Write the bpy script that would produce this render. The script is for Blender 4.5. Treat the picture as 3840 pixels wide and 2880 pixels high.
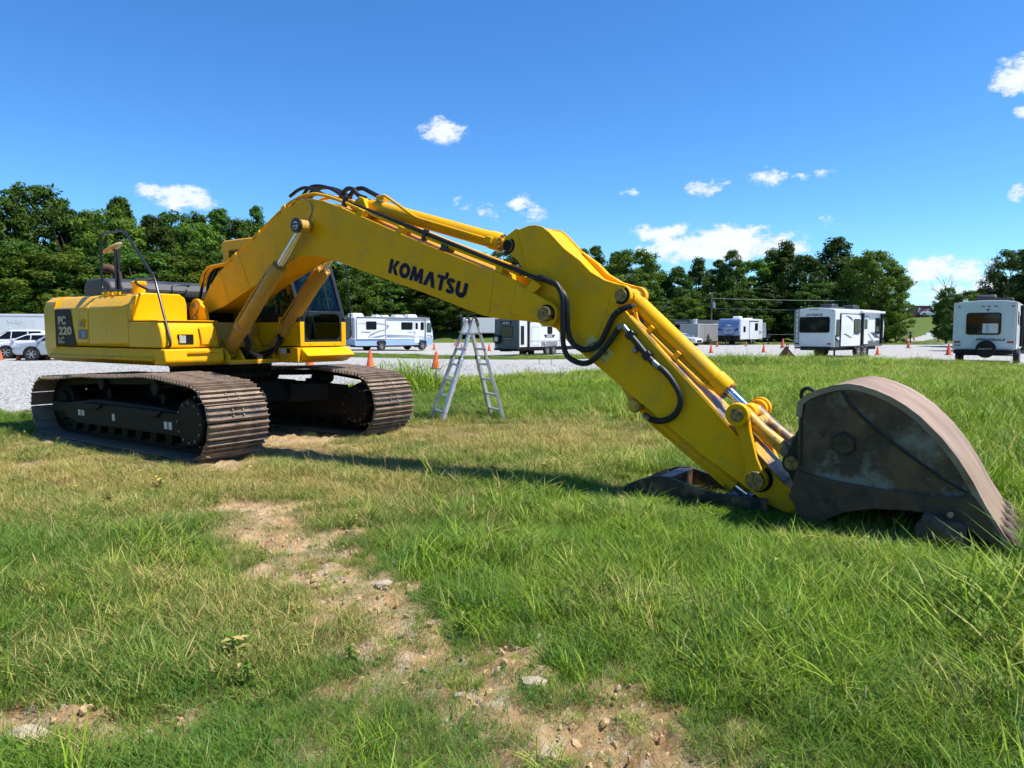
import bpy, bmesh, math, random
import numpy as np
from mathutils import Vector, Matrix, Euler, noise as mnoise

for _o in list(bpy.data.objects): bpy.data.objects.remove(_o, do_unlink=True)
SC = bpy.context.scene
COL = SC.collection
R = math.radians

# ------------------------------------------------------------------ camera
cam_d = bpy.data.cameras.new('camera'); cam = bpy.data.objects.new('camera', cam_d); COL.objects.link(cam)
cam.location = (0, 0, 1.526)
cam.rotation_euler = (R(90 - 4.178), 0, 0)
cam_d.sensor_width = 36; cam_d.lens = 36 * 2686 / 3840
cam_d.clip_start = .05; cam_d.clip_end = 3000
SC.camera = cam

# ------------------------------------------------------------------ sun, sky, exposure
SUN_AZ, SUN_EL = R(-10), R(58)          # azimuth from +X towards +Y
sdir = Vector((math.cos(SUN_AZ) * math.cos(SUN_EL), math.sin(SUN_AZ) * math.cos(SUN_EL), math.sin(SUN_EL)))
sun_d = bpy.data.lights.new('sun', 'SUN'); sun = bpy.data.objects.new('sun', sun_d); COL.objects.link(sun)
sun_d.energy = 4.2; sun_d.angle = R(.53); sun_d.color = (1, .955, .88)
sun.rotation_euler = sdir.to_track_quat('Z', 'Y').to_euler()
SC.view_settings.view_transform = 'Standard'; SC.view_settings.look = 'None'
SC.view_settings.gamma = 1; SC.view_settings.exposure = 0.68
SC.view_settings.use_curve_mapping = False
SC.cycles.max_bounces = 5; SC.cycles.transparent_max_bounces = 8
SC.cycles.diffuse_bounces = 2; SC.cycles.glossy_bounces = 2; SC.cycles.transmission_bounces = 2
SC.cycles.use_adaptive_sampling = True; SC.cycles.adaptive_threshold = .03
SC.cycles.use_denoising = True
SC.cycles.caustics_reflective = False; SC.cycles.caustics_refractive = False

world = bpy.data.worlds.new('World'); SC.world = world; world.use_nodes = True
wt = world.node_tree; wt.nodes.clear()
def wn(t, **k):
    n = wt.nodes.new(t)
    for a, b in k.items(): setattr(n, a, b)
    return n
def wmath(op, a, b=None, c=None, clamp=False):
    n = wn('ShaderNodeMath', operation=op, use_clamp=clamp)
    for i, v in enumerate((a, b, c)):
        if v is None: continue
        if isinstance(v, (int, float)): n.inputs[i].default_value = v
        else: wt.links.new(v, n.inputs[i])
    return n.outputs[0]
sky = wn('ShaderNodeTexSky', sky_type='NISHITA', sun_disc=False)
sky.sun_elevation = SUN_EL; sky.sun_rotation = math.atan2(sdir.x, sdir.y)
sky.altitude = 250; sky.air_density = 1.0; sky.dust_density = .05; sky.ozone_density = 2.2
hs = wn('ShaderNodeHueSaturation'); hs.inputs['Saturation'].default_value = 1.22; hs.inputs['Hue'].default_value = .505; hs.inputs['Value'].default_value = 1.0
wt.links.new(sky.outputs[0], hs.inputs['Color'])
tint = wn('ShaderNodeMix', data_type='RGBA', blend_type='MULTIPLY'); tint.inputs['Factor'].default_value = 1; tint.inputs['B'].default_value = (.55, .86, 1.05, 1)
wt.links.new(hs.outputs[0], tint.inputs['A'])
tc = wn('ShaderNodeTexCoord')
nz = wn('ShaderNodeTexNoise'); nz.inputs['Scale'].default_value = 38; nz.inputs['Detail'].default_value = 7; nz.inputs['Roughness'].default_value = .66
mp = wn('ShaderNodeMapping'); mp.inputs['Scale'].default_value = (1, 1, 1.7)
wt.links.new(tc.outputs['Generated'], mp.inputs['Vector']); wt.links.new(mp.outputs[0], nz.inputs['Vector'])
nzb = wn('ShaderNodeTexNoise'); nzb.inputs['Scale'].default_value = 9; nzb.inputs['Detail'].default_value = 3
wt.links.new(mp.outputs[0], nzb.inputs['Vector'])
# cumulus: bearing (deg right of view), elevation (deg), half sizes (deg), density
CLOUDS = [(-5.4,15.1,1.56,0.72,0.8),(-24.9,9.4,2.26,0.7,0.95),(-1.5,9.4,0.94,0.49,0.6),(0.8,10.0,1.0,0.49,0.7),(1.6,9.3,1.08,0.49,0.65),(-4.2,9.9,0.79,0.45,0.4),
 (9.2,10.6,0.63,0.24,0.55),(14.6,10.7,1.13,0.53,0.8),(15.7,10.9,0.79,0.5,0.75),(19.2,11.3,1.27,0.55,0.75),(21.8,11.2,0.8,0.29,0.6),(23.0,11.3,1.02,0.28,0.6),
 (23.3,7.8,0.79,0.42,0.7),(8.7,7.2,0.35,0.28,0.35),(11.7,7.5,1.9,0.62,0.9),(13.4,6.4,2.72,0.9,1.0),(16.5,6.5,3.61,1.03,1.0),(19.2,6.4,2.71,0.81,0.95),
 (21.4,6.0,0.69,0.5,0.7),(30.1,4.3,2.01,0.69,0.95),(31.7,3.0,2.83,0.37,0.7),(29.9,2.4,2.16,0.32,0.65),(32.2,4.0,1.42,0.61,0.85),(34.3,15.9,1.07,0.86,0.9),
 (33.5,15.5,0.63,0.44,0.75),(34.6,16.4,0.47,0.67,0.8),(34.7,13.7,0.43,0.28,0.7),(34.9,8.9,0.68,0.52,0.75),(1.6,21.9,0.27,0.12,0.15),(30.6,15.9,0.21,0.17,0.15),
 (70,14,7,3,.9),(125,15,9,3,.9),(-75,13,7,2.6,.9),(-140,14,9,3,.9)]
spx = wn('ShaderNodeSeparateXYZ'); wt.links.new(tc.outputs['Generated'], spx.inputs[0])
cbx = wn('ShaderNodeCombineXYZ'); wt.links.new(wmath('ARCTAN2', spx.outputs[0], spx.outputs[1]), cbx.inputs[0]); wt.links.new(wmath('ARCSINE', spx.outputs[2]), cbx.inputs[1])
tot = None
for (b, e, sa, sb, dn) in CLOUDS:
    ax_, by_ = math.cos(R(e))/R(sa*1.25), 1/R(sb*1.45)
    vm = wn('ShaderNodeVectorMath', operation='MULTIPLY_ADD'); wt.links.new(cbx.outputs[0], vm.inputs[0]); vm.inputs[1].default_value = (ax_, by_, 0); vm.inputs[2].default_value = (-R(b)*ax_, -R(e)*by_, 0)
    dt = wn('ShaderNodeVectorMath', operation='DOT_PRODUCT'); wt.links.new(vm.outputs[0], dt.inputs[0]); wt.links.new(vm.outputs[0], dt.inputs[1])
    m = wmath('MULTIPLY_ADD', dt.outputs['Value'], -.62*dn, dn)
    tot = m if tot is None else wmath('MAXIMUM', tot, m)
tot = wmath('MAXIMUM', tot, 0)
shape = wmath('ADD', tot, wmath('MULTIPLY', wmath('SUBTRACT', nz.outputs[0], .5), 2.3))
shape = wmath('ADD', shape, wmath('MULTIPLY', wmath('SUBTRACT', nzb.outputs[0], .5), .5))
gate = wmath('MULTIPLY', tot, 6, clamp=True)
mr = wn('ShaderNodeMapRange', interpolation_type='SMOOTHSTEP'); mr.inputs['From Min'].default_value = .32; mr.inputs['From Max'].default_value = .85
wt.links.new(shape, mr.inputs['Value'])
alpha = wmath('MULTIPLY', wmath('MULTIPLY', mr.outputs[0], gate), .93)
cr = wn('ShaderNodeMapRange'); cr.inputs['From Min'].default_value = .35; cr.inputs['From Max'].default_value = 1.15
cr.inputs['To Min'].default_value = .0; cr.inputs['To Max'].default_value = 1
wt.links.new(shape, cr.inputs['Value'])
cc = wn('ShaderNodeMix', data_type='RGBA'); cc.inputs['A'].default_value = (3.9, 4.6, 5.7, 1); cc.inputs['B'].default_value = (6.0, 6.1, 6.4, 1)
wt.links.new(cr.outputs[0], cc.inputs['Factor'])
mx = wn('ShaderNodeMix', data_type='RGBA')
wt.links.new(alpha, mx.inputs['Factor']); wt.links.new(tint.outputs['Result'], mx.inputs['A']); wt.links.new(cc.outputs['Result'], mx.inputs['B'])
bg = wn('ShaderNodeBackground'); bg.inputs['Strength'].default_value = .115
wo = wn('ShaderNodeOutputWorld')
wt.links.new(mx.outputs['Result'], bg.inputs['Color']); wt.links.new(bg.outputs[0], wo.inputs['Surface'])

# ------------------------------------------------------------------ materials
def mat(name, col, rough=.5, metal=0., var=.12, scale=6., bump=0., bscale=60., col2=None, lo=.35, hi=.65, coat=0., spec=.5, detail=5, rvar=.1, col3=None, scale3=25., lo3=.55, hi3=.7, stretch=None, det3=6, rg3=.55, col4=None, scale4=3., lo4=.6, hi4=.7):
    m = bpy.data.materials.new(name); m.use_nodes = True; t = m.node_tree; N = t.nodes; L = t.links
    b = N['Principled BSDF']; b.inputs['Metallic'].default_value = metal
    b.inputs['Specular IOR Level'].default_value = spec
    if coat: b.inputs['Coat Weight'].default_value = coat; b.inputs['Coat Roughness'].default_value = .12
    tcn = N.new('ShaderNodeTexCoord'); src = tcn.outputs['Object']
    if stretch:
        mpn = N.new('ShaderNodeMapping'); mpn.inputs['Scale'].default_value = stretch; L.new(src, mpn.inputs['Vector']); src = mpn.outputs[0]
    n1 = N.new('ShaderNodeTexNoise'); n1.inputs['Scale'].default_value = scale; n1.inputs['Detail'].default_value = detail; n1.inputs['Roughness'].default_value = .6
    L.new(src, n1.inputs['Vector'])
    mrn = N.new('ShaderNodeMapRange'); mrn.inputs['From Min'].default_value = lo; mrn.inputs['From Max'].default_value = hi; L.new(n1.outputs[0], mrn.inputs['Value'])
    mixn = N.new('ShaderNodeMix'); mixn.data_type = 'RGBA'; L.new(mrn.outputs[0], mixn.inputs['Factor'])
    c1 = tuple(col); c2 = tuple(col2) if col2 else tuple(c * (1 + var) for c in c1)
    if not col2: c1 = tuple(c * (1 - var) for c in c1)
    mixn.inputs['A'].default_value = (*c1, 1); mixn.inputs['B'].default_value = (*c2, 1)
    out = mixn.outputs['Result']
    if col3:
        n3 = N.new('ShaderNodeTexNoise'); n3.inputs['Scale'].default_value = scale3; n3.inputs['Detail'].default_value = det3; n3.inputs['Roughness'].default_value = rg3; L.new(src, n3.inputs['Vector'])
        m3 = N.new('ShaderNodeMapRange'); m3.inputs['From Min'].default_value = lo3; m3.inputs['From Max'].default_value = hi3; L.new(n3.outputs[0], m3.inputs['Value'])
        x3 = N.new('ShaderNodeMix'); x3.data_type = 'RGBA'; L.new(m3.outputs[0], x3.inputs['Factor']); L.new(out, x3.inputs['A']); x3.inputs['B'].default_value = (*col3, 1)
        out = x3.outputs['Result']
    if col4:
        n4 = N.new('ShaderNodeTexNoise'); n4.inputs['Scale'].default_value = scale4; n4.inputs['Detail'].default_value = 12; n4.inputs['Roughness'].default_value = .72; n4.inputs['Distortion'].default_value = .6; L.new(src, n4.inputs['Vector'])
        m4 = N.new('ShaderNodeMapRange'); m4.inputs['From Min'].default_value = lo4; m4.inputs['From Max'].default_value = hi4; L.new(n4.outputs[0], m4.inputs['Value'])
        x4 = N.new('ShaderNodeMix'); x4.data_type = 'RGBA'; L.new(m4.outputs[0], x4.inputs['Factor']); L.new(out, x4.inputs['A']); x4.inputs['B'].default_value = (*col4, 1)
        out = x4.outputs['Result']
    L.new(out, b.inputs['Base Color'])
    rr = N.new('ShaderNodeMapRange'); rr.inputs['To Min'].default_value = max(.02, rough - rvar); rr.inputs['To Max'].default_value = min(1, rough + rvar)
    L.new(n1.outputs[0], rr.inputs['Value']); L.new(rr.outputs[0], b.inputs['Roughness'])
    if bump:
        nb = N.new('ShaderNodeTexNoise'); nb.inputs['Scale'].default_value = bscale; nb.inputs['Detail'].default_value = 4; L.new(src, nb.inputs['Vector'])
        bp = N.new('ShaderNodeBump'); bp.inputs['Strength'].default_value = bump; bp.inputs['Distance'].default_value = .02; L.new(nb.outputs[0], bp.inputs['Height']); L.new(bp.outputs[0], b.inputs['Normal'])
    return m
M = {}
M['yellow'] = mat('yellow_paint', (.90, .44, .003), .45, 0, scale=1.6, col2=(.97, .49, .004), col3=(.60, .36, .06), scale3=4, lo3=.50, hi3=.78, det3=12, rg3=.7, col4=(.20, .11, .02), scale4=7, lo4=.665, hi4=.72, coat=.0, bump=.06, bscale=9, spec=.14)
M['yellow_gloss'] = mat('yellow_body_paint', (.92, .465, .003), .28, 0, scale=1.2, col2=(.97, .505, .004), coat=.0, spec=.25, bump=.05, bscale=5, rvar=.06, col3=(.62, .40, .06), scale3=5, lo3=.55, hi3=.8, det3=12, rg3=.7, col4=(.30, .17, .03), scale4=9, lo4=.68, hi4=.74)
M['yellow_dusty'] = mat('dusty_yellow_paint', (.54, .29, .05), .6, 0, scale=5, col2=(.64, .34, .04), col3=(.38, .23, .08), scale3=30)
M['yellow_worn'] = mat('worn_yellow_paint', (.62, .33, .02), .45, 0, scale=9, col2=(.68, .39, .04), col3=(.22, .15, .11), scale3=5, lo3=.52, hi3=.56, bump=.1)
M['black'] = mat('black_rubber', (.012, .012, .014), .5, 0, var=.3, scale=20)
M['blackpaint'] = mat('black_paint', (.016, .017, .018), .35, 0, var=.3, scale=6, coat=.2)
M['plastic'] = mat('dark_grey_plastic', (.035, .036, .04), .5, 0, var=.2, scale=8)
M['underframe'] = mat('black_undercarriage_paint', (.006, .006, .005), .6, 0, scale=3, col2=(.012, .011, .008), col3=(.03, .022, .013), scale3=8, lo3=.6, hi3=.85, bump=.15, spec=.2)
M['shoe'] = mat('worn_track_steel', (.15, .105, .075), .5, .15, scale=5, col2=(.35, .255, .18), col3=(.27, .145, .07), scale3=9, lo3=.52, hi3=.72, det3=10, rg3=.7, col4=(.05, .04, .033), scale4=4, lo4=.56, hi4=.66, bump=.3, bscale=90)
M['steel'] = mat('bare_steel', (.25, .25, .26), .35, .9, var=.2, scale=20)
M['chrome'] = mat('chrome_rod', (.75, .75, .76), .08, 1., var=.03, scale=20, rvar=.03)
M['pin'] = mat('pin_face', (.45, .27, .05), .5, .2, scale=30, col2=(.10, .08, .06), lo=.42, hi=.62)
M['hood'] = mat('weathered_black_hood', (.03, .032, .036), .55, .0, scale=4, col2=(.055, .057, .06), col3=(.25, .10, .05), scale3=4.5, lo3=.64, hi3=.72, stretch=(1, .5, 2))
M['bucket'] = mat('worn_bucket_steel', (.07, .043, .026), .75, .05, scale=3.2, col2=(.17, .092, .045), lo=.42, hi=.62, col3=(.235, .215, .17), scale3=1.9, lo3=.465, hi3=.56, det3=14, rg3=.66, col4=(.03, .022, .016), scale4=4, lo4=.57, hi4=.68, bump=.5, bscale=38)
M['bucketdark'] = mat('dark_bucket_steel', (.014, .012, .010), .55, .1, scale=5, col2=(.035, .025, .018), bump=.3, bscale=40)
M['bucketback'] = mat('scoured_bucket_back', (.25, .155, .095), .6, .05, scale=4, col2=(.42, .30, .205), col3=(.24, .105, .045), scale3=9, lo3=.52, hi3=.75, bump=.2, stretch=(.4, 2.4, .4))
M['bucketlow'] = mat('rusty_wear_plate', (.065, .037, .021), .75, .05, scale=6, col2=(.12, .066, .035), col3=(.035, .026, .02), scale3=9, bump=.3)
M['tooth'] = mat('cast_tooth', (.13, .09, .06), .65, .3, scale=12, col2=(.075, .052, .036), bump=.3)
M['thumb'] = mat('thumb_steel', (.022, .021, .022), .45, .2, scale=5, col2=(.035, .032, .03), col3=(.24, .13, .07), scale3=4, lo3=.50, hi3=.64, bump=.15)
M['rust'] = mat('rust', (.17, .065, .035), .8, .1, scale=9, col2=(.09, .045, .03), bump=.3)
M['alu'] = mat('aluminium', (.56, .56, .56), .42, .55, scale=5, col2=(.72, .72, .72), rvar=.08)
M['white'] = mat('white_gelcoat', (.74, .745, .755), .32, 0, var=.03, scale=1.5, coat=.2)
M['offwhite'] = mat('off_white_siding', (.68, .71, .69), .45, 0, var=.04, scale=2)
M['greywhite'] = mat('greenish_white_cap', (.64, .68, .65), .38, 0, var=.04, scale=1.5)
M['greytrailer'] = mat('grey_trailer', (.33, .33, .33), .4, .1, var=.06, scale=2)
M['darkgrey'] = mat('dark_grey_gelcoat', (.095, .105, .115), .35, 0, var=.08, scale=2)
M['midgrey'] = mat('mid_grey', (.22, .23, .25), .45, 0, var=.06, scale=2)
M['lightblue'] = mat('light_blue_skirt', (.30, .45, .62), .4, 0, var=.05, scale=2)
M['bluegrey'] = mat('blue_grey_stripe', (.22, .28, .36), .45, 0, var=.05, scale=3)
M['jayblue'] = mat('blue_front_cap', (.10, .17, .36), .3, 0, scale=.9, col2=(.20, .28, .46), coat=.3)
M['beige'] = mat('beige_hull', (.48, .42, .33), .5, 0, var=.05)
M['glassdark'] = mat('tinted_window', (.008, .009, .010), .05, 0, var=.1, scale=3, rvar=.03, spec=.35)
M['glassblue'] = mat('windscreen', (.06, .10, .11), .06, 0, var=.1, scale=3, rvar=.03, spec=.7)
M['tyre'] = mat('tyre_rubber', (.018, .018, .018), .8, 0, var=.2, scale=20)
M['rim'] = mat('wheel_rim', (.45, .45, .46), .35, .7, var=.1, scale=10)
M['orange'] = mat('cone_orange', (.80, .115, .03), .5, 0, var=.08, scale=10)
M['oranged'] = mat('faded_cone_orange', (.66, .13, .09), .55, 0, var=.08, scale=10)
M['conebase'] = mat('cone_base_rubber', (.03, .03, .03), .8)
M['red'] = mat('red_plastic', (.42, .045, .04), .45, 0, var=.1, scale=12)
M['barnred'] = mat('dark_red_trailer', (.20, .025, .03), .45, 0, var=.08, scale=2)
M['silver'] = mat('silver_blue_car_paint', (.44, .48, .54), .25, .4, var=.04, scale=2, coat=.6)
M['carwhite'] = mat('white_car_paint', (.72, .73, .75), .22, 0, var=.02, scale=2, coat=.6)
M['navy'] = mat('navy_car_paint', (.03, .045, .10), .22, .2, var=.05, scale=2, coat=.6)
M['komblue'] = mat('dark_blue_lettering', (.006, .009, .038), .5, 0, var=.1, scale=20, spec=.2)
M['tan'] = mat('tan_lettering', (.62, .44, .22), .5, 0, var=.06, scale=20)
M['sticker'] = mat('pale_sticker', (.62, .62, .57), .5, 0, var=.06, scale=30)
M['labely'] = mat('cream_warning_label', (.70, .52, .16), .5, 0, var=.05, scale=30)
M['blueplate'] = mat('blue_grey_plate', (.08, .10, .17), .45, 0, var=.4, scale=40)
M['print'] = mat('black_print', (.010, .010, .010), .6, spec=.25)
M['wood'] = mat('weathered_pole', (.16, .13, .105), .85, 0, var=.2, scale=6)
M['galv'] = mat('galvanised', (.42, .46, .50), .45, .5, var=.08)
M['cloth'] = mat('pale_cloth', (.52, .53, .38), .8, 0, var=.1, scale=8)
M['bark'] = mat('bark', (.075, .06, .048), .9, 0, var=.3, scale=4, bump=.5, bscale=14)
M['barkpale'] = mat('dead_wood', (.22, .19, .165), .9, 0, var=.2, scale=4)
M['mirror'] = mat('mirror_glass', (.7, .7, .7), .03, 1., var=.01, rvar=.01)
M['amber'] = mat('mirror_cream_back', (.66, .54, .30), .4)
M['lamp'] = mat('clear_lamp', (.6, .6, .6), .1, .3)

def glass_mat():
    m = bpy.data.materials.new('cab_glass'); m.use_nodes = True; t = m.node_tree; t.nodes.clear()
    o = t.nodes.new('ShaderNodeOutputMaterial'); mxx = t.nodes.new('ShaderNodeMixShader'); tr = t.nodes.new('ShaderNodeBsdfTransparent'); gl = t.nodes.new('ShaderNodeBsdfGlossy')
    tr.inputs[0].default_value = (.62, .72, .72, 1); gl.inputs['Roughness'].default_value = .01; gl.inputs[0].default_value = (.8, .85, .9, 1)
    fr = t.nodes.new('ShaderNodeFresnel'); fr.inputs[0].default_value = 1.35
    mu = t.nodes.new('ShaderNodeMath'); mu.operation = 'MULTIPLY_ADD'; mu.inputs[1].default_value = .35; mu.inputs[2].default_value = .0
    t.links.new(fr.outputs[0], mu.inputs[0]); t.links.new(mu.outputs[0], mxx.inputs[0]); t.links.new(tr.outputs[0], mxx.inputs[1]); t.links.new(gl.outputs[0], mxx.inputs[2]); t.links.new(mxx.outputs[0], o.inputs[0])
    return m
M['glass'] = glass_mat()

# ------------------------------------------------------------------ mesh helpers
class MB:
    def __init__(s): s.v = []; s.f = []
    def add(s, vs, fs):
        o = len(s.v); s.v += [tuple(v) for v in vs]; s.f += [tuple(i + o for i in f) for f in fs]; return s
    def box(s, c, d, rot=None):
        x, y, z = d[0] / 2, d[1] / 2, d[2] / 2
        vs = [Vector(p) for p in ((-x,-y,-z),(x,-y,-z),(x,y,-z),(-x,y,-z),(-x,-y,z),(x,-y,z),(x,y,z),(-x,y,z))]
        if rot is not None: vs = [rot @ v for v in vs]
        c = Vector(c)
        return s.add([v + c for v in vs], [(3,2,1,0),(4,5,6,7),(0,1,5,4),(1,2,6,5),(2,3,7,6),(3,0,4,7)])
    def b2(s, x0, x1, y0, y1, z0, z1): return s.box(((x0+x1)/2,(y0+y1)/2,(z0+z1)/2), (x1-x0,y1-y0,z1-z0))
    def prism(s, poly, a0, a1, ax='y'):
        """poly: 2-D points; ax='y' -> points are (x,z); 'x' -> (y,z); 'z' -> (x,y)"""
        def P(p, a): return (p[0], a, p[1]) if ax == 'y' else (a, p[0], p[1]) if ax == 'x' else (p[0], p[1], a)
        n = len(poly)
        ar = sum(poly[i][0]*poly[(i+1)%n][1] - poly[(i+1)%n][0]*poly[i][1] for i in range(n))
        pl = list(poly) if (ar > 0) == (ax != 'y') else list(poly)[::-1]
        if a0 > a1: a0, a1 = a1, a0
        vs = [P(p, a0) for p in pl] + [P(p, a1) for p in pl]
        fs = [tuple(range(n))[::-1], tuple(range(n, 2*n))] + [(i, (i+1)%n, n+(i+1)%n, n+i) for i in range(n)]
        return s.add(vs, fs)
    def tube(s, pts, r, n=8, caps=True):
        pts = [Vector(p) for p in pts]; m = len(pts); rings = []; up = Vector((0, 0, 1)); prev = None
        for i, p in enumerate(pts):
            d = (pts[min(i+1, m-1)] - pts[max(i-1, 0)]).normalized()
            if prev is None:
                a = d.cross(up)
                if a.length < .05: a = d.cross(Vector((0, 1, 0)))
                a.normalize()
            else:
                a = prev - d * prev.dot(d); a.normalize()
            prev = a; b = d.cross(a); rr = r[i] if isinstance(r, (list, tuple)) else r
            rings.append([p + (a*math.cos(2*math.pi*k/n) + b*math.sin(2*math.pi*k/n))*rr for k in range(n)])
        vs = [v for g in rings for v in g]; fs = []
        for i in range(m-1):
            for k in range(n): fs.append((i*n+k, i*n+(k+1)%n, (i+1)*n+(k+1)%n, (i+1)*n+k))
        if caps: fs += [tuple(range(n))[::-1], tuple((m-1)*n+k for k in range(n))]
        return s.add(vs, fs)
    def cyl(s, p0, p1, r, n=16, r2=None): return s.tube([p0, p1], [r, r if r2 is None else r2], n)
    def lathe(s, prof, c, ax='y', n=24):
        """prof: list of (radius, offset along axis)"""
        vs = []; fs = []; c = Vector(c)
        for (r, a) in prof:
            for k in range(n):
                q = 2*math.pi*k/n; u, w = r*math.cos(q), r*math.sin(q)
                vs.append(c + Vector((u, a, w) if ax == 'y' else (a, u, w) if ax == 'x' else (u, w, a)))
        m = len(prof)
        for i in range(m-1):
            for k in range(n):
                q = (i*n+k, i*n+(k+1)%n, (i+1)*n+(k+1)%n, (i+1)*n+k); fs.append(q if ax != 'y' else q[::-1])
        fs.append(tuple(range(n))); fs.append(tuple((m-1)*n+k for k in range(n)))
        return s.add(vs, fs)
    def mesh(s, name):
        me = bpy.data.meshes.new(name); me.from_pydata(s.v, [], s.f); me.update(); return me
    def build(s, name, m, parent=None, smooth=None, bevel=0, loc=None, seg=2):
        me = s.mesh(name)
        bm = bmesh.new(); bm.from_mesh(me); bmesh.ops.recalc_face_normals(bm, faces=bm.faces); bm.to_mesh(me); bm.free()
        return link(name, me, m, parent, smooth, bevel, loc, seg)
def link(name, me, m, parent=None, smooth=None, bevel=0, loc=None, seg=2):
    o = bpy.data.objects.new(name, me); COL.objects.link(o)
    if m is not None and not me.materials: me.materials.append(M[m] if isinstance(m, str) else m)
    if parent is not None: o.parent = parent
    if loc is not None: o.location = loc
    if smooth is not None:
        me.polygons.foreach_set('use_smooth', [True]*len(me.polygons)); me.set_sharp_from_angle(angle=R(smooth))
    if bevel:
        b = o.modifiers.new('bevel', 'BEVEL'); b.width = bevel; b.segments = seg; b.limit_method = 'ANGLE'; b.angle_limit = R(35); b.harden_normals = False
        if smooth is None:
            me.polygons.foreach_set('use_smooth', [True]*len(me.polygons)); me.set_sharp_from_angle(angle=R(30))
    return o
def empty(name, loc=(0,0,0), rz=0., parent=None):
    o = bpy.data.objects.new(name, None); COL.objects.link(o); o.location = loc; o.rotation_euler = (0, 0, rz); o.empty_display_size = .2
    if parent is not None: o.parent = parent
    return o
def tag(o, label=None, cat=None, group=None, kind=None):
    if label: o['label'] = label
    if cat: o['category'] = cat
    if group: o['group'] = group
    if kind: o['kind'] = kind
    return o
def arc(cx, cz, r, a0, a1, n=8): return [(cx + r*math.cos(R(a0+(a1-a0)*i/n)), cz + r*math.sin(R(a0+(a1-a0)*i/n))) for i in range(n+1)]
def rrect(x0, x1, z0, z1, r, n=4):
    r = min(r, (x1-x0)/2-.001, (z1-z0)/2-.001)
    return arc(x1-r, z0+r, r, -90, 0, n) + arc(x1-r, z1-r, r, 0, 90, n) + arc(x0+r, z1-r, r, 90, 180, n) + arc(x0+r, z0+r, r, 180, 270, n)
def spline(pts, k=6):
    """Catmull-Rom through points"""
    P = [Vector(p) for p in pts]; out = []
    for i in range(len(P)-1):
        p0, p1, p2, p3 = P[max(i-1,0)], P[i], P[i+1], P[min(i+2,len(P)-1)]
        for j in range(k):
            t = j/k
            out.append(.5*((2*p1) + (p2-p0)*t + (2*p0-5*p1+4*p2-p3)*t*t + (-p0+3*p1-3*p2+p3)*t**3))
    return out + [P[-1]]
def text(body, size, origin, right, up, m, name='lettering', parent=None, bold=0., extrude=.003, fit=None, shear=0.):
    cu = bpy.data.curves.new('txt', 'FONT'); cu.body = body; cu.size = size; cu.extrude = extrude; cu.offset = bold; cu.shear = shear; cu.resolution_u = 3
    o = bpy.data.objects.new('txt', cu); COL.objects.link(o)
    dg = bpy.context.evaluated_depsgraph_get(); me = bpy.data.meshes.new_from_object(o.evaluated_get(dg)); bpy.data.objects.remove(o); bpy.data.curves.remove(cu)
    co = np.empty(len(me.vertices)*3); me.vertices.foreach_get('co', co); co = co.reshape(-1, 3)
    if fit and len(co):
        a, b = co.min(0), co.max(0)
        co[:, 0] = (co[:, 0]-a[0])/(b[0]-a[0])*fit[0]; co[:, 1] = (co[:, 1]-a[1])/(b[1]-a[1])*fit[1]
    rr, uu = Vector(right).normalized(), Vector(up).normalized(); nn = rr.cross(uu)
    W = np.array(origin)[None] + co[:, :1]*np.array(rr)[None] + co[:, 1:2]*np.array(uu)[None] + co[:, 2:3]*np.array(nn)[None]
    me.vertices.foreach_set('co', W.ravel()); me.materials.clear(); me.update()
    return link(name, me, m, parent)
def wheel(root, c, r, w, name='wheel', rim='rim', side=-1, hub=.6):
    """axle along local y"""
    t = MB().lathe([(r*.55, -w/2), (r*.93, -w/2), (r, -w/2+.04), (r, w/2-.04), (r*.93, w/2), (r*.55, w/2)], c, 'y', 24).build(name, 'tyre', root, smooth=40)
    d = side*(w/2)
    mb = MB().lathe([(r*hub, d*.9), (r*hub*.95, d*1.02), (r*hub*.8, d*.8), (r*.2, d*.85), (r*.16, d*1.0), (.01, d*1.0)], c, 'y', 20)
    for k in range(6):
        q = 2*math.pi*k/6; mb.box((c[0]+r*hub*.5*math.cos(q), c[1]+d*.9, c[2]+r*hub*.5*math.sin(q)), (r*hub*.9, .03, r*.12), Matrix.Rotation(-q, 3, 'Y'))
    mb.build('rim', rim, t, smooth=40)
    return t

# ------------------------------------------------------------------ noise (numpy)
_rng = np.random.RandomState(5); _perm = _rng.rand(512, 512)
def vnoise(x, y, s):
    x = np.asarray(x)*s+200.3; y = np.asarray(y)*s+117.7; i = np.floor(x).astype(int); j = np.floor(y).astype(int); fx = x-i; fy = y-j
    fx = fx*fx*(3-2*fx); fy = fy*fy*(3-2*fy); g = lambda a, b: _perm[a % 512, b % 512]
    return (g(i,j)*(1-fx)+g(i+1,j)*fx)*(1-fy)+(g(i,j+1)*(1-fx)+g(i+1,j+1)*fx)*fy
def fbm(x, y, s, o=4):
    t = 0; a = 1; n = 0
    for k in range(o): t = t+a*vnoise(x+k*13.1, y-k*7.7, s*2**k); n += a; a *= .5
    return t/n
def S(v, a, b):
    t = np.clip((np.asarray(v, float)-a)/(b-a), 0, 1); return t*t*(3-2*t)

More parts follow.
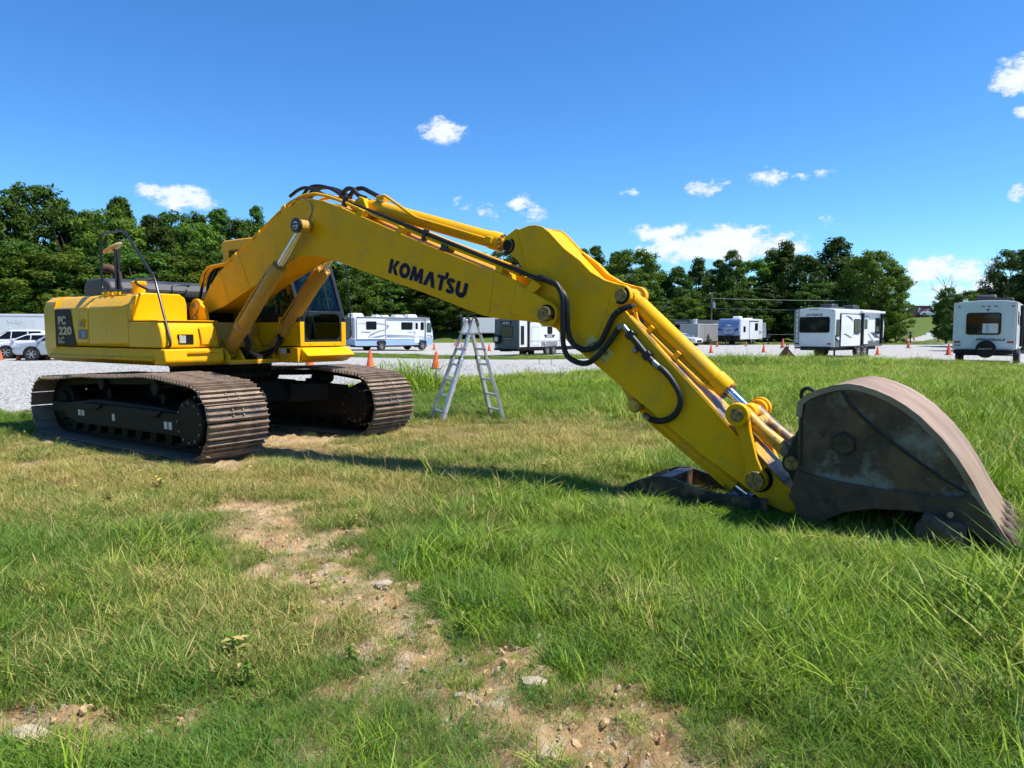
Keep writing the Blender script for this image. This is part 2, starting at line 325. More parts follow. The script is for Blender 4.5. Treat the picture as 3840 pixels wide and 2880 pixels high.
# ------------------------------------------------------------------ terrain
def zt(x, y):
    x = np.asarray(x, float); y = np.asarray(y, float)
    z = -.48*S(y, 34, 56)*np.exp(-(x/13.)**2)*(1-S(y, 78, 98))
    z = z+5.5*S(y, 112, 133)*(1-S(x, 8, 25))*S(x, -70, -45) 
    z = z+5.4*S(1-np.hypot(x-95, y-165)/75, 0, 1)
    return z
_bx = [-80,-30,-14,-9.6,-7,-2.7,2.2,5,9,12.7,16,19.5,22.9,30,60,120]; _by = [8,10,12.3,13.4,15,22.6,25.4,29,36,38.5,36.5,33.5,28.5,22,15,10]
def strip1(x, y): return (x > -18) & (x < 9) & (y > 47.5+.02*x) & (y < 58+.02*x)
def strip2(x, y): return (x > 20) & (x < 52) & (y > 84) & (y < 97)
def is_gravel(x, y):
    n = (fbm(x, y, .9, 3)-.5)*2.2
    g = (y > np.interp(x, _bx, _by)+n) & (y < 109)
    return g & ~strip1(x, y+n*.6) & ~strip2(x, y+n*.6) & ~((x < -15) & (y > 78)) & ~((x > 48) & (y > 97)) & ~((x>58)&(y>60)) & ~((y>99)&(x<17)) | ((np.abs((y-112)-(x-64)*1.05) < 2.2) & (x > 60) & (y < 150))
# bare-soil track worn through the grass (world xy) and dryness
_track = np.array([(-2.15,6.0),(-1.85,5.4),(-1.2,4.5),(-.65,3.75),(-.15,3.15),(.2,2.7),(.5,2.3),(.9,1.8)])
def seg_dist(x, y, pl):
    d = np.full(np.shape(x), 1e9)
    for (ax, ay), (bx_, by_) in zip(pl[:-1], pl[1:]):
        t = np.clip(((x-ax)*(bx_-ax)+(y-ay)*(by_-ay))/((bx_-ax)**2+(by_-ay)**2), 0, 1)
        d = np.minimum(d, np.hypot(x-ax-t*(bx_-ax), y-ay-t*(by_-ay)))
    return d
def bare(x, y):
    """0..1: how bare the soil is"""
    n = (fbm(x, y, 2.3, 4)-.5); n2 = fbm(x+9, y+4, 6., 3)-.5
    b = 1.20-seg_dist(x, y, _track)/.66
    b = np.maximum(b, 1.45-np.hypot((x+2.05)/.85, (y-2.72)/.36)); b = np.maximum(b, .62-np.hypot((x+.75)/.9, (y-3.0)/.6)*.35)
    b = np.maximum(b, .72-np.hypot((x+.95)/.6, (y-3.35)/.45)*.6)
    b = np.maximum(b, 1.0-np.hypot((x+4.4)/1.9, (y-8.0)/.35))
    b = np.maximum(b, .8-np.hypot((x+.6)/1.2, (y-11.7)/.4))
    b = np.maximum(b, .75-np.hypot((x+1.9)/1.0, (y-9.9)/.4))
    c, s_ = math.cos(R(-35.1)), math.sin(R(-35.1)); mx_ = c*(x+4.38)+s_*(y-10.79); my_ = -s_*(x+4.38)+c*(y-10.79)
    b = np.maximum(b, 1.3-np.maximum(np.abs(mx_)/2.2, np.abs(my_)/1.75)*.75)
    b = np.maximum(b, 1.1-seg_dist(x, y, [(-12,12.6),(-9,13.2),(-6.5,14.8)])/.5)
    return np.clip(b+n*1.5+n2*1.1, 0, 1)
def dryness(x, y):
    d = .60*np.exp(-(((x+2.5)/2.6)**2+((y-7.0)/1.7)**2))+.68*np.exp(-(((x-.0)/3.4)**2+((y-10.4)/2.2)**2))+.6*np.exp(-(((x+6)/3)**2+((y-8)/2)**2))
    d = d+.35*np.exp(-(((x+1.3)/.9)**2+((y-3.5)/.8)**2))+.16*S(y, 14, 26)+.05
    return np.clip(d+(fbm(x, y, 1.1, 3)-.5)*.8, 0, 1)

def soil_mat():
    m = bpy.data.materials.new('clay_soil'); m.use_nodes = True; t = m.node_tree; N = t.nodes; L = t.links; b = N['Principled BSDF']; b.inputs['Roughness'].default_value = .95; b.inputs['Specular IOR Level'].default_value = .15
    g = N.new('ShaderNodeNewGeometry')
    def nz(s, d=6):
        n = N.new('ShaderNodeTexNoise'); n.inputs['Scale'].default_value = s; n.inputs['Detail'].default_value = d; n.inputs['Roughness'].default_value = .65; L.new(g.outputs['Position'], n.inputs['Vector']); return n.outputs[0]
    r1 = N.new('ShaderNodeValToRGB'); e = r1.color_ramp.elements
    e[0].position = .3; e[0].color = (.43, .25, .11, 1); e[1].position = .72; e[1].color = (.66, .50, .29, 1); x = e.new(.5); x.color = (.56, .37, .18, 1)
    L.new(nz(2.6), r1.inputs[0])
    mx1 = N.new('ShaderNodeMix'); mx1.data_type = 'RGBA'; mr1 = N.new('ShaderNodeMapRange'); mr1.inputs['From Min'].default_value = .52; mr1.inputs['From Max'].default_value = .66; L.new(nz(11), mr1.inputs[0]); L.new(mr1.outputs[0], mx1.inputs['Factor']); L.new(r1.outputs[0], mx1.inputs['A']); mx1.inputs['B'].default_value = (.63, .51, .33, 1)
    # under the sward the soil carries dead thatch
    at = N.new('ShaderNodeAttribute'); at.attribute_name = 'bare'
    th = N.new('ShaderNodeMix'); th.data_type = 'RGBA'; L.new(nz(24), th.inputs['Factor']); th.inputs['A'].default_value = (.05, .055, .016, 1); th.inputs['B'].default_value = (.16, .13, .05, 1)
    far = N.new('ShaderNodeMix'); far.data_type = 'RGBA'; L.new(nz(.9), far.inputs['Factor']); far.inputs['A'].default_value = (.075, .13, .02, 1); far.inputs['B'].default_value = (.14, .17, .04, 1)
    sp = N.new('ShaderNodeSeparateXYZ'); L.new(g.outputs['Position'], sp.inputs[0])
    mf = N.new('ShaderNodeMapRange'); mf.inputs['From Min'].default_value = 25; mf.inputs['From Max'].default_value = 60; L.new(sp.outputs[1], mf.inputs[0])
    tf = N.new('ShaderNodeMix'); tf.data_type = 'RGBA'; L.new(mf.outputs[0], tf.inputs['Factor']); L.new(th.outputs['Result'], tf.inputs['A']); L.new(far.outputs['Result'], tf.inputs['B'])
    fm = N.new('ShaderNodeMix'); fm.data_type = 'RGBA'; L.new(at.outputs['Fac'], fm.inputs['Factor']); L.new(tf.outputs['Result'], fm.inputs['A']); L.new(mx1.outputs['Result'], fm.inputs['B'])
    L.new(fm.outputs['Result'], b.inputs['Base Color'])
    bp = N.new('ShaderNodeBump'); bp.inputs['Strength'].default_value = 1.0; bp.inputs['Distance'].default_value = .05; L.new(nz(30, 9), bp.inputs['Height']); L.new(bp.outputs[0], b.inputs['Normal'])
    return m
def gravel_mat():
    m = bpy.data.materials.new('crushed_gravel'); m.use_nodes = True; t = m.node_tree; N = t.nodes; L = t.links; b = N['Principled BSDF']; b.inputs['Roughness'].default_value = .9; b.inputs['Specular IOR Level'].default_value = .2
    g = N.new('ShaderNodeNewGeometry')
    v = N.new('ShaderNodeTexVoronoi'); v.inputs['Scale'].default_value = 17; L.new(g.outputs['Position'], v.inputs['Vector'])
    v2 = N.new('ShaderNodeTexVoronoi'); v2.inputs['Scale'].default_value = 7; L.new(g.outputs['Position'], v2.inputs['Vector'])
    n = N.new('ShaderNodeTexNoise'); n.inputs['Scale'].default_value = .6; n.inputs['Detail'].default_value = 6; L.new(g.outputs['Position'], n.inputs['Vector'])
    hsv = N.new('ShaderNodeSeparateColor'); L.new(v.outputs['Color'], hsv.inputs[0]); hs2 = N.new('ShaderNodeSeparateColor'); L.new(v2.outputs['Color'], hs2.inputs[0])
    ad = N.new('ShaderNodeMath'); ad.operation = 'MULTIPLY_ADD'; L.new(hs2.outputs[0], ad.inputs[0]); ad.inputs[1].default_value = .35; L.new(hsv.outputs[0], ad.inputs[2])
    r = N.new('ShaderNodeValToRGB'); e = r.color_ramp.elements; e[0].position = 0; e[0].color = (.17, .162, .148, 1); e[1].position = 1.2; e[1].position = 1.; e[1].color = (.54, .525, .485, 1); x = e.new(.5); x.color = (.385, .375, .345, 1)
    L.new(ad.outputs[0], r.inputs[0])
    mx_ = N.new('ShaderNodeMix'); mx_.data_type = 'RGBA'; mrr = N.new('ShaderNodeMapRange'); mrr.inputs['From Min'].default_value = .5; mrr.inputs['From Max'].default_value = .75; mrr.inputs['To Max'].default_value = .45; L.new(n.outputs[0], mrr.inputs[0]); L.new(mrr.outputs[0], mx_.inputs['Factor']); L.new(r.outputs[0], mx_.inputs['A']); mx_.inputs['B'].default_value = (.36, .30, .22, 1)
    L.new(mx_.outputs['Result'], b.inputs['Base Color'])
    bp = N.new('ShaderNodeBump'); bp.inputs['Strength'].default_value = .9; bp.inputs['Distance'].default_value = .03; bp.invert = True; L.new(v.outputs['Distance'], bp.inputs['Height']); L.new(bp.outputs[0], b.inputs['Normal'])
    return m
M['soil'] = soil_mat(); M['gravel'] = gravel_mat()

def make_terrain():
    ys = np.concatenate([np.linspace(-60, .5, 40)[:-1], .5+(np.exp(np.linspace(0, math.log(401), 430))-1)*.75])
    ts = np.linspace(-1, 1, 521); sx = .45*ts+.55*ts**3
    w = 1.7*np.maximum(ys, 0)+14+np.where(ys < .5, 50*S(-ys, 0, 20), 0)
    X = w[:, None]*sx[None, :]; Y = np.repeat(ys[:, None], len(ts), 1)
    B = bare(X, Y); Z = zt(X, Y)
    near = S(20-Y, 0, 8)
    clod = (np.abs(fbm(X, Y, 5.5, 4)-.5)*2)
    clod2 = fbm(X+3, Y+8, 16., 2)-.5
    Z = Z+near*((fbm(X, Y, .8, 3)-.5)*.07+B*(clod*.12-.045+clod2*.07))
    Gm = is_gravel(X, Y); Z = np.where(Gm, Z+.012*(fbm(X, Y, 2, 3)-.5), Z)
    nr, nc = X.shape; idx = np.arange(nr*nc).reshape(nr, nc)
    quads = np.stack([idx[:-1, :-1], idx[:-1, 1:], idx[1:, 1:], idx[1:, :-1]], -1).reshape(-1, 4)
    cx = (X[:-1, :-1]+X[1:, 1:])/2; cy = (Y[:-1, :-1]+Y[1:, 1:])/2; gq = is_gravel(cx, cy).ravel()
    V = np.stack([X, Y, Z], -1).reshape(-1, 3)
    for nm, sel, mm in (('ground', ~gq, 'soil'), ('gravel_lot', gq, 'gravel')):
        q = quads[sel]; used, inv = np.unique(q, return_inverse=True); q = inv.reshape(-1, 4)
        me = bpy.data.meshes.new(nm); me.vertices.add(len(used)); me.vertices.foreach_set('co', V[used].astype(np.float32).ravel())
        me.loops.add(len(q)*4); me.loops.foreach_set('vertex_index', q.astype(np.int32).ravel())
        me.polygons.add(len(q)); me.polygons.foreach_set('loop_start', np.arange(0, len(q)*4, 4, dtype=np.int32)); me.polygons.foreach_set('loop_total', np.full(len(q), 4, np.int32))
        me.update(calc_edges=True); me.polygons.foreach_set('use_smooth', [True]*len(q))
        a = me.attributes.new('bare', 'FLOAT', 'POINT'); a.data.foreach_set('value', B.reshape(-1)[used].astype(np.float32))
        o = link(nm, me, mm); tag(o, 'rough clay ground with worn bare soil under the grass' if nm == 'ground' else 'pale grey crushed gravel parking lot', nm.split('_')[0], kind='structure')
make_terrain()

# ------------------------------------------------------------------ scattering (geometry nodes)
def scatter(name, pts, rot, scl, idx, protos, attrs=None):
    n = len(pts); me = bpy.data.meshes.new(name); me.vertices.add(n); me.vertices.foreach_set('co', np.asarray(pts, np.float32).ravel())
    def at(nm, ty, v):
        a = me.attributes.new(nm, ty, 'POINT'); a.data.foreach_set('vector' if ty == 'FLOAT_VECTOR' else 'value', np.asarray(v).ravel())
    at('rotv', 'FLOAT_VECTOR', np.asarray(rot, np.float32)); at('sclv', 'FLOAT_VECTOR', np.asarray(scl, np.float32)); at('pick', 'INT', np.asarray(idx, np.int32))
    for k, v in (attrs or {}).items(): at(k, 'FLOAT', np.asarray(v, np.float32))
    o = bpy.data.objects.new(name, me); COL.objects.link(o)
    pc = bpy.data.collections.new(name+'_kinds')
    for i, (pm, mm) in enumerate(protos):
        po = bpy.data.objects.new('%s_kind_%02d' % (name, i), pm); pc.objects.link(po)
        if not pm.materials: pm.materials.append(M[mm])
    ng = bpy.data.node_groups.new(name, 'GeometryNodeTree'); ng.interface.new_socket('Geometry', in_out='INPUT', socket_type='NodeSocketGeometry'); ng.interface.new_socket('Geometry', in_out='OUTPUT', socket_type='NodeSocketGeometry')
    N = ng.nodes; L = ng.links; gi = N.new('NodeGroupInput'); go = N.new('NodeGroupOutput'); iop = N.new('GeometryNodeInstanceOnPoints'); ci = N.new('GeometryNodeCollectionInfo')
    ci.inputs['Collection'].default_value = pc; ci.inputs['Separate Children'].default_value = True; ci.inputs['Reset Children'].default_value = True
    def na(nm, ty):
        k = N.new('GeometryNodeInputNamedAttribute'); k.data_type = ty; k.inputs['Name'].default_value = nm; return [q for q in k.outputs if q.enabled and q.name == 'Attribute'][0]
    e2r = N.new('FunctionNodeEulerToRotation'); L.new(na('rotv', 'FLOAT_VECTOR'), e2r.inputs[0])
    L.new(gi.outputs[0], iop.inputs['Points']); L.new(ci.outputs[0], iop.inputs['Instance']); iop.inputs['Pick Instance'].default_value = True
    L.new(na('pick', 'INT'), iop.inputs['Instance Index']); L.new(e2r.outputs[0], iop.inputs['Rotation']); L.new(na('sclv', 'FLOAT_VECTOR'), iop.inputs['Scale'])
    L.new(iop.outputs[0], go.inputs[0])
    md = o.modifiers.new('scatter', 'NODES'); md.node_group = ng
    return o

def leaf_mat(name, green, green2, dry=(.68, .53, .20), dry2=(.42, .31, .09), trans=.22, rough=.5, inst=True, spec=.16):
    m = bpy.data.materials.new(name); m.use_nodes = True; t = m.node_tree; N = t.nodes; L = t.links; N.clear()
    out = N.new('ShaderNodeOutputMaterial'); b = N.new('ShaderNodeBsdfPrincipled'); tr = N.new('ShaderNodeBsdfTranslucent'); mxs = N.new('ShaderNodeMixShader'); mxs.inputs[0].default_value = trans
    b.inputs['Roughness'].default_value = rough; b.inputs['Specular IOR Level'].default_value = spec
    g = N.new('ShaderNodeNewGeometry'); oi = N.new('ShaderNodeObjectInfo')
    def mix(f, a, bb):
        x = N.new('ShaderNodeMix'); x.data_type = 'RGBA'
        L.new(f, x.inputs['Factor'])
        for s_, v in (('A', a), ('B', bb)):
            if isinstance(v, tuple): x.inputs[s_].default_value = (*v, 1)
            else: L.new(v, x.inputs[s_])
        return x.outputs['Result']
    isl = g.outputs['Random Per Island']
    gc = mix(isl, green, green2)
    if inst:
        at = N.new('ShaderNodeAttribute'); at.attribute_type = 'INSTANCER'; at.attribute_name = 'dry'
        ad = N.new('ShaderNodeMath'); ad.operation = 'MULTIPLY_ADD'; ad.inputs[1].default_value = .9; ad.inputs[2].default_value = -.45; L.new(isl, ad.inputs[0])
        sm = N.new('ShaderNodeMath'); sm.operation = 'ADD'; L.new(at.outputs['Fac'], sm.inputs[0]); L.new(ad.outputs[0], sm.inputs[1])
        mr_ = N.new('ShaderNodeMapRange'); mr_.inputs['From Min'].default_value = .25; mr_.inputs['From Max'].default_value = .75; L.new(sm.outputs[0], mr_.inputs[0])
        dc = mix(isl, dry2, dry); col = mix(mr_.outputs[0], gc, dc)
    else:
        hsn = N.new('ShaderNodeHueSaturation'); L.new(gc, hsn.inputs['Color'])
        mh = N.new('ShaderNodeMapRange'); mh.inputs['To Min'].default_value = .475; mh.inputs['To Max'].default_value = .515; L.new(oi.outputs['Random'], mh.inputs[0]); L.new(mh.outputs[0], hsn.inputs['Hue'])
        mv = N.new('ShaderNodeMapRange'); mv.inputs['To Min'].default_value = .7; mv.inputs['To Max'].default_value = 1.3; L.new(oi.outputs['Random'], mv.inputs[0]); L.new(mv.outputs[0], hsn.inputs['Value'])
        col = hsn.outputs[0]
    L.new(col, b.inputs['Base Color']); L.new(col, tr.inputs[0]); L.new(b.outputs[0], mxs.inputs[1]); L.new(tr.outputs[0], mxs.inputs[2]); L.new(mxs.outputs[0], out.inputs[0])
    return m
M['grass'] = leaf_mat('grass_blades', (.085, .185, .014), (.215, .345, .032))
M['grasscool'] = leaf_mat('cool_grass_blades', (.060, .160, .021), (.155, .285, .042))
M['grasslime'] = leaf_mat('lime_grass_blades', (.18, .31, .014), (.34, .47, .034))
M['straw'] = leaf_mat('straw', (.42, .31, .10), (.68, .54, .21), trans=.15)
M['weed'] = leaf_mat('weed_leaves', (.12, .22, .025), (.22, .34, .04), trans=.35)
M['seed'] = leaf_mat('seed_heads', (.42, .34, .12), (.58, .50, .24), trans=.3)
M['flower'] = leaf_mat('yellow_petals', (.80, .50, .02), (.85, .60, .04), trans=.2)
M['leafA'] = leaf_mat('broad_leaves', (.030, .076, .010), (.098, .168, .021), trans=.28, inst=False, rough=.55, spec=.1)
M['leafB'] = leaf_mat('bright_leaves', (.055, .120, .012), (.15, .225, .022), trans=.3, inst=False, rough=.55, spec=.1)
M['leafC'] = leaf_mat('dark_leaves', (.022, .058, .010), (.075, .13, .020), trans=.22, inst=False, rough=.5, spec=.12)

def blades(n, h0, h1, rad, wd, lean, seed, segs=3):
    rg = np.random.RandomState(seed); mb = MB()
    for _ in range(n):
        a = rg.rand()*6.283; r = rad*math.sqrt(rg.rand()); x, y = r*math.cos(a), r*math.sin(a); h = h0+(h1-h0)*rg.rand()
        d = rg.rand()*6.283; ln = lean*(.3+1.1*rg.rand())*h; w = wd*(.7+.6*rg.rand()); px, py = -math.sin(d), math.cos(d); tw = rg.rand()*1.2-.6
        vs = []; fs = []
        for k in range(segs):
            t = k/segs; ww = w*(1-.55*t)/2; ox, oy = math.cos(d)*ln*t*t, math.sin(d)*ln*t*t; z = h*(t-.28*lean*t*t)
            qx, qy = px*math.cos(tw*t)-py*math.sin(tw*t), px*math.sin(tw*t)+py*math.cos(tw*t)
            vs += [(x+ox-qx*ww, y+oy-qy*ww, z-.01), (x+ox+qx*ww, y+oy+qy*ww, z-.01)]
        vs.append((x+math.cos(d)*ln, y+math.sin(d)*ln, h*(1-.28*lean)))
        for k in range(segs-1): fs.append((2*k, 2*k+1, 2*k+3, 2*k+2))
        fs.append((2*segs-2, 2*segs-1, 2*segs)); mb.add(vs, fs)
    return mb.mesh('blades')
def seed_stalks(n, h0, h1, rad, seed, head=.06):
    rg = np.random.RandomState(seed); mb = MB()
    for _ in range(n):
        a = rg.rand()*6.283; r = rad*rg.rand(); x, y = r*math.cos(a), r*math.sin(a); h = h0+(h1-h0)*rg.rand(); d = rg.rand()*6.283; ln = .35*h*rg.rand()
        p = [(x+math.cos(d)*ln*t*t, y+math.sin(d)*ln*t*t, h*t) for t in (0, .5, .85, 1)]
        mb.tube(p, [.0018, .0015, .0012, .001], 3, False)
        e = Vector(p[-1]); dr = (e-Vector(p[-2])).normalized()
        mb.tube([e-dr*.005, e+dr*head*.3, e+dr*head*.7, e+dr*head], [.0015, .0042, .0038, .001], 5, False)
    return mb.mesh('stalks')
def weed_mesh(seed, n=14, h=.16, lw=.035, ll=.09):
    rg = np.random.RandomState(seed); mb = MB()
    for st in range(3):
        a0 = rg.rand()*6.28; top = Vector((math.cos(a0)*h*.5, math.sin(a0)*h*.5, h*(.6+.5*rg.rand()))); mb.tube([(0, 0, 0), top*.6, top], .0025, 3, False)
        for k in range(n):
            t = (k+1)/n; b = top*t; a = a0+k*2.4; l = ll*(.6+.6*rg.rand())*(1.1-.4*t); el = .5*rg.rand()+.1
            d = Vector((math.cos(a)*math.cos(el), math.sin(a)*math.cos(el), math.sin(el))); sd = Vector((-math.sin(a), math.cos(a), 0))*lw/2*(l/ll)
            mid = b+d*l*.45; tip = b+d*l+Vector((0, 0, -l*.25)); mb.add([b, mid-sd, tip, mid+sd], [(0, 1, 2, 3)])
    return mb.mesh('weed')
def flower_mesh():
    mb = MB()
    for k in range(6):
        a = k*1.047; c, s_ = math.cos(a), math.sin(a); mb.add([(0, 0, .2), (.010*c-.006*s_, .010*s_+.006*c, .206), (.021*c, .021*s_, .202), (.010*c+.006*s_, .010*s_-.006*c, .206)], [(0, 1, 2, 3)])
    return mb.mesh('flower')

K_FINE = [(blades(85, .025, .08, .13, .0031, 1.0, s), 'grass') for s in (1, 2)]+[(blades(85, .025, .085, .13, .0030, 1.1, s), 'grasscool') for s in (3, 4)]
K_LUSH = [(blades(75, .05, .13, .13, .0040, 1.0, s), 'grass') for s in (11, 12)]+[(blades(75, .05, .135, .13, .0038, 1.0, 13), 'grasscool'), (blades(50, .05, .16, .13, .0050, 1.0, 14), 'grasslime')]
K_TALL = [(blades(36, .12, .30, .15, .009, .9, 21), 'grass'), (blades(32, .12, .34, .15, .011, .9, 22), 'grasslime'), (seed_stalks(1, .14, .28, .14, 23, .04), 'seed'), (blades(34, .10, .26, .15, .007, .8, 24), 'grasslime')]
K_DRY = [(blades(75, .015, .075, .14, .0030, 1.5, 31), 'straw'), (blades(60, .03, .09, .13, .0032, 1.2, 32), 'grass')]
K_MISC = [(weed_mesh(41), 'weed'), (weed_mesh(42, 10, .10, .03, .075), 'weed'), (seed_stalks(1, .12, .22, .12, 43, .04), 'seed'), (flower_mesh(), 'flower'), (blades(12, .16, .34, .06, .009, .6, 44), 'grasslime'), (blades(20, .08, .2, .12, .016, .9, 45), 'weed')]
PROTOS = K_FINE+K_LUSH+K_TALL+K_DRY+K_MISC
I_FINE, I_LUSH, I_TALL, I_DRY, I_MISC = 0, 4, 8, 12, 14

# machine footprint (nothing grows under the tracks, under bucket it is thin)
def mach(x, y):
    c, s_ = math.cos(R(-35.1)), math.sin(R(-35.1)); return c*(x+4.38)+s_*(y-10.79), -s_*(x+4.38)+c*(y-10.79)
def grow():
    rg = np.random.RandomState(77); P = []; 
    def ring(y0, y1, dens, half):
        ar = half*(y1*y1-y0*y0)+2*3*(y1-y0); n = int(ar*dens)
        y = np.sqrt(rg.rand(n)*(y1*y1-y0*y0)+y0*y0); x = (rg.rand(n)*2-1)*(half*y+1.5); return x, y
    xs = []; ys = []; ds = []
    for y0, y1, dn in ((1.2, 5, 330), (5, 8, 230), (8, 12, 140), (12, 18, 75), (18, 30, 36), (30, 48, 14), (48, 61, 9), (61, 101, 2.2)):
        x, y = ring(y0, y1, dn, .92); xs.append(x); ys.append(y); ds.append(np.full(len(x), dn))
    x = np.concatenate(xs); y = np.concatenate(ys)
    g = is_gravel(x, y); mx_, my_ = mach(x, y)
    tr = (np.abs(mx_) < 2.25) & (np.abs(np.abs(my_)-1.29) < .46)
    under = (np.abs(mx_) < 2.0) & (np.abs(my_) < 1.8)
    b = bare(x, y); dry = dryness(x, y); keep = ~g & ~tr & (rg.rand(len(x)) > b*np.where(y < 7, .70, 1.05)) & ~(under & (rg.rand(len(x)) > .25))
    keep &= ~((y > 61) & ~strip2(x, y) & (y < 84) & (x < 50))
    x, y, b, dry = x[keep], y[keep], b[keep], dry[keep]; n = len(x); u = rg.rand(n); v = rg.rand(n)
    lush = S(x+.35*y*0+1.6*(fbm(x, y, .5, 2)-.5), -1.1, .6)*S(y, 2.0, 3.2)*(1-dry*.7)
    lush = lush*(1-.9*np.exp(-(((x+.7)/.8)**2+((y-2.9)/.6)**2))); lush = np.maximum(lush, .55*np.exp(-(((x+1.75)/.8)**2+((y-4.6)/.8)**2)))
    field = S(x-.18*y, -1.5, 2.2)*S(y, 10, 14)+.9*S(y, 16, 21)*(1-S(y, 36, 44))
    field = np.maximum(field, S(x, 3.4, 4.8)*S(y, 4.5, 7)*.3)
    field = np.maximum(field, .10*S(x-.62*y, -.1, .4))
    idx = np.where(u < dry*.75, I_DRY+(v*2).astype(int), I_FINE+(v*4).astype(int))
    L_ = (rg.rand(n) < lush*.75) & ~(u < dry*.55); idx = np.where(L_, I_LUSH+(rg.rand(n)*4).astype(int), idx)
    T_ = (rg.rand(n) < field*.42) & (y < 60); idx = np.where(T_, I_TALL+np.array([0, 0, 0, 1, 1, 1, 3, 3, 3, 2])[rg.randint(0, 10, n)], idx)
    ms = rg.rand(n); mi = np.where(ms < .0025, I_MISC, np.where(ms < .006, I_MISC+1, np.where(ms < .012, I_MISC+2, np.where(ms < .0145, I_MISC+4, np.where(ms < .018, I_MISC+5, -1)))))
    fl = (rg.rand(n) < .012*np.exp(-(((x+3.0)/1.4)**2+((y-6.7)/1.0)**2))); mi = np.where(fl, I_MISC+3, mi); mi = np.where(y > 14, -1, mi)
    idx = np.where(mi >= 0, mi, idx)
    cl = fbm(x+31, y-17, 1.7, 3)*.65+fbm(x-5, y+41, 5.5, 2)*.35; sc = (.75+.6*rg.rand(n))*np.clip(.35+1.35*cl, .45, 1.55); sc *= np.where(y > 12, 1.25, 1)*np.where(y > 30, 1.5, 1)
    sc *= np.where((idx == I_MISC) | (idx == I_MISC+5) | (idx == I_MISC+4), .62, 1)*np.where((y > 47), .8, 1)
    sc *= np.where((idx >= I_DRY) & (idx < I_MISC), .9, 1)*np.clip(1.12-b*.72, .4, 1.15)
    # blades flattened beside the machine's own arm and tracks
    z = zt(x, y)+S(20-y, 0, 8)*(fbm(x, y, .8, 3)-.5)*.07
    h = np.where((y > 16) & T_, .45+.22*rg.rand(n), 1)
    m2x, m2y = mach(x, y); h = h*np.where((m2x > 6.4) & (m2x < 8.5) & (m2y > -1.0) & (m2y < .6), .42, 1)*np.where((m2x > 8.3) & (m2x < 10.2) & (m2y > -1.3) & (m2y < -.6), .75, 1)
    rot = np.stack([rg.randn(n)*.13, rg.randn(n)*.13, rg.rand(n)*6.283], -1); scl = np.stack([sc, sc, sc*h*(.85+.3*rg.rand(n))], -1)
    o = scatter('grass', np.stack([x, y, z], -1), rot, scl, idx, PROTOS, {'dry': np.clip(dry*.85+(fbm(x+77, y+3, 3.2, 3)-.5)*.5, 0, .85)})
    tag(o, 'green and straw-coloured grass and weeds covering the field', 'grass', kind='stuff')
    return n
NG = grow(); print('grass tufts', NG)

# loose clods on the bare track and stones along the gravel edge
def stone_mesh(seed):
    rg = random.Random(seed); bm = bmesh.new(); bmesh.ops.create_icosphere(bm, subdivisions=1, radius=1)
    for v in bm.verts: v.co *= .65+.6*rg.random(); v.co.z *= .62
    me = bpy.data.meshes.new('stone'); bm.to_mesh(me); bm.free(); return me
M['clod'] = mat('clay_clod', (.46, .29, .13), .95, 0, scale=5, col2=(.63, .47, .26), spec=.1, bump=.3)
M['pebble'] = mat('pebble', (.30, .295, .28), .9, 0, scale=3, col2=(.52, .51, .485), spec=.2)
M['fieldstone'] = mat('field_stone', (.40, .31, .20), .9, 0, scale=6, col2=(.54, .45, .32), spec=.15, bump=.3)
def debris():
    rg = np.random.RandomState(3); n = 20000; x = rg.rand(n)*6-3.4; y = 2+rg.rand(n)*5; b = bare(x, y); k = rg.rand(n) < (b-.45)*1.3; x, y = x[k], y[k]; n = len(x)
    s_ = .004+.017*rg.rand(n)**3; z = zt(x, y)+(fbm(x, y, .8, 3)-.5)*.07+bare(x, y)*((np.abs(fbm(x, y, 5.5, 4)-.5)*2)*.12-.045)
    o = scatter('soil_clods', np.stack([x, y, z], -1), rg.rand(n, 3)*6, np.stack([s_*1.3, s_, s_], -1), rg.randint(0, 4, n), [(stone_mesh(i), 'clod') for i in range(3)]+[(stone_mesh(8), 'fieldstone')])
    tag(o, 'dry clay clods and crumbs scattered over the bare track', 'soil', kind='stuff')
    n = 42000; y = 9+rg.rand(n)**1.3*26; x = (rg.rand(n)*2-1)*(.85*y+2); k = is_gravel(x, y); x, y = x[k], y[k]; n = len(x); s_ = .012+.025*rg.rand(n)**2
    o = scatter('gravel_stones', np.stack([x, y, zt(x, y)+.004], -1), rg.rand(n, 3)*6, np.stack([s_*1.2, s_, s_], -1), rg.randint(0, 4, n), [(stone_mesh(20+i), 'pebble') for i in range(4)])
    tag(o, 'loose pale crushed stones on the gravel lot', 'gravel', kind='stuff')
debris()

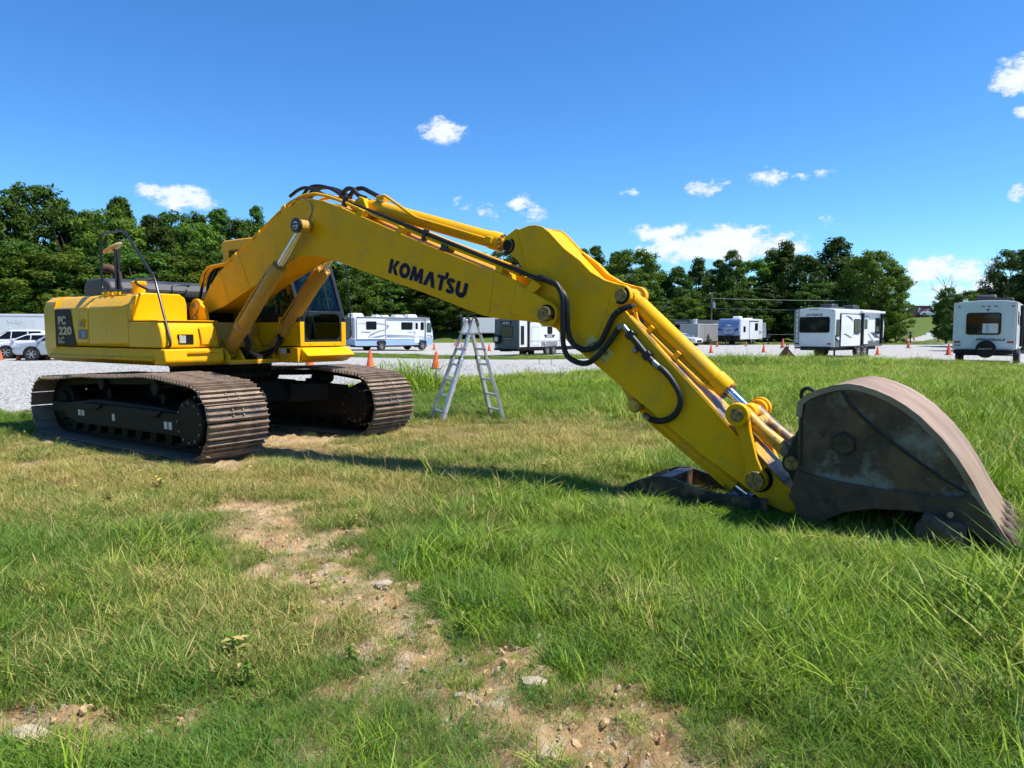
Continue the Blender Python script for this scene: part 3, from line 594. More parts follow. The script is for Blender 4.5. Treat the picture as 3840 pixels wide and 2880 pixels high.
# ------------------------------------------------------------------ trees
def crown_mesh(seed, shape='broad', cards=7500, clumps=95):
    """unit tree: crown 1 high x ~.62 wide standing on z=0..1 (crown only)"""
    rg = np.random.RandomState(seed); C = []
    for i in range(clumps):
        t = rg.rand()
        if shape == 'cone': prof = .06+.34*(1-t)**.75
        elif shape == 'tall': prof = .27*math.sin(math.pi*min(1, .16+.86*t)**.9)+.05
        else: prof = .37*math.sqrt(max(0, 1-((t-.42)/.60)**2))+.03
        a = rg.rand()*6.283; rr = prof*(.35+.65*math.sqrt(rg.rand()))*(.82+.36*rg.rand()); C.append((rr*math.cos(a), rr*math.sin(a), t, .042+.055*rg.rand()*(1-.3*t)))
    C = np.array(C); k = rg.randint(0, len(C), cards); d = rg.randn(cards, 3); d /= np.linalg.norm(d, axis=1)[:, None]; rad = rg.rand(cards, 1)**.45
    p = C[k, :3]+d*rad*C[k, 3:4]*np.array([1.15, 1.15, .72]); p[:, 2] = np.maximum(p[:, 2], -.02)
    out = p-np.array([0, 0, .4]); out /= np.linalg.norm(out, axis=1)[:, None]
    nrm = d*.8+out*.5+rg.randn(cards, 3)*.55+np.array([0, 0, .35]); nrm /= np.linalg.norm(nrm, axis=1)[:, None]
    t1 = np.cross(nrm, rg.randn(cards, 3)); t1 /= np.linalg.norm(t1, axis=1)[:, None]; t2 = np.cross(nrm, t1)
    s_ = (.0065+.0085*rg.rand(cards, 1)); l = s_*(1.1+.7*rg.rand(cards, 1))
    V = np.stack([p-t1*l, p-t2*s_*.7-nrm*s_*.2, p+t1*l, p+t2*s_*.7-nrm*s_*.2], 1).reshape(-1, 3)
    me = bpy.data.meshes.new('crown'); me.vertices.add(len(V)); me.vertices.foreach_set('co', V.astype(np.float32).ravel()); q = np.arange(len(V), dtype=np.int32)
    me.loops.add(len(V)); me.loops.foreach_set('vertex_index', q); me.polygons.add(cards); me.polygons.foreach_set('loop_start', q[::4].copy()); me.polygons.foreach_set('loop_total', np.full(cards, 4, np.int32)); me.update(calc_edges=True)
    return me, C
def trunk_mesh(seed, C, base=.25):
    """trunk from z=-base to inside the crown, with limbs to clumps"""
    rg = random.Random(seed); mb = MB(); top = .78
    sp_ = [(rg.uniform(-.012, .012)*i, rg.uniform(-.012, .012)*i, -base+(top+base)*i/5) for i in range(6)]
    mb.tube(sp_, [.024, .019, .016, .012, .008, .003], 7)
    for i in range(16):
        c = C[rg.randrange(len(C))]; z0 = max(-base*.2, c[2]*.62-.05); a = Vector((0, 0, z0)); e = Vector(c[:3]); m_ = a.lerp(e, .5)+Vector((0, 0, .02)); mb.tube([a, m_, e], [.0075, .005, .0015], 5, False)
    return mb.mesh('trunk')
KIND = {}
def kinds():
    for nm, sh, cards, cl, seeds, mt in (('broad', 'broad', 20000, 190, (1, 2, 3), 'leafA'), ('bright', 'broad', 18000, 170, (4, 5), 'leafB'), ('tall', 'tall', 18000, 170, (6, 7, 8), 'leafA'), ('dark', 'tall', 17000, 160, (9, 10), 'leafC'), ('cone', 'cone', 15000, 150, (11,), 'leafC'), ('bush', 'broad', 6500, 70, (12, 13), 'leafB')):
        KIND[nm] = []
        for s_ in seeds:
            me, C = crown_mesh(s_, sh, cards, cl); me.materials.append(M[mt]); tm = trunk_mesh(s_, C); tm.materials.append(M['bark']); KIND[nm].append((me, tm))
kinds()
_tr = random.Random(11)
def tree(kind, x, y, top, width, label, group, base=None, low=.2, name='broadleaf_tree', v=None, cat='tree'):
    z0 = float(zt(x, y)) if base is None else base; h = (top-z0)*.955; ch = h*(1-low); me, tm = KIND[kind][(v if v is not None else _tr.randrange(99)) % len(KIND[kind])]
    r = empty(name, (x, y, z0), _tr.uniform(0, 6.28)); wx = width/.74
    c = link('crown', me, None, r); c.location = (0, 0, h*low); c.scale = (wx, wx, ch)
    t = link('trunk', tm, None, r); t.location = (0, 0, h*low); t.scale = (h*.9, h*.9, ch)
    # the trunk mesh starts .25 below the crown: stretch it to the ground
    t.scale.z = ch if low < .01 else max(ch, h*low/.25); t.scale.x = t.scale.y = max(6, h*.8)
    tag(r, label, cat, group); return r
KW = {'broad': 'broad-crowned', 'bright': 'bright green', 'tall': 'narrow upright', 'dark': 'dark-leaved', 'cone': 'dark layered'}
WH = [(-9999, 0, 'at the left edge above the pale semi-trailer'), (0, 120, 'above the parked cars at the left'), (120, 240, 'above the counterweight'), (240, 350, 'left of the handrail'), (350, 470, 'behind the handrail and mirror'), (470, 560, 'just right of the handrail top'), (560, 660, 'behind the filler cap'), (660, 760, 'behind the boom foot hoses'), (760, 870, 'behind the cab roof'), (870, 1000, 'left of the boom top'), (1000, 1130, 'behind the boom bend'), (1130, 1300, 'behind the cab'), (1300, 1420, 'above the motorhome rear'), (1420, 1530, 'above the middle of the motorhome'), (1530, 1650, 'above the motorhome nose'), (1650, 1780, 'above the white semi-trailer and ladder'), (1780, 1930, 'under the arm cylinder'), (1930, 2110, 'behind the boom nose'), (2110, 2200, 'behind the arm'), (2200, 2280, 'right of the arm top'), (2280, 2400, 'above the bucket cylinder pin'), (2400, 2500, 'above the bare grey saplings'), (2500, 2580, 'above the cargo trailer'), (2580, 2650, 'just left of the utility pole'), (2650, 2720, 'just right of the utility pole'), (2720, 2800, 'above the blue-fronted camper'), (2800, 2860, 'right of the blue-fronted camper'), (2860, 2910, 'above the half hidden white camper'), (2910, 2980, 'left of the layered conifer'), (2980, 3100, 'above the rear of the long white trailer'), (3100, 3190, 'above the roof of the long white trailer'), (3190, 3400, 'above the nose of the long white trailer')]
def tlabel(k, u, front, side): return KW[k]+(' front-row tree ' if front else ' back-row tree ')+[w for a, b, w in WH if a <= u < b][0]
def at(u, D): return (u-1920)/2686*D
def topz(v, D): return 1.526+(1243.8-v)*D/2686
GL = 'trees of the wood behind the excavator'; GR = 'trees lining the far side of the gravel lot'
WL = 'broadleaf tree in the dense wood behind the excavator body'
for (u, v, D, w, k, lab) in [(-330,760,80,9,'broad',WL),(-190,720,84,10,'tall',WL),(-60,750,80,9,'dark',WL),(30,745,78,8,'broad',WL),(150,694,84,10.5,'broad','tallest rounded tree of the wood left of the handrail'),(258,770,80,8,'broad',WL),(335,800,84,8,'bright',WL),
    (420,781,76,8,'bright','yellow-green tree of the wood standing directly above the round mirror'),(466,734,92,9,'tall','slim taller tree crown poking up behind the yellow-green tree'),(585,802,86,8,'dark',WL),(640,850,80,8,'broad',WL),(705,781,88,9,'broad',WL),(760,830,80,7,'bright',WL),(832,776,92,9,'tall',WL),(930,822,90,8,'broad',WL),(972,768,100,6.5,'tall','small rounded treetop just left of the boom top'),
    (1060,850,98,9,'broad',WL),(1160,880,104,9,'bright',WL),(1270,900,108,10,'broad',WL),(1370,930,118,9,'dark',WL),(1480,930,122,11,'broad',WL),(1590,945,124,10,'tall',WL),(1700,950,126,11,'broad',WL),(1800,945,128,10,'dark',WL),(1895,940,126,9,'broad',WL),(1990,965,124,9,'tall',WL),(2090,950,120,10,'broad',WL),
    (90,900,66,9,'broad',WL),(-40,930,64,9,'bright',WL),(210,940,66,9,'bright',WL),(330,960,68,8,'dark',WL),(520,930,70,9,'broad',WL),(650,950,72,9,'bright',WL),(780,930,76,9,'broad',WL),(900,950,80,9,'dark',WL),(1010,980,88,9,'broad',WL),(1330,1010,112,9,'bright',WL),(1440,1040,116,9,'broad',WL),(1620,1030,118,9,'broad',WL),(1760,1040,120,9,'bright',WL)]:
    tree(k, at(u, D), D, topz(v, D), w, tlabel(k, u, v > 890 and u < 1040 or v > 1000, 0) if lab == WL else lab, GL, low=.10)
WR = 'broadleaf tree in the tree line behind the parked trailers'
for (u, v, D, w, k, lab) in [(2150,930,118,9,'broad',WR),(2229,918,112,7,'tall',WR),(2306,940,116,8,'dark',WR),(2368,930,108,9,'bright','bright green tree beside the bucket cylinder top'),(2432,990,112,7,'broad',WR),(2480,1020,116,7,'dark',WR),(2535,996,110,8,'dark','dark rounded tree left of the utility pole'),(2611,962,114,6.5,'tall',WR),(2688,970,116,7.5,'tall',WR),(2738,934,112,7,'tall','pointed tall tree above the blue-fronted camper'),
    (2829,970,114,9,'bright',WR),(2885,930,118,8,'tall',WR),(2934,900,112,8,'tall',WR),(3010,955,106,9,'cone','dark layered conifer left of the tallest tree'),(3123,884,108,11,'dark','tallest dark tree rising behind the long white trailer roof'),(3200,960,112,8,'broad',WR),(3255,934,98,8,'bright',WR),(3300,975,94,6.4,'bright','leafy green tree at the right end of the tree line'),
    (2560,1110,104,6,'bright',WR),(2470,1130,104,7,'broad',WR),(2640,1090,108,7,'broad',WR),(2760,1080,104,8,'broad',WR),(2870,1060,106,8,'dark',WR),(3060,1060,102,8,'broad',WR),(2350,1080,106,8,'broad',WR),(2250,1100,108,8,'dark',WR),(3180,1080,98,7,'dark',WR)]:
    tree(k, at(u, D), D, topz(v, D), w, tlabel(k, u, v > 1050, 1) if lab == WR else lab, GR, low=.06)
tree('broad', at(3545, 92), 92, topz(1075, 92), 3.2, 'small bushy tree with bare top twigs beside the last white camper', None, low=.12)
tree('broad', at(3560, 92.5), 93.2, topz(1110, 92), 3.0, 'smaller bushy tree tucked behind the one with bare top twigs', None, low=.12)
for (u, v, D, w, k, lab) in [(3905,870,52,6,'dark','tall dark tree cut by the right edge of the picture'),(3790,930,56,4.2,'broad','tree with bare side branches left of the tall dark edge tree'),(3640,1085,74,5,'broad','low round tree behind the last camper'),(3720,1080,70,6,'bright','bright low tree behind the rear camper air conditioner'),(3830,1120,60,6,'bright','bright low tree at the right edge'),(4000,900,56,8,'broad','large tree beyond the right edge of the lot')]:
    tree(k, at(u, D), D, topz(v, D), w, lab, None, low=.12)
for (u, v, D, w) in [(3440,1155,190,9),(3480,1150,195,9),(3520,1140,185,9),(3380,1140,185,9),(3570,1130,185,9)]:
    tree('broad', at(u, D), D, topz(v, D), w, 'distant tree on the hill beside the red trailer', 'trees on the distant hill', low=.05)
# bare twigs
def twigs(name, base, dirs, label):
    rg = random.Random(4); mb = MB()
    def grow_(p, d, l, r, dep):
        q = p+d*l; mb.tube([p, p.lerp(q, .5)+Vector((rg.uniform(-.03, .03), 0, rg.uniform(-.03, .03)))*l, q], [r, r*.8, r*.55], 4, False)
        if dep:
            for _ in range(rg.choice((2, 3))): grow_(p.lerp(q, rg.uniform(.45, 1)), (d+Vector((rg.uniform(-.6, .6), rg.uniform(-.4, .4), rg.uniform(-.25, .5)))).normalized(), l*rg.uniform(.5, .75), r*.55, dep-1)
    for d, l in dirs: grow_(Vector(base), Vector(d).normalized(), l, .06, 3)
    tag(mb.build(name, 'barkpale'), label, 'branch')
twigs('bare_branches', (at(3535, 92), 92, 5.6), [((0, 0, 1), 1.8), ((.5, 0, .9), 1.3), ((-.7, 0, .7), 1.4)], 'bare dead twigs rising above the small bushy tree')
twigs('bare_branches', (at(3775, 56), 56, 4.6), [((-.9, 0, .5), 1.3), ((-.9, 0, .9), 1.5), ((-.3, 0, 1), 1.6), ((-1, 0, .12), 1.4)], 'bare dead side branches reaching left from the right-hand tree')
twigs('dead_tree', (at(2452, 101), 101, 0), [((.05, 0, 1), 3.4), ((-.2, 0, 1), 2.8), ((.3, 0, 1), 2.6)], 'leafless grey saplings in the tree line beside the cargo trailer')
# understorey along the bank
for i in range(26):
    u = 1180+i*36; D = 131+_tr.uniform(-2, 3); tree('bush', at(u, D), D, float(zt(at(u, D), D))+_tr.uniform(2.2, 4.2), _tr.uniform(3.5, 5), 'low shrub at the foot of the wood on the grassy bank', 'shrubs at the foot of the wood', low=.02, name='shrub', cat='shrub')
for i in range(20):
    u = 2180+i*62; D = 108+_tr.uniform(-2, 2) if u < 3150 else 96; tree('bush', at(u, D), D, float(zt(at(u, D), D))+_tr.uniform(2.5, 4.5), _tr.uniform(4, 6), 'low shrub under the tree line behind the trailers', 'shrubs under the tree line', low=.02, name='shrub', cat='shrub')
for i in range(22):
    u = -250+i*62; D = 69+i*1.4+_tr.uniform(-1, 1); tree('bush', at(u, D), D, _tr.uniform(2.5, 5), _tr.uniform(4, 6), 'low shrub under the wood behind the excavator body', 'shrubs under the wood', low=.02, name='shrub', cat='shrub')

# the wood goes on behind the viewpoint (it is what the paint and the windows mirror)
for i in range(26):
    a = R(-118+i*(236/25)) ; r_ = 66+_tr.uniform(-8, 10); x_, y_ = math.sin(math.pi+a)*r_*1.25, math.cos(math.pi+a)*r_
    if y_ > abs(x_)*.9: continue
    tree(_tr.choice(('broad', 'tall', 'bright')), x_, y_, _tr.uniform(14, 19), _tr.uniform(9, 12), 'broadleaf tree behind the viewpoint, seen only as a reflection', 'trees behind the viewpoint', low=.06)

# ------------------------------------------------------------------ excavator (local x forward, y left, z up; origin at the slewing centre on the ground)
EX = empty('excavator', (-4.379, 10.792, 0), R(-35.11))
tag(EX, 'large yellow crawler excavator with boom stretched out and bucket resting in the grass', 'excavator')
def V3(pts, y): return [(p[0], y, p[1]) for p in pts]

# --- crawler tracks
TR_C1, TR_R1 = (1.88, .455), .43; TR_C0, TR_R0 = (-1.90, .43), .40
def track_path():
    p = [(x, .025) for x in np.linspace(-1.82, 1.82, 30)]
    p += arc(*TR_C1, TR_R1, -88, 82, 14)
    p += [(1.55, .915), (1.2, .945), (.85, .955), (.3, .925), (-.25, .905), (-.75, .90), (-1.2, .865), (-1.6, .835)]
    p += arc(*TR_C0, TR_R0, 98, 262, 12)
    P = np.array(p); P = np.vstack([P, P[:1]]); d = np.r_[0, np.cumsum(np.hypot(*np.diff(P, axis=0).T))]
    return P, d
TP, TD = track_path(); NSH = 50
def tp(s):
    s = s % TD[-1]; return np.interp(s, TD, TP[:, 0]), np.interp(s, TD, TP[:, 1])
def shoe_mesh():
    w = TD[-1]/NSH; a = w*.5; prof = [(-a*.99, 0), (a*.93, 0), (a*.93, .012), (a*.80, .014), (a*.74, .050), (a*.60, .050), (a*.54, .014), (.075*a, .013), (.04*a, .046), (-.10*a, .046), (-.14*a, .013), (-.62*a, .013), (-.66*a, .050), (-.80*a, .050), (-.86*a, .013), (-a*.99, .010)]
    mb = MB().prism(prof, -.4, .4, 'y')
    for sx in (-.35, .35):
        for sy in (-.07, .07): mb.cyl((sx*a, sy, .012), (sx*a, sy, .030), .014, 6)
    return mb.mesh('track_shoe')
SHOE = shoe_mesh()
ROLL = MB().lathe([(.04, -.16), (.085, -.16), (.095, -.12), (.085, -.10), (.085, .10), (.095, .12), (.085, .16), (.04, .16)], (0, 0, 0), 'y', 16).mesh('roller')
def crawler(sy):
    yc = 1.29*sy; T = empty('crawler_track', (0, 0, 0), 0, EX); off = .006 if sy > 0 else .11
    for k in range(NSH):
        s_ = (k+off)*TD[-1]/NSH; x, z = tp(s_); x0, z0 = tp(s_-.09); x1, z1 = tp(s_+.09); ang = math.atan2(z1-z0, x1-x0)
        o = link('track_shoe', SHOE, 'shoe', T); o.location = (x, yc, z)
        # local x along travel; local +z must point outwards (to the right of the travel direction)
        o.rotation_euler = (math.pi, ang, 0) if False else Matrix(((math.cos(ang), 0, math.sin(ang)), (0, -1, 0), (math.sin(ang), 0, -math.cos(ang)))).to_euler()
    # link chain just inside the shoes
    mb = MB(); n = 110
    for k in range(n):
        s_ = k*TD[-1]/n; x, z = tp(s_); x0, z0 = tp(s_-.05); x1, z1 = tp(s_+.05); ang = math.atan2(z1-z0, x1-x0); nx, nz_ = -math.sin(ang), math.cos(ang)
        for q in (-.09, .09): mb.box((x+nx*.055, yc+q, z+nz_*.055), (.105, .04, .085), Matrix.Rotation(-ang, 3, 'Y'))
    mb.build('track_chain', 'underframe', T)
    # side frame beam
    prof = [(-1.45, .30), (-1.05, .24), (1.55, .26), (1.60, .30), (1.60, .56), (1.2, .585), (.3, .60), (-.6, .60), (-1.05, .545), (-1.45, .50)]
    fr = MB().prism(prof, yc-.30, yc+.30).build('track_frame', 'underframe', T, bevel=.015)
    yo = -1 if sy < 0 else -1
    pl = MB().prism([(-1.02, .25), (1.62, .27), (1.62, .54), (.9, .555), (-1.02, .53)], yc-.345, yc-.31).build('side_plate', 'underframe', T, bevel=.008)
    for (a, b, c, d) in ((-.93, -.86, .36, .44), (-.83, -.76, .36, .44), (.02, .09, .35, .44), (1.30, 1.37, .34, .43), (1.40, 1.47, .34, .43)):
        if sy < 0: MB().b2(a, b, yc-.3475, yc-.345, c, d).build('decal', 'sticker', pl)
    for (a, b) in ((-.9, -.2), (.75, 1.3)): MB().prism([(a, .54), (b, .555), (b-.15, .47), (a+.2, .46)], yc-.375, yc-.346).build('step_bracket', 'underframe', T, bevel=.01)
    # final drive at the front with bolted cover, idler at the rear
    fd = MB().lathe([(.10, -.36), (.27, -.36), (.29, -.33), (.29, -.20), (.33, -.18), (.33, -.05), (.36, -.04), (.36, .04), (.30, .06), (.30, .25)], (TR_C1[0], yc, TR_C1[1]), 'y', 32).build('final_drive', 'underframe', T, smooth=35)
    for k in range(22):
        q = 2*math.pi*k/22; MB().cyl((TR_C1[0]+.305*math.cos(q), yc-.215, TR_C1[1]+.305*math.sin(q)), (TR_C1[0]+.305*math.cos(q), yc-.185, TR_C1[1]+.305*math.sin(q)), .02, 6).build('bolt', 'steel', T)
    for k in range(12):
        q = 2*math.pi*k/12; MB().cyl((TR_C1[0]+.24*math.cos(q), yc-.375, TR_C1[1]+.24*math.sin(q)), (TR_C1[0]+.24*math.cos(q), yc-.36, TR_C1[1]+.24*math.sin(q)), .014, 6).build('bolt', 'steel', T)
    mb = MB()
    for k in range(21):
        q = 2*math.pi*k/21; mb.box((TR_C1[0]+.37*math.cos(q), yc, TR_C1[1]+.37*math.sin(q)), (.06, .07, .05), Matrix.Rotation(-q, 3, 'Y'))
    mb.build('sprocket_teeth', 'underframe', fd)
    MB().lathe([(.05, -.15), (.20, -.15), (.22, -.10), (.32, -.10), (.34, -.05), (.34, .05), (.32, .10), (.22, .10), (.05, .15)], (TR_C0[0], yc, TR_C0[1]), 'y', 28).build('idler_wheel', 'underframe', T, smooth=35)
    MB().b2(-1.95, -1.35, yc-.26, yc-.20, .36, .50).b2(-1.95, -1.35, yc+.20, yc+.26, .36, .50).build('idler_yoke', 'underframe', T, bevel=.01)
    for x in np.linspace(-1.5, 1.42, 9): link('track_roller', ROLL, 'underframe', T, 35).location = (float(x), yc, .185)
    for x in (.75, -.65):
        link('carrier_roller', ROLL, 'underframe', T, 35).location = (x, yc, .80)
        MB().b2(x-.05, x+.05, yc-.05, yc+.3*-sy, .58, .80).build('roller_bracket', 'underframe', T)
crawler(-1); crawler(1)
cb = MB().prism([(-.95, .52), (.95, .52), (.80, .80), (-.80, .80)], -.75, .75)
for sx in (-1, 1):
    for s_ in (-1, 1):
        cb.prism([(sx*.35, s_*.5), (sx*.95, s_*.5), (sx*1.35, s_*1.0), (sx*.75, s_*1.0)], .48, .76, 'z')
cb.build('car_body', 'underframe', EX, bevel=.03)
for s_ in (-1, 1): MB().prism([(-1.35, .50), (1.55, .50), (1.72, .60), (1.68, .74), (.7, .76), (-.4, .74), (-1.6, .68)] if s_ > 0 else [(-2.1, .32), (1.55, .50), (1.72, .60), (1.68, .74), (.7, .92), (-.4, .885), (-1.5, .845), (-2.1, .79)], s_*.93, s_*.99).build('inner_side_plate', 'underframe', EX, bevel=.01)  # near-side plate enlarged into a dark backing that blackens the shaded track gap
sb = MB().lathe([(.60, .74), (.62, .86), (.70, .86), (.70, .93), (.66, .94), (.66, 1.0), (.72, 1.0), (.72, 1.075), (.3, 1.075)], (0, 0, 0), 'z', 56).build('swing_bearing', 'underframe', EX, smooth=30)
mb = MB()
for k in range(36):
    q = 2*math.pi*k/36; mb.cyl((.685*math.cos(q), .685*math.sin(q), .83), (.685*math.cos(q), .685*math.sin(q), .862), .02, 6); mb.cyl((.695*math.cos(q), .695*math.sin(q), .925), (.695*math.cos(q), .695*math.sin(q), 1.0), .016, 6)
mb.build('bolt_ring', 'underframe', sb)

# --- upper frame and skirts
MB().prism([(-2.3, -1.25), (.80, -1.25), (.80, -.52), (1.0, -.50), (1.0, .34), (1.35, .34), (1.35, 1.2), (-2.3, 1.2)], 1.077, 1.10, 'z').build('revolving_frame', 'yellow_dusty', EX)
MB().prism([(-1.325, 1.30), (-1.34, 1.20), (-1.385, 1.16), (-1.385, 1.145), (-1.27, 1.088), (-.52, 1.088), (-.52, 1.30)], -2.42, .60, 'x').build('side_skirt', 'yellow', EX, bevel=.012)
MB().prism([(.602, 1.088), (.86, 1.10), (.885, 1.14), (.86, 1.30), (.602, 1.30)], -1.36, -.52).build('front_skirt', 'yellow', EX, bevel=.018)
MB().b2(.8875, .905, -1.05, -.60, 1.245, 1.275).build('step_lip', 'yellow', EX, bevel=.005)
MB().b2(-2.2, .8, 1.25, 1.36, 1.09, 1.30).build('side_skirt', 'yellow', EX, bevel=.012)
# cab-side deck with sloped nose
MB().prism([(-.5, 1.085), (1.36, 1.085), (1.55, 1.175), (1.545, 1.19), (1.40, 1.298), (-.5, 1.298)], .36, 1.25).build('cab_deck', 'yellow_gloss', EX, bevel=.012)
MB().b2(.95, 1.40, .30, .359, 1.085, 1.298).build('deck_side_plate', 'yellow', EX, bevel=.008)
MB().b2(1.02, 1.15, .2975, .30, 1.20, 1.285).build('notice', 'sticker', EX); MB().b2(1.16, 1.24, .2975, .30, 1.215, 1.285).build('notice', 'print', EX)
# centre front plate and cylinder brackets
MB().b2(.45, .99, -.51, .29, 1.10, 1.135).build('centre_plate', 'yellow', EX, bevel=.006)
MB().b2(.40, .45, -.51, .33, 1.10, 1.66).build('centre_bulkhead', 'yellow_dusty', EX, bevel=.01)
MB().prism([(.47, 1.12), (.47, 1.30), (.95, 1.16), (.99, 1.12)], -.10, .10).build('hose_tray', 'underframe', EX)
br = [(.45, 1.10), (.95, 1.10), (.93, 1.17), (.84, 1.27), (.76, 1.31), (.66, 1.31), (.58, 1.27), (.45, 1.45)]
for y in (-.47, -.255, .255, .47-.17): MB().prism(br, y-.018, y+.018).build('cylinder_bracket', 'yellow', EX, bevel=.005)

# --- counterweight
def counterweight():
    def plan(r, ins, n=16):
        a = math.asin(min(1, (1.34-ins)/r)); L_ = [(-r*math.cos(-a+2*a*i/n), r*math.sin(-a+2*a*i/n)) for i in range(n+1)]
        return [(-2.24, -1.34+ins)]+L_+[(-2.24, 1.34-ins)]
    lv = [(1.09, 2.80, .10), (1.16, 2.92, .03), (1.31, 2.93, .0), (1.88, 2.93, .0), (1.98, 2.90, .03), (2.05, 2.82, .11), (2.065, 2.72, .2)]
    mb = MB(); vs = []; n = len(plan(2.9, 0))
    for z, r, i_ in lv: vs += [(x, y, z) for x, y in plan(r, i_)]
    fs = [tuple(range(n))[::-1], tuple((len(lv)-1)*n+k for k in range(n))]
    for l in range(len(lv)-1):
        for k in range(n): fs.append((l*n+k, l*n+(k+1) % n, (l+1)*n+(k+1) % n, (l+1)*n+k))
    mb.add(vs, fs); mb.build('counterweight', 'yellow_gloss', EX, smooth=32)
counterweight()
# --- right-hand engine doors
DP = [(-1.30, 1.315), (-1.343, 1.36), (-1.350, 1.6), (-1.343, 1.875), (-1.325, 1.895), (-1.25, 2.015), (-1.20, 2.045), (-1.10, 2.06), (-.62, 2.06), (-.62, 1.315)]
d1 = MB().prism(DP, -2.225, -1.168, 'x').build('engine_door', 'yellow_gloss', EX, bevel=.012)
d2 = MB().prism(DP, -1.155, -.045, 'x').build('engine_door', 'yellow_gloss', EX, bevel=.012)
dec = MB().prism([(-2.205, 1.86), (-1.70, 1.86), (-1.555, 1.325), (-2.205, 1.325)], -1.3545, -1.3515).build('model_decal', 'print', d1)
text('PC', .16, (-2.10, -1.356, 1.63), (1, 0, 0), (0, 0, 1), 'tan', 'lettering', d1, .008, .001, fit=(.25, .13))
text('220', .16, (-2.10, -1.356, 1.475), (1, 0, 0), (0, 0, 1), 'tan', 'lettering', d1, .008, .001, fit=(.43, .13))
text('LC', .12, (-2.11, -1.356, 1.35), (1, 0, 0), (0, 0, 1), 'tan', 'lettering', d1, .006, .001, fit=(.19, .1))
MB().prism(rrect(-1.46, -1.27, 1.575, 1.715, .02), -1.358, -1.3515).build('latch_frame', 'yellow', d1, bevel=.003); MB().b2(-1.43, -1.30, -1.362, -1.358, 1.60, 1.69).build('latch_recess', 'yellow_dusty', d1); MB().b2(-1.38, -1.34, -1.372, -1.362, 1.62, 1.67).build('latch_handle', 'steel', d1, bevel=.003)
pl = MB().prism(rrect(-1.47, -1.215, 1.42, 1.56, .015), -1.355, -1.3515).build('data_plate', 'blueplate', d1)
for k in range(4): MB().b2(-1.36, -1.25, -1.3565, -1.355, 1.445+.025*k, 1.453+.025*k).build('print_line', 'sticker', d1)
# fuel tank housing: bright front face, lower tool box with head-lamp
MB().prism([(-1.35, 1.67), (-1.35, 1.86), (-1.325, 1.93), (-1.28, 2.02), (-1.18, 2.055), (-.66, 2.055), (-.58, 2.0), (-.555, 1.9), (-.555, 1.67)], -.035, .06, 'x').build('tank_housing', 'yellow_gloss', EX, bevel=.02, seg=3)
MB().b2(-.035, .72, -1.36, -.50, 1.664, 1.678).build('tool_box_lid', 'yellow', EX, bevel=.004)
MB().prism([(-.035, 1.315), (.80, 1.315), (.80, 1.40), (.755, 1.56), (.69, 1.662), (-.035, 1.662)], -1.352, -.55).build('tool_box', 'yellow_gloss', EX, bevel=.018, seg=3)
MB().prism([(.80, 1.35), (.83, 1.35), (.835, 1.42), (.78, 1.60), (.765, 1.60), (.80, 1.42)], -.82, -.60).build('tool_box_cover', 'yellow', EX, bevel=.008)
hl = MB().b2(.782, .806, -1.13, -.92, 1.36, 1.49).build('head_lamp', 'print', EX); MB().b2(.806, .812, -1.12, -1.03, 1.375, 1.475).build('lamp_lens', 'lamp', hl, bevel=.003)
MB().lathe([(.085, 2.06), (.085, 2.20), (.105, 2.205), (.105, 2.235), (.09, 2.25), (.01, 2.255)], (-.62, -.88, 0), 'z', 20).build('filler_cap', 'yellow', EX, smooth=35)
for x in (-.95, -.80, -.6): MB().b2(x-.03, x+.03, -1.24, -1.16, 2.05, 2.085).build('rail_foot', 'yellow', EX, bevel=.006)
for x in (-1.0, -.9): pass
# rear-left side bodywork (far side) and centre
MB().b2(-2.22, -.52, .45, 1.33, 1.30, 2.03).build('left_side_housing', 'yellow', EX, bevel=.03)
MB().b2(-2.2, -.08, -.61, .44, 1.12, 1.95).build('engine_bay', 'underframe', EX)
# weathered black engine hood across the machine
hp = [(-2.0, 2.03), (-1.25, 2.03), (-1.20, 2.10), (-1.20, 2.18), (-1.26, 2.27), (-1.38, 2.325), (-1.85, 2.325), (-1.97, 2.27), (-2.0, 2.18)]
hd = MB().prism(hp, -1.02, .95).build('engine_hood', 'hood', EX, bevel=.05, seg=3)
for k in range(7): MB().b2(-1.85, -1.45, -.86+.045*k, -.84+.045*k, 2.322, 2.334).build('louvre', 'print', hd)
MB().tube(spline([(-1.75, -.62, 2.3), (-1.75, -.62, 2.38), (-1.76, -.64, 2.45), (-1.80, -.70, 2.50), (-1.86, -.76, 2.51)], 5), .065, 14).build('exhaust_pipe', 'rust', EX, smooth=40)
MB().tube(spline([(-1.19, -.1, 2.14), (-1.12, -.1, 2.15), (-1.12, -.08, 2.25), (-1.12, .18, 2.26), (-1.19, .2, 2.25)], 4), .012, 8).build('hood_handle', 'blackpaint', EX, smooth=40)
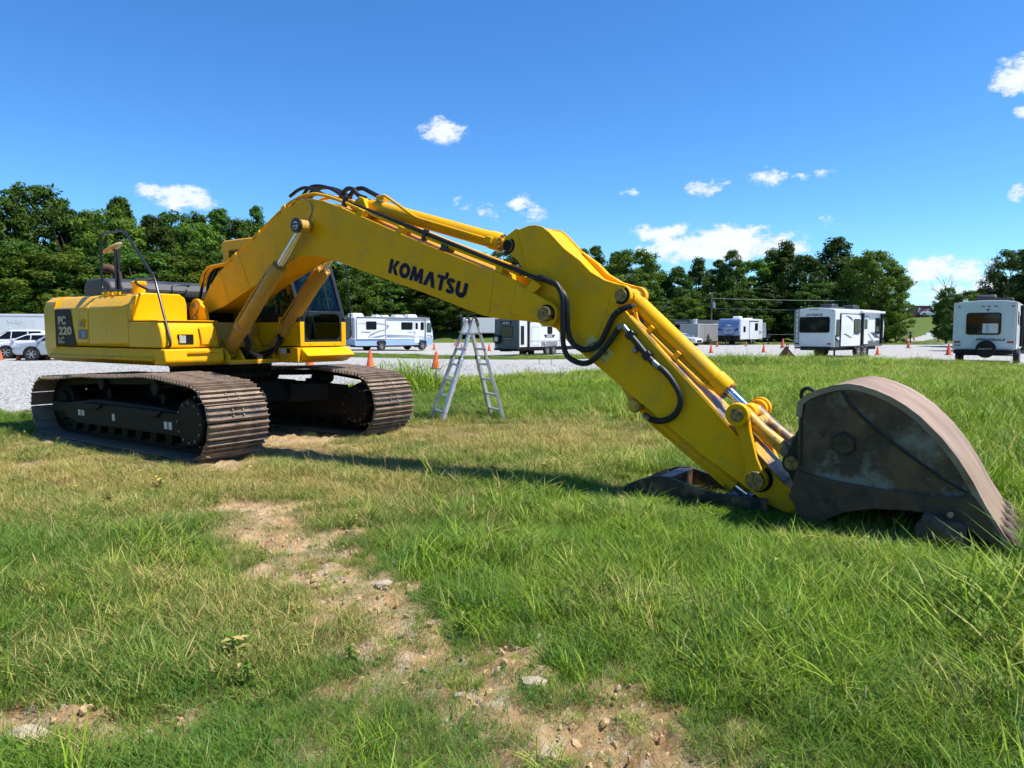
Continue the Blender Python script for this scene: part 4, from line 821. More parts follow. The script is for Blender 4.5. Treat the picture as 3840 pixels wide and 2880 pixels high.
# handrails
def railpath(pts, y): return [(p[0], y, p[1]) for p in pts]
def rounded(pts, r=.06, n=4):
    P = [Vector(p) for p in pts]; out = [P[0]]
    for i in range(1, len(P)-1):
        a = P[i]+(P[i-1]-P[i]).normalized()*min(r, (P[i-1]-P[i]).length*.45); b = P[i]+(P[i+1]-P[i]).normalized()*min(r, (P[i+1]-P[i]).length*.45)
        for k in range(n+1): t = k/n; out.append(a*(1-t)**2+P[i]*2*t*(1-t)+b*t*t)
    return out+[P[-1]]
MB().tube(rounded([(.70, -1.30, 1.31), (.86, -1.28, 1.325), (.86, -1.27, 1.40), (.40, -1.2, 2.24), (-.36, -1.2, 2.925), (-1.0, -1.2, 2.92), (-1.04, -1.2, 2.12), (-.27, -1.2, 2.09)], .10, 5), .0175, 10).build('handrail', 'blackpaint', EX, smooth=50)
MB().tube(rounded([(.40, -1.2, 2.24), (-.25, -1.12, 2.24), (-.27, -1.10, 2.19), (-.05, -1.05, 2.10)], .05), .0165, 10).build('handrail', 'blackpaint', EX, smooth=50)
mr_ = MB().prism([(-.975, 2.07), (-.70, 2.07), (-.80, 2.12), (-.88, 2.22), (-.93, 2.42), (-.945, 2.70), (-.985, 2.70)], -1.012, -.99).b2(-1.0, -.955, -1.03, -.97, 2.07, 2.72).build('mirror_post', 'blackpaint', EX)
mo = MB().lathe([(.01, 0), (.12, .006), (.145, .02), (.15, .03), (.14, .035), (.01, .036)], (0, 0, 0), 'z', 28).build('round_mirror', 'amber', EX, smooth=40); mo.location = (-1.06, -1.0, 2.725); mo.rotation_euler = Vector((-.37, -.41, .85)).to_track_quat('Z', 'Y').to_euler()
MB().cyl((-1.06, -1.0, 2.725), (-.975, -1.0, 2.66), .015, 8).build('mirror_arm', 'blackpaint', EX)

# --- boom foot brackets
for y0, y1 in ((-.44, -.39), (.28, .33)):
    b_ = MB().prism([(-.18, 1.30), (-.18, 1.84)]+arc(.08, 1.86, .14, 160, 20, 8)+[(.31, 1.86), (.34, 1.75), (.35, 1.30)], y0, y1).build('boom_foot_bracket', 'yellow', EX, bevel=.008)
    MB().lathe([(.085, y0-.02), (.085, y0), (.03, y0), ], (.08, 0, 1.86), 'y', 20).build('foot_pin', 'yellow_worn', b_)
    MB().b2(.02, .13, y0-.035, y0-.02, 1.71, 1.75).b2(.06, .085, y0-.03, y0-.002, 1.62, 1.90).build('pin_lock', 'yellow_worn', b_, bevel=.003)

# --- boom
BO = [(-.07, 1.80), (-.09, 1.90), (-.0, 1.99), (.06, 2.08), (.18, 2.20), (.30, 2.31), (.44, 2.40), (1.07, 2.69), (1.66, 3.0), (1.9, 3.12), (2.06, 3.18), (2.26, 3.21), (2.42, 3.205), (2.65, 3.155), (2.95, 3.05), (3.51, 2.83), (4.28, 2.525), (5.25, 2.17), (5.53, 2.07), (5.66, 2.01), (5.81, 1.92), (6.0, 1.80), (6.075, 1.755), (6.105, 1.69), (6.07, 1.62), (5.98, 1.595), (5.75, 1.63), (5.35, 1.66), (5.11, 1.71), (4.39, 1.94), (3.71, 2.145), (3.0, 2.355), (2.74, 2.43), (2.58, 2.465), (2.4, 2.485), (2.24, 2.485), (2.1, 2.465), (1.95, 2.42), (1.42, 2.23), (.53, 1.90), (.08, 1.79)]
def inset(poly, d):
    n = len(poly); P = [Vector((p[0], p[1])) for p in poly]; ar = sum(P[i].x*P[(i+1) % n].y-P[(i+1) % n].x*P[i].y for i in range(n)); s_ = 1 if ar > 0 else -1; out = []
    for i in range(n):
        a = (P[i]-P[i-1]).normalized(); b = (P[(i+1) % n]-P[i]).normalized(); na_ = Vector((-a.y, a.x))*s_; nb = Vector((-b.y, b.x))*s_; m_ = (na_+nb); m_ = m_/max(.3, m_.length_squared)*2
        out.append((P[i].x+m_.x*d, P[i].y+m_.y*d))
    return out
BI = inset(BO, .014)
core = [p for p in BI if p[0] < 5.5]
boom = MB().prism(core, -.24, .24).build('boom', 'yellow', EX, bevel=.004)
for y0, y1 in ((-.252, -.232), (.232, .252)): MB().prism(BO, y0, y1).build('side_plate', 'yellow', boom, bevel=.004)
for y0, y1 in ((-.28, -.254), (.254, .28)):
    MB().prism(arc(5.97, 1.70, .125, -150, 60, 10)+[(5.62, 2.0), (5.5, 1.72)], y0, y1).build('nose_boss', 'yellow', boom, bevel=.006)
MB().lathe([(.30, -.345), (.065, -.345), (.075, -.335), (.075, .335), (.01, .335)][1:], (5.97, 0, 1.70), 'y', 20).build('boom_nose_pin', 'pin', boom, smooth=30)
MB().prism([(5.80, 2.05), (5.90, 1.985), (5.86, 1.945), (5.78, 1.905), (5.735, 1.83), (5.625, 1.86), (5.645, 1.90), (5.73, 1.975)], -.276, -.254).build('hose_bracket', 'yellow', boom, bevel=.005)
for (x, z) in ((2.4, 2.845),): 
    MB().lathe([(.13, -.262), (.13, -.252), (.11, -.252)], (x, 0, z), 'y', 24).build('pin_boss', 'yellow', boom, smooth=30)
    MB().lathe([(.13, .262), (.13, .252), (.11, .252)], (x, 0, z), 'y', 24).build('pin_boss', 'yellow', boom, smooth=30)
# weld seams
for x0, z0, x1, z1 in ((1.12, 2.12, .88, 2.59), (.62, 1.945, .42, 2.38), (5.23, 1.70, 5.30, 2.14)):
    MB().tube([(x0, -.2535, z0), (x1, -.2535, z1)], .004, 5).build('weld_seam', 'yellow', boom)
# maker's lettering in heavy dark-blue strokes
def lettering():
    U = Vector((1.1, 0, -.32)).normalized(); W = Vector((.32, 0, 1.1)).normalized(); O = Vector((3.765, -.2545, 2.212)); H = .166
    def ribbon(path, w):
        P = [Vector(p) for p in path]; L_ = []
        for i, p in enumerate(P):
            d = (P[min(i+1, len(P)-1)]-P[max(i-1, 0)]).normalized(); n_ = Vector((-d.y, d.x)); L_.append((p+n_*w/2, p-n_*w/2))
        return [[tuple(L_[i][0]), tuple(L_[i][1]), tuple(L_[i+1][1]), tuple(L_[i+1][0])] for i in range(len(P)-1)]
    def ell(cx, cz, rx, rz, a0, a1, n=14): return [(cx+rx*math.cos(R(a0+(a1-a0)*i/n)), cz+rz*math.sin(R(a0+(a1-a0)*i/n))) for i in range(n+1)]
    ring = []
    o_, i_ = ell(.5, .5, .52, .53, 0, 360, 28), ell(.5, .5, .2, .24, 0, 360, 28)
    for k in range(28): ring.append([o_[k], o_[k+1], i_[k+1], i_[k]])
    G = {'K': (1.0, [[(0, 0), (.33, 0), (.33, 1), (0, 1)], [(.33, .50), (.63, .50), (.95, 1), (.60, 1)], [(.33, .50), (.62, 0), (1.0, 0), (.63, .50)]]),
         'O': (1.0, ring),
         'M': (1.26, [[(0, 0), (.31, 0), (.44, 1), (.14, 1)], [(.14, 1), (.46, 1), (.79, .06), (.5, .06)], [(.48, .06), (.78, .06), (1.12, 1), (.80, 1)], [(.82, 1), (1.12, 1), (1.26, 0), (.95, 0)]]),
         'A': (1.12, [[(0, 0), (.35, 0), (.73, 1), (.37, 1)], [(.39, 1), (.75, 1), (1.12, 0), (.77, 0)]]),
         'T': (.80, [[(0, .77), (.80, .77), (.80, 1), (0, 1)], [(.28, 0), (.60, 0), (.60, .78), (.28, .78)], [(.66, .88), (.93, .88), (.93, 1.30), (.66, 1.30)]]),
         'S': (.86, ribbon(ell(.43, .735, .27, .155, 20, 270, 14)+ell(.43, .27, .27, .155, 90, -160, 14), .25)),
         'U': (.98, ribbon([(.165, 1), (.165, .5)]+ell(.49, .42, .325, .29, 180, 360, 12)+[(.815, .5), (.815, 1)], .33))}
    x = 0.
    for ch in 'KOMATSU':
        w, polys = G[ch]; mb = MB()
        for pi, p in enumerate(polys): mb.add([O+U*((x+a)*H)+W*(b*H)+Vector((0, -.00015*pi, 0)) for a, b in p], [tuple(range(len(p)))])
        mb.build('letter', 'komblue', boom); x += w+.035
lettering()
# hydraulic cylinders: base pin, gland, rod end
def hyd(name, p0, p1, gland, r, rr, mbar='yellow', rod_m='chrome', boss=.1, bw=.10, bolts=True):
    p0, p1 = Vector(p0), Vector(p1); d = (p1-p0).normalized(); L_ = (p1-p0).length; g = p0+d*L_*gland
    o = MB().tube([p0+d*boss*.6, p0+d*(boss+.02), p0+d*(boss+.04), g-d*.16, g-d*.15, g-d*.02, g], [r*.8, r*.9, r, r, r*1.12, r*1.12, r*1.02], 24).build(name, mbar, EX, smooth=35)
    MB().tube([g-d*.05, p1-d*boss*.7], rr, 18).build('rod', rod_m, o, smooth=40)
    for p, q in ((p0, boss), (p1, boss*.95)): MB().lathe([(.03, -bw), (q, -bw), (q, bw), (.03, bw)], p, 'y', 20).build('rod_eye', mbar, o, bevel=.008)
    if bolts:
        a = d.cross(Vector((0, 1, 0))).normalized(); b = d.cross(a); mb = MB()
        for k in range(12):
            q = 2*math.pi*k/12; c = g+(a*math.cos(q)+b*math.sin(q))*r*.93; mb.cyl(c-d*.01, c+d*.022, .014, 6)
        mb.build('gland_bolts', 'yellow_worn' if mbar != 'yellow_dusty' else 'yellow_dusty', o)
    return o, d, g
for sy in (-1, 1):
    o, d, g = hyd('boom_cylinder', (.72, .363*sy, 1.225), (2.40, .363*sy, 2.845), .705, .093, .047, 'yellow_dusty', 'chrome', .085, .075)
    p0 = Vector((.72, .363*sy, 1.225)); nrm = Vector((-d.z, 0, d.x))
    MB().tube(rounded([p0+d*.42-Vector((0, .1, 0)), p0+d*.5+nrm*.115-Vector((0, .05, 0)), p0+d*1.55+nrm*.115-Vector((0, .03, 0)), g-d*.06+nrm*.08], .08), .017, 8).build('oil_pipe', 'yellow_dusty', o, smooth=50)
    b2_ = MB().lathe([(.098, -.03), (.11, -.025), (.11, .025), (.098, .03)], (0, 0, 0), 'z', 20).build('pipe_clamp', 'yellow_dusty', o, smooth=35); b2_.location = p0+d*.52; b2_.rotation_euler = d.to_track_quat('Z', 'Y').to_euler()
    cap = MB().lathe([(.088, .452*sy-.012*sy), (.095, .452*sy), (.095, .452*sy+.03*sy), (.085, .452*sy+.035*sy), (.06, .452*sy+.035*sy), (.06, .452*sy+.02*sy), (.01, .452*sy+.02*sy)], (2.40, 0, 2.845), 'y', 10).build('pin_cap', 'blackpaint', o)
    MB().lathe([(.052, .475*sy), (.052, .486*sy), (.01, .486*sy)], (2.40, 0, 2.845), 'y', 16).build('pin_face', 'sticker', cap); 
    mb = MB()
    for k in range(3): q = 2*math.pi*k/3+.5; mb.cyl((2.40+.026*math.cos(q), .486*sy, 2.845+.026*math.sin(q)), (2.40+.026*math.cos(q), .50*sy, 2.845+.026*math.sin(q)), .012, 6)
    mb.build('cap_bolts', 'print', cap)
MB().cyl((2.40, -.44, 2.845), (2.40, .44, 2.845), .05, 16).build('boom_cylinder_pin', 'steel', EX)
oa, da, ga = hyd('arm_cylinder', (3.17, 0, 3.085), (5.44, 0, 2.415), .905, .088, .05, 'yellow', 'yellow', .075, .07)
nb = Vector((-da.z, 0, da.x)); p0 = Vector((3.17, 0, 3.085))
MB().tube(rounded([p0+da*.2+nb*.09-Vector((0, .05, 0)), p0+da*.30+nb*.17-Vector((0, .05, 0)), p0+da*.42+nb*.15-Vector((0, .08, 0)), p0+da*.95+nb*.015-Vector((0, .115, 0)), ga-da*.12+nb*.0-Vector((0, .115, 0)), ga-da*.06-Vector((0, .085, 0))], .06), .018, 8).build('oil_pipe', 'yellow', oa, smooth=50)
MB().box(p0+da*.25+nb*.12, (.12, .12, .05), Matrix.Rotation(.287, 3, 'Y')).box(ga-da*.10-Vector((0, .11, 0)), (.08, .05, .07), Matrix.Rotation(.287, 3, 'Y')).build('port_block', 'yellow', oa, bevel=.006)
for y in (-.105, .105): MB().prism([(3.02, 3.0), (3.10, 3.13), (3.17, 3.17), (3.24, 3.14), (3.36, 2.88), (3.0, 2.96)], y-.025, y+.025).build('cylinder_lug', 'yellow', boom, bevel=.006)
# --- arm
AO = [(5.37, 2.42), (5.375, 2.47), (5.40, 2.505), (5.54, 2.585), (5.58, 2.57), (5.69, 2.60), (5.77, 2.60), (5.86, 2.575), (5.94, 2.515), (6.03, 2.425), (6.2, 2.26), (6.36, 2.105), (6.55, 1.925), (6.84, 1.655), (6.97, 1.52), (7.17, 1.315), (7.37, 1.12), (7.54, .955), (7.73, .765), (7.89, .605), (8.01, .49), (8.25, .26), (8.46, .15), (8.48, .05), (8.40, .01), (8.25, .03), (8.12, .075), (7.99, .16), (7.82, .27), (7.55, .435), (7.23, .665), (6.72, 1.03), (6.49, 1.195), (6.18, 1.41), (6.02, 1.56), (5.92, 1.59), (5.84, 1.65), (5.80, 1.78), (5.70, 2.03), (5.65, 2.12), (5.57, 2.24), (5.48, 2.315), (5.40, 2.35)]
AI = inset(AO, .012)
arm = MB().prism([p for p in AI if p[0] > 5.46], -.18, .18).build('arm', 'yellow', EX, bevel=.004)
for y0, y1 in ((-.192, -.172), (.172, .192)): MB().prism(AO, y0, y1).build('side_plate', 'yellow', arm, bevel=.004)
def onseg(pts, f):
    return pts
# worn top plate of the lower arm
tpz = [(6.82, 1.672), (7.17, 1.317), (7.54, .958), (7.89, .607), (8.24, .272)]
MB().add([(p[0]+.004, y, p[1]+.006) for p in tpz for y in (-.186, .186)], [(2*i, 2*i+1, 2*i+3, 2*i+2) for i in range(4)]).build('top_plate', 'yellow_worn', arm)
for y0, y1 in ((-.205, -.135), (.135, .205)):
    MB().prism([(6.12, 2.34), (6.30, 2.215), (6.42, 2.10), (6.57, 2.015), (6.70, 1.975)]+arc(6.745, 1.87, .095, 75, -60, 7)+[(6.70, 1.76), (6.60, 1.84), (6.36, 2.06)], y0, y1).build('cylinder_lug', 'yellow', arm, bevel=.006)
MB().lathe([(.06, -.222), (.062, -.21), (.062, .21), (.06, .222)], (6.745, 0, 1.865), 'y', 18).build('lug_pin', 'pin', arm, smooth=30)
MB().lathe([(.06, -.21), (.062, -.20), (.062, .20), (.06, .21)], (5.44, 0, 2.415), 'y', 18).build('lug_pin', 'pin', arm, smooth=30)
MB().lathe([(.055, -.212), (.06, -.20), (.06, -.19)], (5.44, 0, 2.415), 'y', 18).build('pin_ring', 'print', arm)
for x0, z0, x1, z1 in ((5.55, 2.56, 5.68, 2.1), (6.42, 1.26, 6.62, 1.83)): MB().tube([(x0, -.1935, z0), (x1, -.1935, z1)], .0035, 5).build('weld_seam', 'yellow', arm)
for (x, z, r_, y) in ((6.745, 1.865, .085, -.2068), (5.44, 2.415, .085, -.1937), (8.05, .285, .12, -.1945)):
    MB().add([(x+rr*math.cos(R(a)), y, z+rr*math.sin(R(a))) for rr in (.06, r_) for a in range(-130, 61, 10)], [(i, i+1, 21+i, 20+i) for i in range(19)]).build('grease_ring', 'print', arm)
MB().add([(5.97+rr*math.cos(R(a)), -.281, 1.70+rr*math.sin(R(a))) for rr in (.075, .095) for a in range(-40, 141, 10)], [(i, i+1, 20+i, 19+i) for i in range(18)]).build('grease_ring', 'print', boom)
# warning label
lb = MB().add([(6.34, -.1945, 1.38), (6.58, -.1945, 1.21), (6.67, -.1945, 1.33), (6.42, -.1945, 1.50)], [(0, 1, 2, 3)]).build('warning_label', 'labely', arm)
e1 = Vector((.24, 0, -.17)).normalized(); e2 = Vector((.09, 0, .12)).normalized(); o0 = Vector((6.34, -.1955, 1.38))
def lq(a0, a1, b0, b1, m_): MB().add([o0+e1*a+e2*b for a, b in ((a0, b0), (a1, b0), (a1, b1), (a0, b1))], [(0, 1, 2, 3)]).build('label_print', m_, lb)
MB().add([o0+e1*a+e2*b for a, b in ((.03, .03), (.12, .03), (.075, .125))]+[o0+e1*a+e2*b-Vector((0, .0004, 0)) for a, b in ((.05, .042), (.10, .042), (.075, .10))], [(0, 1, 2)]).build('label_print', 'print', lb)
MB().add([o0+e1*a+e2*b-Vector((0, .0008, 0)) for a, b in ((.045, .04), (.105, .04), (.075, .105))], [(0, 1, 2)]).build('label_print', 'labely', lb)
lq(.16, .25, .08, .092, 'print'); lq(.16, .25, .10, .112, 'print'); lq(.19, .205, .03, .07, 'print'); lq(.20, .28, .015, .02, 'print')
# bucket cylinder and linkage
ob, db, gb = hyd('bucket_cylinder', (6.745, 0, 1.865), (7.90, 0, .83), .83, .082, .045, 'yellow', 'chrome', .075, .07)
nb = Vector((-db.z, 0, db.x)); q0 = Vector((6.745, 0, 1.865))
MB().tube(rounded([q0+db*.18-nb*.05-Vector((0, .10, 0)), q0+db*.25-nb*.1-Vector((0, .1, 0)), gb-db*.2-nb*.1-Vector((0, .1, 0)), gb-db*.07-nb*.06-Vector((0, .06, 0))], .05), .018, 8).build('oil_pipe', 'yellow', ob, smooth=50)
MB().tube([q0+db*.3-nb*.075-Vector((0, .06, 0)), gb-db*.1-nb*.075-Vector((0, .06, 0))], .015, 8).build('oil_pipe', 'yellow', ob, smooth=50)
for t in (.33, .62): MB().box(q0+db*1.35*t*.9-nb*.07-Vector((0, .08, 0)), (.05, .08, .08), db.to_track_quat('X', 'Z').to_matrix()).build('pipe_clamp', 'yellow', ob, bevel=.006)
def link_poly(a, b, ra, rb, w):
    a, b = Vector(a), Vector(b); d = (b-a).normalized(); n_ = Vector((-d.y, d.x)); th = math.degrees(math.atan2(d.y, d.x))
    return arc(a.x, a.y, ra, th+50, th+310, 12)+[tuple(a.lerp(b, .3)-n_*w), tuple(a.lerp(b, .7)-n_*w)]+arc(b.x, b.y, rb, th-130, th+130, 12)+[tuple(a.lerp(b, .7)+n_*w), tuple(a.lerp(b, .3)+n_*w)]
for y0, y1 in ((-.285, -.225), (.225, .285)): MB().prism(link_poly((7.90, .83), (8.05, .285), .085, .095, .052), y0, y1).build('side_link', 'yellow', EX, bevel=.008)
MB().lathe([(.095, -.36), (.10, -.34), (.10, -.29), (.045, -.29), (.045, .29), (.10, .29), (.10, .34), (.095, .36)], (7.90, 0, .83), 'y', 20).build('link_pin', 'yellow', EX, smooth=35)
MB().lathe([(.02, -.372), (.055, -.372), (.06, -.36)], (7.90, 0, .83), 'y', 16).build('pin_face', 'pin', EX)
MB().lathe([(.04, -.325), (.075, -.325), (.08, -.31), (.08, -.286), (.05, -.286), (.05, .286), (.08, .286), (.08, .31)], (8.05, 0, .285), 'y', 20).build('link_pin', 'pin', EX, smooth=35)
for y0, y1 in ((-.215, -.10), (.10, .215)): MB().tube([(7.90, (y0+y1)/2, .83), (8.05, (y0+y1)/2, .70), (8.36, (y0+y1)/2, .46)], [.065, .055, .062], 14).build('bucket_link', 'yellow_worn', EX, smooth=40)
MB().cyl((8.0, -.1, .745), (8.0, .1, .745), .05, 12).build('link_crossbar', 'yellow_worn', EX)
# --- bucket
BS = [(8.40, .26), (8.455, .50), (8.45, .88), (8.455, .985), (8.51, 1.04), (8.60, 1.085), (8.70, 1.12), (8.80, 1.135), (8.88, 1.125), (8.98, 1.095), (9.08, 1.05), (9.17, .995), (9.26, .925), (9.39, .79), (9.49, .66), (9.58, .51), (9.66, .35), (9.77, .17), (9.83, .09), (9.77, .075), (9.60, .16), (9.48, .225), (9.36, .255), (9.22, .26), (8.99, .24), (8.79, .185), (8.62, .075), (8.555, .055), (8.50, .09)]
bu = empty('bucket', (0, 0, 0), 0, EX)
for y0, y1 in ((-.60, -.565), (.405, .44)): MB().prism(BS, y0, y1).build('side_wall', 'bucket', bu, bevel=.006)
shell = BS[2:19]; si = inset(BS, .03)[2:19]
mb = MB(); n = len(shell)
so = inset(BS, -.012)[2:19]
vs = [(p[0], y, p[1]) for p in so for y in (-.622, .455)]+[(p[0], y, p[1]) for p in si for y in (-.622, .455)]
fs = []
for i in range(n-1):
    a, b = 2*i, 2*i+2; c, d_ = 2*n+2*i, 2*n+2*i+2
    fs += [(a, a+1, b+1, b), (c, d_, d_+1, c+1), (a, b, d_, c), (a+1, c+1, d_+1, b+1)]
fs += [(0, 2*n, 2*n+1, 1), (2*n-2, 2*n-1, 4*n-1, 4*n-2)]
mb.add(vs, fs).build('back_shell', 'bucketback', bu, smooth=40)
MB().prism([(8.405, .26), (8.455, .5), (8.455, .97), (8.50, .98), (8.50, .5), (8.44, .26)], -.56, .40).build('front_shell', 'bucketdark', bu)
low = [(8.40, .26), (8.452, .47), (8.56, .44), (8.78, .415), (9.06, .395), (9.34, .385), (9.60, .42), (9.66, .335), (9.76, .17), (9.76, .085), (9.60, .165), (9.48, .23), (9.36, .26), (9.22, .265), (8.99, .245), (8.79, .19), (8.62, .08), (8.555, .06), (8.505, .095)]
MB().prism(low, -.625, -.601).build('lower_wear_plate', 'bucketlow', bu, bevel=.006)
upw = [(8.74, 1.115), (8.80, 1.02), (8.90, .91), (9.05, .78), (9.22, .655), (9.40, .53), (9.56, .44), (9.57, .50), (9.48, .645), (9.38, .775), (9.25, .91), (9.07, 1.03), (8.88, 1.11), (8.80, 1.12)]
MB().prism(upw, -.612, -.601).build('rear_wear_plate', 'bucket', bu, bevel=.004)
MB().tube(V3([(8.745, 1.11), (8.80, 1.015), (8.90, .905), (9.05, .775), (9.22, .65), (9.40, .525), (9.56, .435)], -.612), .011, 6).build('weld_bead', 'bucketdark', bu, smooth=50)
MB().tube(V3([(8.475, .50), (8.475, .88), (8.485, .975), (8.52, 1.02), (8.62, 1.07), (8.72, 1.10)], -.603), .011, 6).build('weld_bead', 'bucketdark', bu, smooth=50)
hx = [(8.775+.095*math.cos(R(30+60*k)), .70+.095*math.sin(R(30+60*k))) for k in range(6)]
hb = MB().prism(hx, -.622, -.601).build('emblem_plate', 'bucketdark', bu, bevel=.006)
MB().prism([(8.775+.072*math.cos(R(30+60*k)), .70+.072*math.sin(R(30+60*k))) for k in range(6)], -.625, -.6225).build('emblem_field', 'bucketlow', hb)
text('TITAN', .05, (8.73, -.6265, .765), (.62, 0, -.78), (.78, 0, .62), 'bucketdark', 'lettering', hb, .001, .002, fit=(.125, .032))
for y in (-.25, .25):
    MB().prism([(8.46, .92), (8.44, .90), (8.30, .56), (8.285, .48), (8.30, .40), (8.38, .22), (8.38, .08), (8.47, .02), (8.60, .10), (8.62, .60), (8.60, .98)], y-.035, y+.035).build('hanger_ear', 'bucketdark', bu, bevel=.008)
    MB().lathe([(.085, -.05), (.085, .05)], (8.345, y, .46), 'y', 20).build('ear_boss', 'bucketdark', bu, bevel=.006)
MB().lathe([(.01, -.335), (.05, -.335), (.058, -.325), (.058, .33)], (8.345, 0, .46), 'y', 20).build('bucket_pin', 'pin', bu, smooth=35)
MB().lathe([(.02, -.30), (.06, -.30), (.06, .30), (.02, .30)], (8.43, 0, .10), 'y', 18).build('bucket_pin', 'pin', bu)
le = MB(); le.tube([(8.47+.05*math.cos(R(a)), -.40, 1.03+.055*math.sin(R(a))) for a in range(-20, 260, 20)], .016, 8); le.build('lifting_eye', 'bucketdark', bu, smooth=50)
for y in (-.61, 0.43): MB().tube([(9.30, y, .235), (9.40, y, .19), (9.50, y, .10), (9.56, y, .02)], [.05, .085, .09, .05], 10).build('side_cutter', 'tooth', bu, smooth=50)
MB().prism(rrect(9.26, 9.40, .05, .21, .05), -.66, -.60).build('side_cutter', 'tooth', bu, bevel=.02); MB().prism(rrect(9.42, 9.57, .03, .235, .05), -.67, -.60).build('side_cutter', 'tooth', bu, bevel=.02)
MB().cyl((9.47, -.685, .285), (9.47, -.60, .285), .02, 10).build('cutter_bolt', 'steel', bu)
MB().prism([(9.70, .20), (9.745, .225), (9.87, .05), (9.84, .035)], -.62, .45).build('cutting_lip', 'bucketback', bu, bevel=.004)
for k in range(5):
    y = -.55+.24*k; t = MB(); t.tube([(9.74, y, .22), (9.78, y, .175), (9.83, y, .10), (9.88, y, .02), (9.91, y, -.05)], [.02, .042, .048, .04, .012], 8)
    t.build('tooth', 'tooth', bu, smooth=45)
# --- hydraulic thumb under the arm
th = empty('thumb', (0, 0, 0), 0, EX)
T1 = [(6.74, -.02), (6.78, .03), (6.88, .11), (7.0, .17), (7.14, .215), (7.26, .225), (7.45, .18), (7.7, .13), (7.95, .13), (8.15, .14), (8.15, .0), (7.7, -.03), (7.2, -.03)]
for y0, y1 in ((-.30, -.265), (.265, .30)): MB().prism(T1, y0, y1).build('thumb_plate', 'thumb', th, bevel=.006)
MB().prism([(7.12, .05), (7.30, .03), (7.30, .22), (7.16, .21)], -.265, .265).build('cross_plate', 'thumb', th, bevel=.006)
MB().prism([(7.26, .10), (7.62, .02), (7.62, .05), (7.27, .135)], -.02, .0).build('stiffener', 'thumb', th); MB().prism([(7.7, -.01), (7.95, -.01), (7.95, .09), (7.7, .07)], -.265, .265).build('cross_plate', 'thumb', th, bevel=.006)
for y in (-.13, 0, .13): MB().prism([(6.78, -.02), (6.83, .05), (6.95, .13), (7.10, .19), (7.10, -.02)], y-.015, y+.015).build('thumb_tine', 'thumb', th, bevel=.004)
for y0, y1 in ((-.13, -.09), (.09, .13)): MB().prism([(6.50, 1.19), (6.70, 1.045), (6.74, .97), (6.80, .86)]+arc(6.86, .83, .07, 160, 380, 8)+[(6.98, .86), (7.12, .74)], y0, y1).build('thumb_cylinder_lug', 'yellow_worn', arm, bevel=.006)
MB().lathe([(.01, -.165), (.05, -.165), (.065, -.15), (.065, -.132), (.04, -.132), (.04, .15)], (6.86, 0, .83), 'y', 18).build('lug_pin', 'yellow_worn', arm, smooth=35)
MB().tube([(6.90, 0, .80), (7.02, 0, .715), (7.75, 0, .195), (7.80, 0, .16)], [.06, .085, .085, .08], 20).build('thumb_cylinder', 'yellow', EX, smooth=35)
MB().tube([(7.02, -.075, .66), (7.72, -.075, .16)], .017, 8).build('oil_pipe', 'yellow', EX, smooth=50)
MB().tube([(7.78, 0, .17), (7.90, 0, .09)], .045, 14).build('thumb_rod', 'chrome', EX, smooth=40)
# --- hoses and pipes
def hose(pts, r, m_='black', name='hydraulic_hose', k=6, ribs=False, par=None):
    P = spline(pts, k)
    o = MB().tube(P, r, 10).build(name, m_, par or EX, smooth=60)
    if ribs:
        mb = MB(); d = 0
        for a, b in zip(P[:-1], P[1:]):
            n_ = max(1, int((b-a).length/.022))
            for j in range(n_):
                c = a.lerp(b, j/n_); e = (b-a).normalized(); mb.tube([c-e*.004, c+e*.004], r*1.13, 8)
        mb.build('hose_guard', m_, o)
    return o
def fit(p, q, r=.028, m_='steel'): MB().tube([p, q], r, 10).build('hose_fitting', m_, EX, smooth=40)
hose([(5.93, -.30, 2.05), (6.05, -.33, 2.01), (6.12, -.335, 1.98), (6.18, -.34, 1.88), (6.19, -.34, 1.75), (6.19, -.335, 1.6), (6.19, -.325, 1.41), (6.23, -.31, 1.29), (6.34, -.30, 1.23), (6.45, -.29, 1.23), (6.55, -.28, 1.30), (6.65, -.26, 1.42), (6.72, -.24, 1.53), (6.75, -.24, 1.565)], .026, ribs=True)
hose([(5.88, -.27, 2.07), (5.99, -.30, 2.03), (6.09, -.31, 1.99), (6.16, -.315, 1.92), (6.215, -.315, 1.83), (6.225, -.31, 1.69), (6.225, -.30, 1.55), (6.27, -.29, 1.42), (6.36, -.27, 1.36), (6.46, -.26, 1.36), (6.55, -.25, 1.42), (6.62, -.24, 1.55), (6.68, -.23, 1.67), (6.75, -.21, 1.73), (6.84, -.17, 1.765)], .026, ribs=True)
fit((5.98, -.30, 2.035), (6.09, -.325, 1.99)); fit((6.72, -.225, 1.715), (6.86, -.15, 1.77), .024)
fit((6.74, -.24, 1.56), (6.79, -.24, 1.575), .03); fit((6.79, -.24, 1.575), (6.85, -.24, 1.51), .026)
hose([(6.84, -.24, 1.52), (6.94, -.24, 1.41), (7.03, -.24, 1.31), (7.10, -.24, 1.24)], .03, 'black')
for (x, z) in ((6.86, 1.50), (7.03, 1.31)): MB().box((x, -.225, z), (.06, .08, .09), Matrix.Rotation(.8, 3, 'Y')).build('hose_clamp', 'blackpaint', EX, bevel=.008)
MB().cyl((6.90, -.24, 1.37), (6.93, -.24, 1.34), .03, 10).build('hose_plug', 'steel', EX)
fit((7.09, -.24, 1.25), (7.15, -.24, 1.20), .03)
hose([(7.12, -.24, 1.225), (7.19, -.24, 1.18), (7.26, -.24, 1.11), (7.335, -.24, 1.0), (7.36, -.24, .90), (7.32, -.24, .80), (7.25, -.235, .74), (7.15, -.22, .71), (7.05, -.19, .72), (7.0, -.15, .735)], .026, ribs=True)
fit((7.06, -.20, .72), (6.97, -.13, .745), .03)
